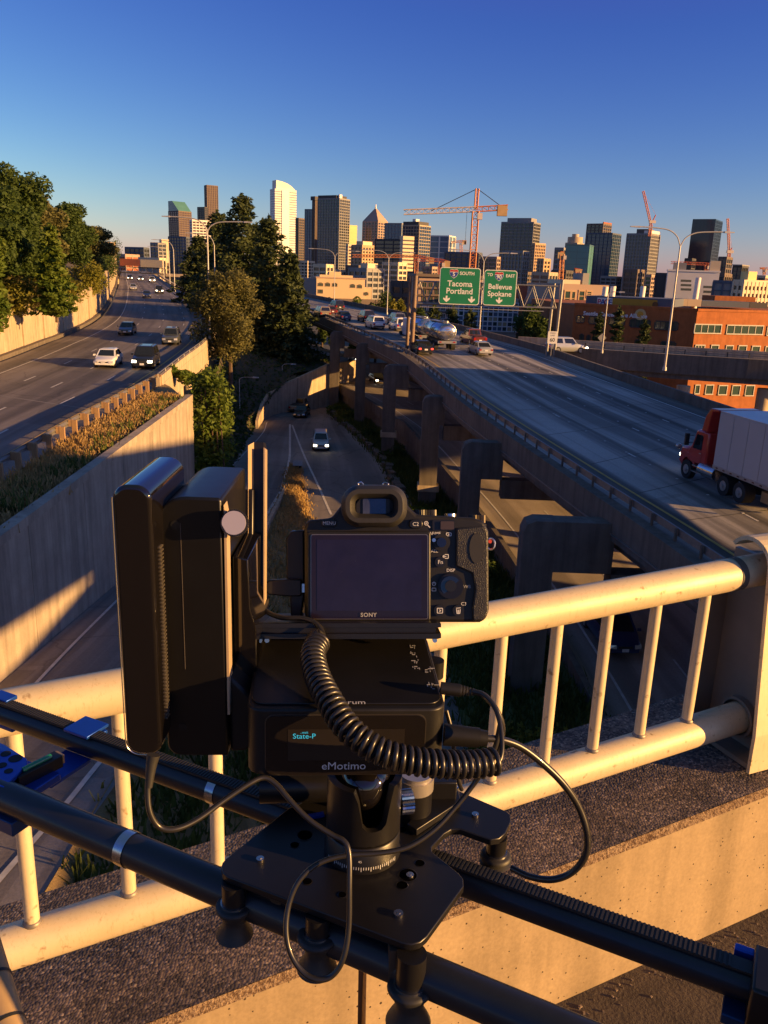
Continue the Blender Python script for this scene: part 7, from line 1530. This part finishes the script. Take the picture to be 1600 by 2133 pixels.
# ---- L-shaped camera bracket with dovetail edges
lb_ = thing('camera_bracket', 'black L-shaped bracket: flat bar under the camera and tall bar at its left', 'bracket', ond(715, 1330, TC))
mb = MB(); pp(mb, [(512, 1299), (912, 1298), (919, 1300), (919, 1307), (512, 1308)], TC - .020, .055); pp(mb, [(516, 1308.2), (908, 1307.2), (908, 1320), (516, 1321)], TC - .016, .05); pp(mb, [(510, 1321.2), (919, 1320.2), (919, 1329), (912, 1331), (512, 1331)], TC - .020, .055); mb.build('base_bar', BLK, lb_)
mb = MB(); pp(mb, [(529, 921), (549, 921), (548, 1292), (529, 1296)], TC - .0034, .012); mb.build('upright_bar', BLK, lb_)
LIP = mat('sunlit_edge_tan', (.46, .34, .22), (.36, .27, .17), 40, .4, .05)  # tan colour paints sunlight onto the edges of the black bracket
mb = MB(); A_ = [ond(x, y, t_) for x, y, t_ in [(517, 928, TC - .0125), (529, 921, TC - .0035), (529, 1296, TC - .0035), (517, 1286, TC - .0125)]]; mb.add(A_ + [q + FW * .008 for q in A_], [(3, 2, 1, 0), (4, 5, 6, 7), (0, 1, 5, 4), (1, 2, 6, 5), (2, 3, 7, 6), (3, 0, 4, 7)]); mb.build('dovetail_lip', LIP, lb_); mb = MB(); pp(mb, [(549.2, 932), (552.5, 935), (551, 1270), (548.8, 1285)], TC - .0098, .010); mb.build('dovetail_lip', LIP, lb_)
for x in (906, 556): mb = MB(); disc(mb, x, 1334, TC - .012, 5, .004, 12); mb.build('stop_screw', CHR, lb_)
# ---- motion control head: control box, tilt arm, clamp
ZP = -.381; axc = onz(752, 1822, ZP); AXP = Vector((axc.x, axc.y + .0255, 0)); YAW = R(4.4); ex = Vector((math.cos(YAW), math.sin(YAW), 0)); ey = Vector((-math.sin(YAW), math.cos(YAW), 0)); ez = Vector((0, 0, 1))
mh = thing('motion_control_head', 'black motorised pan-tilt head: control box with display, tall curved tilt arm on its left', 'motion control head', (AXP.x, AXP.y, -.29))
F0 = ony(720, 1476, AXP.y - .052); ZT = F0.z; F0 = Vector((F0.x, F0.y, 0))
def bxp(x, y, z): return F0 + ex * x + ey * y + ez * z
zb_ = ony(720, 1612, F0.y).z; hw = .0585; HB = ZT - zb_
MB_ = Matrix((ex, ey, ez)).transposed().to_4x4(); MB_.translation = F0
mb = MB(); mb.prism([(x + .001, y + .052) for x, y in rrect(2 * hw, .106, .010, 6)], zb_, ZT, MB_); cbx = mb.build('control_box', BLKM, mh, bevel=.0012)
mb = MB(); mb.prism([(x + .001, y + .054) for x, y in rrect(2 * hw - .004, .100, .009, 6)], ZT + .0002, ZT + .0012, MB_); tpn = mb.build('top_panel', BLK, cbx, bevel=.0004)
Mf = frame(bxp(0, -.0012, 0), ex, ez)
fp = lambda px, py: ((lambda p: ((p - F0).dot(ex), p.z))(ray(px, py) * (F0.dot(ey) / ray(px, py).dot(ey))))
a, b = fp(554, 1488), fp(880, 1608); w_, h_ = b[0] - a[0], a[1] - b[1]
mb = MB(); mb.prism([(x + (a[0] + b[0]) / 2, y + (a[1] + b[1]) / 2) for x, y in rrect(w_ + .0012, h_ + .0012, .0055)], -.0006, .0002, Mf); mb.build('panel_rim', mat('panel_rim_metal', (.16, .14, .12), None, 9, .3, .8), cbx)
mb = MB(); mb.prism([(x + (a[0] + b[0]) / 2, y + (a[1] + b[1]) / 2) for x, y in rrect(w_, h_, .005)], .0004, .0010, Mf); fpn = mb.build('front_panel', mat('panel_gloss', (.010, .008, .008), (.007, .006, .006), 20, .12, 0, spec=.5, rvar=.04), cbx)
q = fp(716, 1591); lettering('eMotimo', .0072, Mf @ Matrix.Translation((q[0], q[1], .0013)), LET, fpn)
d0, d1 = fp(600, 1515), fp(840, 1578); mb = MB(); mb.prism([(d0[0], d1[1]), (d1[0], d1[1]), (d1[0], d0[1]), (d0[0], d0[1])], .0011, .0012, Mf); mb.build('display', mat('display_off', (.016, .013, .012), None, 30, .35), fpn)
CY_ = mat('display_cyan', (.02, .25, .35), None, 9, .5, emit=(.04, .55, .85), estr=.2)
q = fp(634, 1529); lettering('State-P', .0047, Mf @ Matrix.Translation((q[0], q[1], .0014)), CY_, fpn); q = fp(634, 1521); lettering('..wait', .0022, Mf @ Matrix.Translation((q[0], q[1], .0014)), CY_, fpn)
pt = lambda px, py: onz(px, py, ZT + .0013); Mt = lambda px, py: frame(pt(px, py), ex, ey)
lettering('spectrum', .0066, Mt(718, 1463), LET, tpn)
ic = MB()
for k, (px, py) in enumerate([(858, 1349), (862, 1364), (864, 1380), (868, 1394), (890, 1396), (898, 1430)]):
    M = Mt(px, py); rg = random.Random(k)
    for j in range(5 if k < 4 else 8):
        x0, y0 = rg.uniform(-.0025, .0025), rg.uniform(-.0035, .0035); w0, h0 = (rg.uniform(.001, .0035), .0006) if j % 2 else (.0005, rg.uniform(.001, .003)); ic.prism([(x0, y0), (x0 + w0, y0), (x0 + w0, y0 + h0), (x0, y0 + h0)], 0, .0002, M)
ic.build('port_icons', LETG, tpn)
for px, py in ((497, 1368),): 
    p = onz(px, py, ZT - .001); mb = MB(); mb.cyl(p, p + ez * .0016, .0052, 20); mb.cyl(p + ez * .0016, p + ez * .0022, .0030, 6); mb.build('bolt', CHR, mh)
mb = MB(); p = ond(907, 1375, .55); mb.cyl(p, p + ez * -.012, .006, 20); mb.build('side_knob', BLK, mh)
# hub between box and arm
YA = .452; Ls = lambda px, py, Y=YA: ony(px, py, Y)
za0, za1 = Ls(400, 1575).z, Ls(400, 1036).z; Yb = onz(415, 970, za1).y
xl, xr = Ls(338, 1300).x, Ls(470, 1300).x
def xz(mb, poly, y0, y1): M = Matrix(((1, 0, 0, 0), (0, 0, 1, 0), (0, 1, 0, 0), (0, 0, 0, 1))); return mb.prism(poly[::-1], y0, y1, M)
r_ = .016; arc = [(xl + r_ - r_ * math.cos(a), za1 - r_ + r_ * math.sin(a)) for a in [math.pi / 2 * k / 7 for k in range(8)]]
arcb = [(xl + r_ * .5 - r_ * .5 * math.cos(a), za0 + r_ * .5 - r_ * .5 * math.sin(a)) for a in [math.pi / 2 * k / 5 for k in range(6)]][::-1]
hx0 = Ls(522, 1500).x; zh = Ls(470, 1445).z
mb = MB(); xz(mb, [(xr, za0 + .001), (xr, zh), (xr - .001, za1 - .001)] + [(xr - .003, za1)] + arc[::-1] + arcb[::-1], YA, Yb); mb.build('tilt_arm', mat('black_satin', (.0065, .006, .006), (.005, .0045, .0045), 30, .34, 0, bmp=.05, bscale=900, bdist=.0003, spec=.45, rvar=.05), mh, bevel=.0014)
mb = MB(); xz(mb, [(hx0, za0 + .006), (hx0, zh - .004), (xr + .0005, zh + .01), (xr + .0005, za0 + .0015), (xr + .01, za0 + .002)], YA + .004, Yb - .01); mb.build('arm_foot', BLKM, mh, bevel=.002)
mb = MB(); xz(mb, [(Ls(522, 1440).x, zh - .003), (Ls(522, 1345).x, Ls(520, 1345).z), (Ls(508, 1300).x, Ls(508, 1300).z), (Ls(503, 1192).x, Ls(503, 1192).z), (xr + .0006, Ls(470, 1185).z), (xr + .0006, zh + .004)][::-1], YA + .022, Yb - .002); mb.build('arm_gusset', GLOSS, mh, bevel=.0006)
mb = MB(); mb.box(((xl + xr) / 2 - .006, YA - .00005, (za0 + za1) / 2 + .022), (.0003, .0004, (za1 - za0) * .55)); mb.build('seam', mat('seam_pale', (.10, .085, .075), None, 9, .5), mh)
mb = MB(); xz(mb, [(xr + .0002, za0 + .03), (xr + .0016, za0 + .03), (xr + .0016, za1 - .012), (xr + .0002, za1 - .004)], YA - .0002, YA + .010); mb.build('sunlit_edge_strip', LIP, mh)  # tan strip paints the sunlit line down the arm's right edge
for zf_ in (.12, .90): q = Vector((xl + .010, YA - .0004, za0 + (za1 - za0) * zf_)); mb = MB(); mb.cyl(q, q + Vector((0, .001, 0)), .0028, 16); mb.build('screw', mat('screw_dark', (.005, .005, .005), None, 9, .5), mh)
# clamp block and knob
mb = MB(); pp(mb, [(470, 1022), (528, 1018), (527, 1182), (505, 1186), (470, 1180)], TC - .012, .045); cl_ = mb.build('bracket_clamp', BLK, mh, bevel=.001)
kx = TC - .098; mb = MB(); knurl(mb, ond(488, 1089, kx + .0008), ond(491, 1091, kx + .012), 29 * kx / FPX, 44, .06); kn = mb.build('clamp_knob', BLK, mh); mb = MB(); disc(mb, 487, 1089, kx, 25, .001, 32); mb.build('knob_cap', mat('knob_cap_satin', (.52, .47, .50), None, 5, .35, .35), kn); mb = MB(); mb.cyl(ond(491, 1091, kx + .012), ond(500, 1095, TC - .01), 9 * kx / FPX, 14); mb.build('knob_stem', BLK, kn)
mb = MB(); pp(mb, [(480, 1186), (512, 1188), (512, 1300), (480, 1300)], TC + .0, .02); mb.build('tilt_motor_cover', BLKM, mh, bevel=.002)
# ---- power bank strapped on the arm
YB = .430; zq0, zq1 = ony(300, 1572, YB).z, ony(290, 1012, YB).z; x0, x1 = ony(248, 1300, YB).x, ony(326, 1300, YB).x; YBk = onz(330, 950, zq1).y
pb_ = thing('power_bank', 'glossy black upright battery pack with rounded edges at the far left of the rig', 'battery pack', ((x0 + x1) / 2, (YB + YBk) / 2, zq0))
mb = MB(); M = Matrix.Translation(((x0 + x1) / 2, (YB + YBk) / 2, 0)); W2, D2 = x1 - x0, YBk - YB
prof = [(0, 1.0), (.6, .998), (.85, .985), (1, .955)]
P = [((x0 + x1) / 2 + x, (zq0 + zq1) / 2 + z) for x, z in rrect(W2, zq1 - zq0, .0085, 7)]
xz(mb, P, YB, YBk); mb.build('case', GLOSS, pb_, bevel=.0022, seg=3)
mb = MB(); xs_ = x1 + .0003
for j in range(46):
    for k in range(3): mb.cyl((xs_ - .0012, YB + .012 + .0022 * k, zq0 + .018 + .0024 * j), (xs_ + .0006, YB + .012 + .0022 * k, zq0 + .018 + .0024 * j), .0007, 6)
mb.build('grille_dots', mat('grille_grey', (.16, .14, .11), None, 9, .4, .5), pb_, kind='stuff')
mb = MB(); mb.tube([Vector((x, YB - .0002, z)) for x, z in P[14:26]], .0004, 6); mb.build('bottom_rim', CHR, pb_)
mb = MB(); xm = x1 + .004; mb.box((x1 + (xl - x1) / 2, (YB + YBk) / 2 + .02, (za0 + za1) / 2), (abs(xl - x1) + .002, .04, .10)); mb.build('mounting_pad', RUBB, pb_)
# ---- ball head
bh = thing('ball_head', 'black ball head with slotted cup and degree scale, between control box and slider plate', 'ball head', (AXP.x, AXP.y, ZP))
Mb = Matrix.Translation(Vector((AXP.x, AXP.y, 0))); HC = ony(752, 1655, AXP.y - .0255).z; r0 = .0252
nseg = 48; slot0, slot1 = R(-90 - 8), R(-90 + 46)
def cupwall():
    vs, fs = [], []; prof = lambda a: HC
    zs = [0, .25, .5, .72, .86, 1.0]; H0 = ZP + .020; inner = .0205; m = nseg
    for k in range(m):
        a = 2 * math.pi * k / m; aw = (a + math.pi) % (2 * math.pi) - math.pi
        c_ = (slot0 + slot1) / 2; hwid = (slot1 - slot0) / 2; u = min(1, abs((aw - c_ + math.pi) % (2 * math.pi) - math.pi) / hwid)
        top = HC if u >= 1 else HC - (HC - H0 - .012) * math.sqrt(max(0, 1 - u ** 4)) ** 1
        for r_ in (r0, inner):
            for q in zs: vs.append((AXP.x + r_ * math.cos(a), AXP.y + r_ * math.sin(a), H0 + (top - H0) * q))
    z_ = len(zs)
    for k in range(m):
        A = k * 2 * z_; B2 = ((k + 1) % m) * 2 * z_
        for j in range(z_ - 1): fs += [(A + j, B2 + j, B2 + j + 1, A + j + 1), (B2 + z_ + j, A + z_ + j, A + z_ + j + 1, B2 + z_ + j + 1)]
        fs.append((A + z_ - 1, B2 + z_ - 1, B2 + 2 * z_ - 1, A + 2 * z_ - 1))
    return MB().add(vs, fs, True)
cupwall().build('cup', BLK, bh)
mb = MB(); mb.lathe([(.001, ZP + .0002), (.0262, ZP + .0002), (.0262, ZP + .0065), (.0254, ZP + .0078), (.0254, ZP + .018), (.0245, ZP + .0188), (.0252, ZP + .0195), (.0252, ZP + .021), (.001, ZP + .021)], 48, Mb); bs = mb.build('pan_base', BLK, bh)
mb = MB(); zc = HC + .004; mb.lathe([(.0185 * math.cos(a), zc - .012 + .0185 * math.sin(a)) for a in [R(-80 + 160 * k / 16) for k in range(17)]], 32, Mb); mb.build('ball', GLOSS, bh)
mb = MB(); mb.cyl((AXP.x, AXP.y, zc), (AXP.x, AXP.y, zb_ - .004), .010, 24); mb.cyl((AXP.x, AXP.y, zb_ - .0045), (AXP.x, AXP.y, zb_ - .0005), .022, 28); mb.build('neck', BLK, bh)
mb = MB(); kp = Vector((AXP.x, AXP.y, ZP + .034)); kd = (ex * .9 + ey * .15).normalized(); knurl(mb, kp + kd * .0255, kp + kd * .034, .0085, 20, .08); mb.build('lock_knob', CHR, bh)
tk_ = MB()
for k in range(-16, 17):
    a = R(-90 + 3.6 * k); hgt = .0034 if k % 4 == 0 else .0022; p = Vector((AXP.x + .02635 * math.cos(a), AXP.y + .02635 * math.sin(a), ZP + .0062)); tn = Vector((-math.sin(a), math.cos(a), 0)); tk_.add([p - tn * .00022, p + tn * .00022, p + tn * .00022 - ez * hgt, p - tn * .00022 - ez * hgt], [(0, 1, 2, 3)])
tk_.build('scale_marks', LET, bs)
for s_, dg in (('45', -92), ('90', -36)):
    a = R(dg); lettering(s_, .0030, frame((AXP.x + .0300 * math.cos(a), AXP.y + .0300 * math.sin(a), ZP + .0004), (-math.sin(a), math.cos(a), 0), (-math.cos(a), -math.sin(a), 0)), LET, bs) if False else lettering(s_, .0026, frame((AXP.x + .0256 * math.cos(a), AXP.y + .0256 * math.sin(a), ZP + .0098), (-math.sin(a), math.cos(a), 0), (0, 0, 1)), LET, bs)
# ---- slider: rails, belt, end brackets
ZRl = -.408; f0, f1 = onz(0, 1655, ZRl), onz(900, 2035, ZRl); b0, b1 = onz(0, 1480, ZRl), onz(1250, 1937, ZRl)
ud = (f1 - f0).normalized(); ub_ = (b1 - b0).normalized(); ud = ((ud + ub_) / 2).normalized(); vd = Vector((-ud.y, ud.x, 0)); f_c = (f0 + f1) / 2; b_c = (b0 + b1) / 2
sl_ = thing('camera_slider', 'camera slider of two long black tubes with a toothed belt crossing the foreground', 'camera slider', f_c)
RF, RB = .0123, .0112
tend = (onz(1560, 2060, ZRl) - b_c).dot(ud)
for c, r_, nm in ((f_c, RF, 'front_tube'), (b_c, RB, 'back_tube')):
    mb = MB(); mb.cyl(c - ud * 1.0, c + ud * (.60 if nm[0] == 'f' else tend), r_, 36); tb_ = mb.build(nm, CARB, sl_)
    if nm[0] == 'f': front_t = tb_
    else: back_t = tb_
def at_f(px, py): return (onz(px, py, ZRl) - f_c).dot(ud)
def at_b(px, py): return (onz(px, py, ZRl) - b_c).dot(ud)
for c, r_, u, par in ((f_c, RF, at_f(268, 1768), front_t), (b_c, RB, at_b(446, 1650), back_t)):
    mb = MB(); mb.cyl(c + ud * (u - .004), c + ud * (u + .004), r_ + .0006, 36, caps=False); mb.build('joint_ring', CHR, par)
# belt lies on the back tube, teeth up
BELT = mat('belt_rubber', (.016, .0155, .0155), None, 60, .6)
mb = MB(); zz = ZRl + RB; off = vd * -.001
M_ = Matrix((ud, vd, ez)).transposed().to_4x4(); M_.translation = b_c + off
mb.box(M_ @ Vector((-.25, 0, RB + .0008)), (1.5, .011, .0016), M=M_.to_3x3()); bl_ = mb.build('belt', BELT, sl_)
ua, ubb = at_b(-60, 1455), tend - .01; nt_ = 240; mt = MB()
for k in range(nt_):
    u = ua + (ubb - ua) * k / nt_; mt.box(M_ @ Vector((u, 0, RB + .0019)), ((ubb - ua) / nt_ * .5, .0108, .0007), M=M_.to_3x3())
mt.build('belt_teeth', BELT, bl_, kind='stuff')
# blue end bracket with a spirit level (left)
Mr = Matrix((ud, vd, ez)).transposed().to_4x4(); Mr.translation = f_c
gap = (b_c - f_c).dot(vd); uL = at_b(165, 1530); BLUEL = BLUE
def rbx(mb, u, v, z, su, sv, sz, rz=0): return mb.box(Mr @ Vector((u, v, z)), (su, sv, sz), M=Mr.to_3x3())
br_ = thing('slider_bracket', 'bright blue metal bracket clamping the two slider tubes at the left, holding a spirit level', 'bracket', Mr @ Vector((uL, gap / 2, 0)))
mb = MB(); rbx(mb, uL, gap + .003, RB + .0015, .028, .026, .003); rbx(mb, uL, gap + RB + .002, -.002, .026, .004, .02); mb.build('clamp_top', BLUE, br_, bevel=.0006)
mb = MB(); rbx(mb, uL, gap * .66, -.010, .030, gap * .50, .004); mb.build('cross_bar', BLUE, br_, bevel=.0006)
mb = MB(); rbx(mb, uL - .012, gap * .30, -.004, .06, .036, .007); mb.build('level_holder', BLUE, br_, bevel=.0008)
mb = MB(); rbx(mb, uL + .004, gap * .30 - .030, -.014, .05, .022, .012); mb.build('lower_block', mat('blue_dark', (.008, .05, .16), None, 9, .4, .4), br_, bevel=.0008)
lvb = thing('spirit_level', 'small black spirit level with a green vial lying in the blue slider bracket', 'spirit level', Mr @ Vector((uL, gap * .34, 0)))
a, b = onz(30, 1618, ZRl + .008), onz(122, 1572, ZRl + .008); dlv = (b - a).normalized(); M2 = Matrix((dlv, ez.cross(dlv), ez)).transposed(); c = (a + b) / 2
mb = MB(); mb.box(c + ez * -.004, ((b - a).length, .012, .011), M=M2); mb.build('level_body', BLKM, lvb, bevel=.0006); mb = MB(); mb.cyl(c - dlv * .013 + ez * .0022, c + dlv * .013 + ez * .0022, .0024, 12); mb.build('vial', mat('vial_green', (.02, .22, .10), None, 9, .1, 0, spec=.8), lvb); mb = MB(); mb.box(b + dlv * .0012 - ez * .003, (.0018, .010, .008), M=M2); mb.build('brass_end', mat('brass_tan', (.45, .30, .14), None, 9, .4, .5), lvb)
pb2 = thing('slider_plate', 'blue perforated plate at the left edge between the slider tubes', 'plate', onz(20, 1590, ZRl + .012))
poly = [onz(x, y, ZRl + .012) for x, y in [(-120, 1500), (8, 1550), (56, 1580), (56, 1592), (8, 1640), (-120, 1600)]]
mb = MB(); mb.prism([(p.x, p.y) for p in poly], ZRl + .008, ZRl + .012); mb.build('plate', BLUE, pb2, bevel=.0005)
for x, y, r_ in ((12, 1570, .0042), (32, 1580, .0055), (4, 1594, .004), (18, 1606, .0035), (-20, 1580, .005)):
    p = onz(x, y, ZRl + .0121); mb = MB(); mb.cyl(p, p + ez * .0002, r_, 20); mb.build('hole', mat('hole_dark', (.004, .004, .012), None, 9, .8), pb2)
for px, py, lab in [(8, 1452, 'small blue clamp tab on the back slider tube at the left edge'), (20, 1510, 'small blue clamp tab under the back slider tube at the left edge')]:
    p = onz(px, py, ZRl + (RB + .002 if py < 1500 else -RB - .004)); mb = MB(); mb.box(p, (.022, .013, .004), M=Mr.to_3x3()); mb.build('clamp_tab', BLUE, None, lab, 'clamp', bevel=.0008)
eb2 = thing('slider_end_block', 'dark end block of the slider with blue clamps at the bottom right edge', 'end block', onz(1590, 2070, ZRl))
mb = MB(); u = tend; Mq = Mr.copy(); Mq.translation = b_c
mb.box(Mq @ Vector((u + .02, -.004, 0)), (.04, .040, .036), M=Mr.to_3x3()); mb.build('block', BLK, eb2, bevel=.002); mb = MB(); mb.box(Mq @ Vector((u - .002, -.010, -RB - .004)), (.022, .018, .007), M=Mr.to_3x3()); mb.build('lower_clamp', MATS['blue_dark'], eb2, bevel=.001); mb = MB(); mb.box(Mq @ Vector((u - .001, .013, RB - .002)), (.02, .006, .008), M=Mr.to_3x3()); mb.build('upper_clamp', BLUE, eb2, bevel=.001)
mb = MB(); p = Mq @ Vector((u + .022, -.026, -.006)); mb.cyl(p, p - vd * .02, .008, 16); mb.build('end_knob', BLK, eb2)
# ---- carriage plate
cg = thing('slider_carriage', 'black drilled carriage plate under the ball head, on flanged roller legs', 'carriage', (AXP.x, AXP.y, ZP))
out = [(461, 1806), (463, 1797), (470, 1789), (600, 1684), (680, 1650), (800, 1622), (900, 1622), (979, 1657), (1056, 1690), (1064, 1698), (1064, 1712), (1053, 1735), (1040, 1746), (1022, 1749), (960, 1727), (940, 1727), (925, 1736), (899, 1764), (900, 1774), (955, 1818), (965, 1830), (966, 1846), (890, 1950), (876, 1962), (858, 1967), (840, 1964), (474, 1826), (464, 1818)]
pol = [onz(x, y, ZP) for x, y in out]
mb = MB(); mb.prism([(p.x, p.y) for p in pol][::-1], ZP - .0052, ZP, None); mb.build('plate', BLK, cg, bevel=.0007)
sk = [onz(x, y, ZP - .0055) for x, y in [(478, 1826), (840, 1962)]]; d = (sk[1] - sk[0]).normalized(); nb_ = Vector((-d.y, d.x, 0))
mb = MB(); q = [sk[0] + nb_ * .003, sk[1] + nb_ * .003, sk[1] + nb_ * .010, sk[0] + nb_ * .010]; mb.hexa([Vector((p.x, p.y, ZP - .020)) for p in q] + [Vector((p.x, p.y, ZP - .0055)) for p in q]); mb.build('skirt', BLK, cg, bevel=.0008)
p = sk[0] + d * .034 + nb_ * .0028; mb = MB(); mb.cyl(Vector((p.x, p.y, ZP - .0125)), Vector((p.x, p.y, ZP - .0125)) - nb_ * .0004, .0045, 18); mb.build('slot', mat('slot_bronze', (.10, .075, .05), None, 9, .4, .6), cg)
HOL = mat('hole_black', (.002, .002, .002), None, 9, 1.0, spec=0)
for x, y, r_ in ((635, 1740, .0052), (614, 1760, .003), (838, 1729, .0032), (875, 1798, .0032), (838, 1844, .0036), (640, 1836, .003), (713, 1864, .0026), (806, 1738, .0022), (850, 1823, .0058)):
    p = onz(x, y, ZP + .0002); mb = MB(); mb.lathe([(r_ * 1.16, 0), (r_ * 1.0, .0002)], 20, Matrix.Translation(p)); h_ = mb.build('hole_rim', BLK, cg); mb = MB(); mb.cyl(p, p + ez * .0001, r_, 20); mb.build('hole', HOL, h_)
for x, y, r_ in ((542, 1793, .0026), (830, 1907, .0030), (990, 1700, .0026), (884, 1703, .0036), (949, 1641, .0040), (854, 1827, .0025)):
    p = onz(x, y, ZP); mb = MB(); mb.cyl(p, p + ez * .0022, r_, 18); mb.cyl(p + ez * .0022, p + ez * .0026, r_ * .45, 6); mb.build('bolt', CHR, cg)
def roller(px, py, h, r_, rf, hf):
    p = onz(px, py, ZP - .0055); p = Vector((p.x, p.y, 0)); M = Matrix.Translation(p); z = ZP - .0057
    mb = MB(); mb.lathe([(.0001, z), (r_, z), (r_, z - h), (.0001, z - h)][::-1], 24, M); lg = mb.build('leg', BLK, cg)
    z2 = z - h - .0002; mb = MB(); mb.lathe([(.0001, z2), (r_ * 1.35, z2), (rf * .98, z2 - .0015), (rf, z2 - .003), (r_ * 1.05, z2 - hf * .35), (r_ * .95, z2 - hf * .6), (rf * .9, z2 - hf * .85), (rf, z2 - hf * .95), (rf * .8, z2 - hf), (.0001, z2 - hf)][::-1], 28, M); wl = mb.build('roller', RUBB, lg)
    mb = MB(); mb.cyl(p + ez * (z - h + .0012), p + ez * (z - h - .0002), r_ * 1.12, 24); mb.build('washer', CHR, lg)
roller(487, 1838, .016, .0080, .0125, .026); roller(662, 1905, .014, .0078, .0130, .028); roller(858, 1985, .022, .0090, .0140, .030); roller(1036, 1742, .014, .0072, .0115, .008)
mb = MB(); p = onz(866, 1972, ZP - .0055); mb.box((p.x - .012, p.y + .004, ZP - .018), (.008, .012, .022), YAW); mb.build('leg_block', mat('brown_block', (.11, .075, .05), None, 9, .5, .4), cg)
# motor drive behind the ball head
dm = thing('drive_motor', 'black drive motor with silver cap behind the ball head on the carriage plate', 'motor', onz(862, 1690, ZP))
c = onz(862, 1700, ZP); mb = MB(); mb.cyl((c.x, c.y, ZP + .0002), (c.x, c.y, ZP + .024), .0125, 24); mb.build('motor_body', BLK, dm); mb = MB(); mb.cyl((c.x, c.y, ZP + .0242), (c.x, c.y, ZP + .034), .0132, 28); mb.cyl((c.x, c.y, ZP + .034), (c.x, c.y, ZP + .037), .0118, 28); mb.build('motor_cap', mat('satin_silver', (.50, .46, .42), None, 9, .35, .7), dm)
mb = MB(); c2 = onz(917, 1672, ZP); mb.box((c2.x, c2.y + .006, ZP + .010), (.022, .02, .020), YAW); mb.build('gear_box', BLK, dm, bevel=.001)
mb = MB(); q = [onz(x, y, ZP + .006) for x, y in [(848, 1716), (868, 1728), (960, 1668), (955, 1646), (900, 1650)]]; mb.prism([(p.x, p.y) for p in q][::-1], ZP + .0005, ZP + .006); mb.build('motor_mount', BLK, dm, bevel=.0006)
c = onz(622, 1692, ZP); mb = MB(); mb.cyl((c.x - .03, c.y + .012, ZP + .014), (c.x + .035, c.y + .018, ZP + .014), .0135, 24); mb.build('motor_body', BLK, None, 'black cylinder motor lying behind the ball head at the left of the carriage', 'motor')
c = onz(655, 1700, ZP + .001); mb = MB(); mb.box((c.x, c.y, ZP + .0012), (.014, .004, .002), R(20)); mb.build('blue_tag', BLUE, cg)
# ---- loose cables
pc = thing('power_cable', 'thin black cable looping from the battery pack past the ball head over the carriage plate', 'cable', ond(315, 1600, .45))
cable('cable', '', [(313, 1600, .452), (308, 1640, .452), (312, 1690, .452), (332, 1722, .455), (365, 1727, .458), (410, 1708, .465), (470, 1665, .475), (520, 1632, .482), (550, 1620, .486), (575, 1633, .486), (605, 1668, .483), (645, 1708, .480), (690, 1738, .478), (716, 1752, .476), (727, 1778, .474), (728, 1850, .47), (726, 1940, .468), (714, 2000, .466), (690, 2034, .466), (660, 2040, .466), (630, 2024, .468), (605, 1985, .47), (596, 1935, .472), (603, 1880, .475), (625, 1832, .478), (665, 1798, .482), (720, 1782, .485), (790, 1777, .487), (850, 1764, .49), (905, 1728, .495), (950, 1680, .50), (985, 1636, .502), (1005, 1606, .50), (1030, 1560, .498), (1042, 1510, .497)], 6.0, pc, 260)
mb = MB(); P = [ond(x, y, .452) for x, y in [(320, 1572), (316, 1590), (313, 1612), (310, 1640)]]; mb.tube(P, .0033, 12, lambda u: .0036 - .0016 * u); mb.build('strain_relief', RUBB, pc)
rc_ = thing('control_cable', 'thick black cable with a round plug looping out right of the control box', 'cable', ond(960, 1535, .50))
mb = MB(); a, b = ond(925, 1530, .497), ond(1015, 1538, .497); mb.cyl(a, a.lerp(b, .82), .0066, 20, .0058); mb.cyl(a.lerp(b, .825), b, .0050, 20, .0046); mb.build('plug', BLKM, rc_)
cable('cable', '', [(1012, 1538, .497), (1045, 1541, .50), (1085, 1556, .505), (1130, 1590, .51), (1175, 1635, .515), (1207, 1685, .52), (1223, 1740, .522), (1218, 1785, .525), (1190, 1818, .53), (1150, 1832, .535), (1105, 1826, .545), (1066, 1808, .555)], 7.5, rc_, 90)
sc2 = thing('sensor_cable', 'thin black cable with a ribbed plug curling at the right side of the control box', 'cable', ond(950, 1437, .50))
mb = MB(); a, b = ond(918, 1433, .50), ond(958, 1438, .50); mb.cyl(a, b, .0038, 18); mb.build('plug', BLKM, sc2); mb = MB(); 
for k in range(5): q0 = b.lerp(ond(990, 1442, .50), k / 5); q1 = b.lerp(ond(990, 1442, .50), (k + .6) / 5); mb.cyl(q0, q1, .0034 - .0003 * k, 16)
mb.build('strain_relief', RUBB, sc2)
cable('cable', '', [(985, 1440, .50), (1010, 1450, .50), (1032, 1475, .50), (1045, 1505, .502), (1046, 1532, .505), (1038, 1560, .508), (1020, 1590, .512), (1005, 1620, .515)], 6, sc2, 40)
cable('cable', '', [(930, 1480, .52), (940, 1520, .52), (948, 1580, .522), (955, 1625, .525), (962, 1645, .53)], 4.5, sc2, 30)
# ---- tan banded thing in the bottom left corner (a tripod leg end)
tl = thing('tripod_leg', 'tan tube end with dark rings at the bottom left corner, part of a tripod leg', 'tripod leg', ond(10, 2133, .5))
a, b = ond(-42, 1950, .62), ond(28, 2190, .56); dd = (b - a).normalized(); mb = MB(); mb.cyl(a, b, .0125, 28); tb2 = mb.build('tube', mat('tan_tube', (.40, .28, .15), (.30, .2, .1), 20, .5), tl)
for u in (.0, .42, .80): c = a + (b - a) * u; mb = MB(); mb.cyl(c - dd * .0012, c + dd * .0012, .0130, 28, caps=False); mb.build('ring', TRIM, tb2)
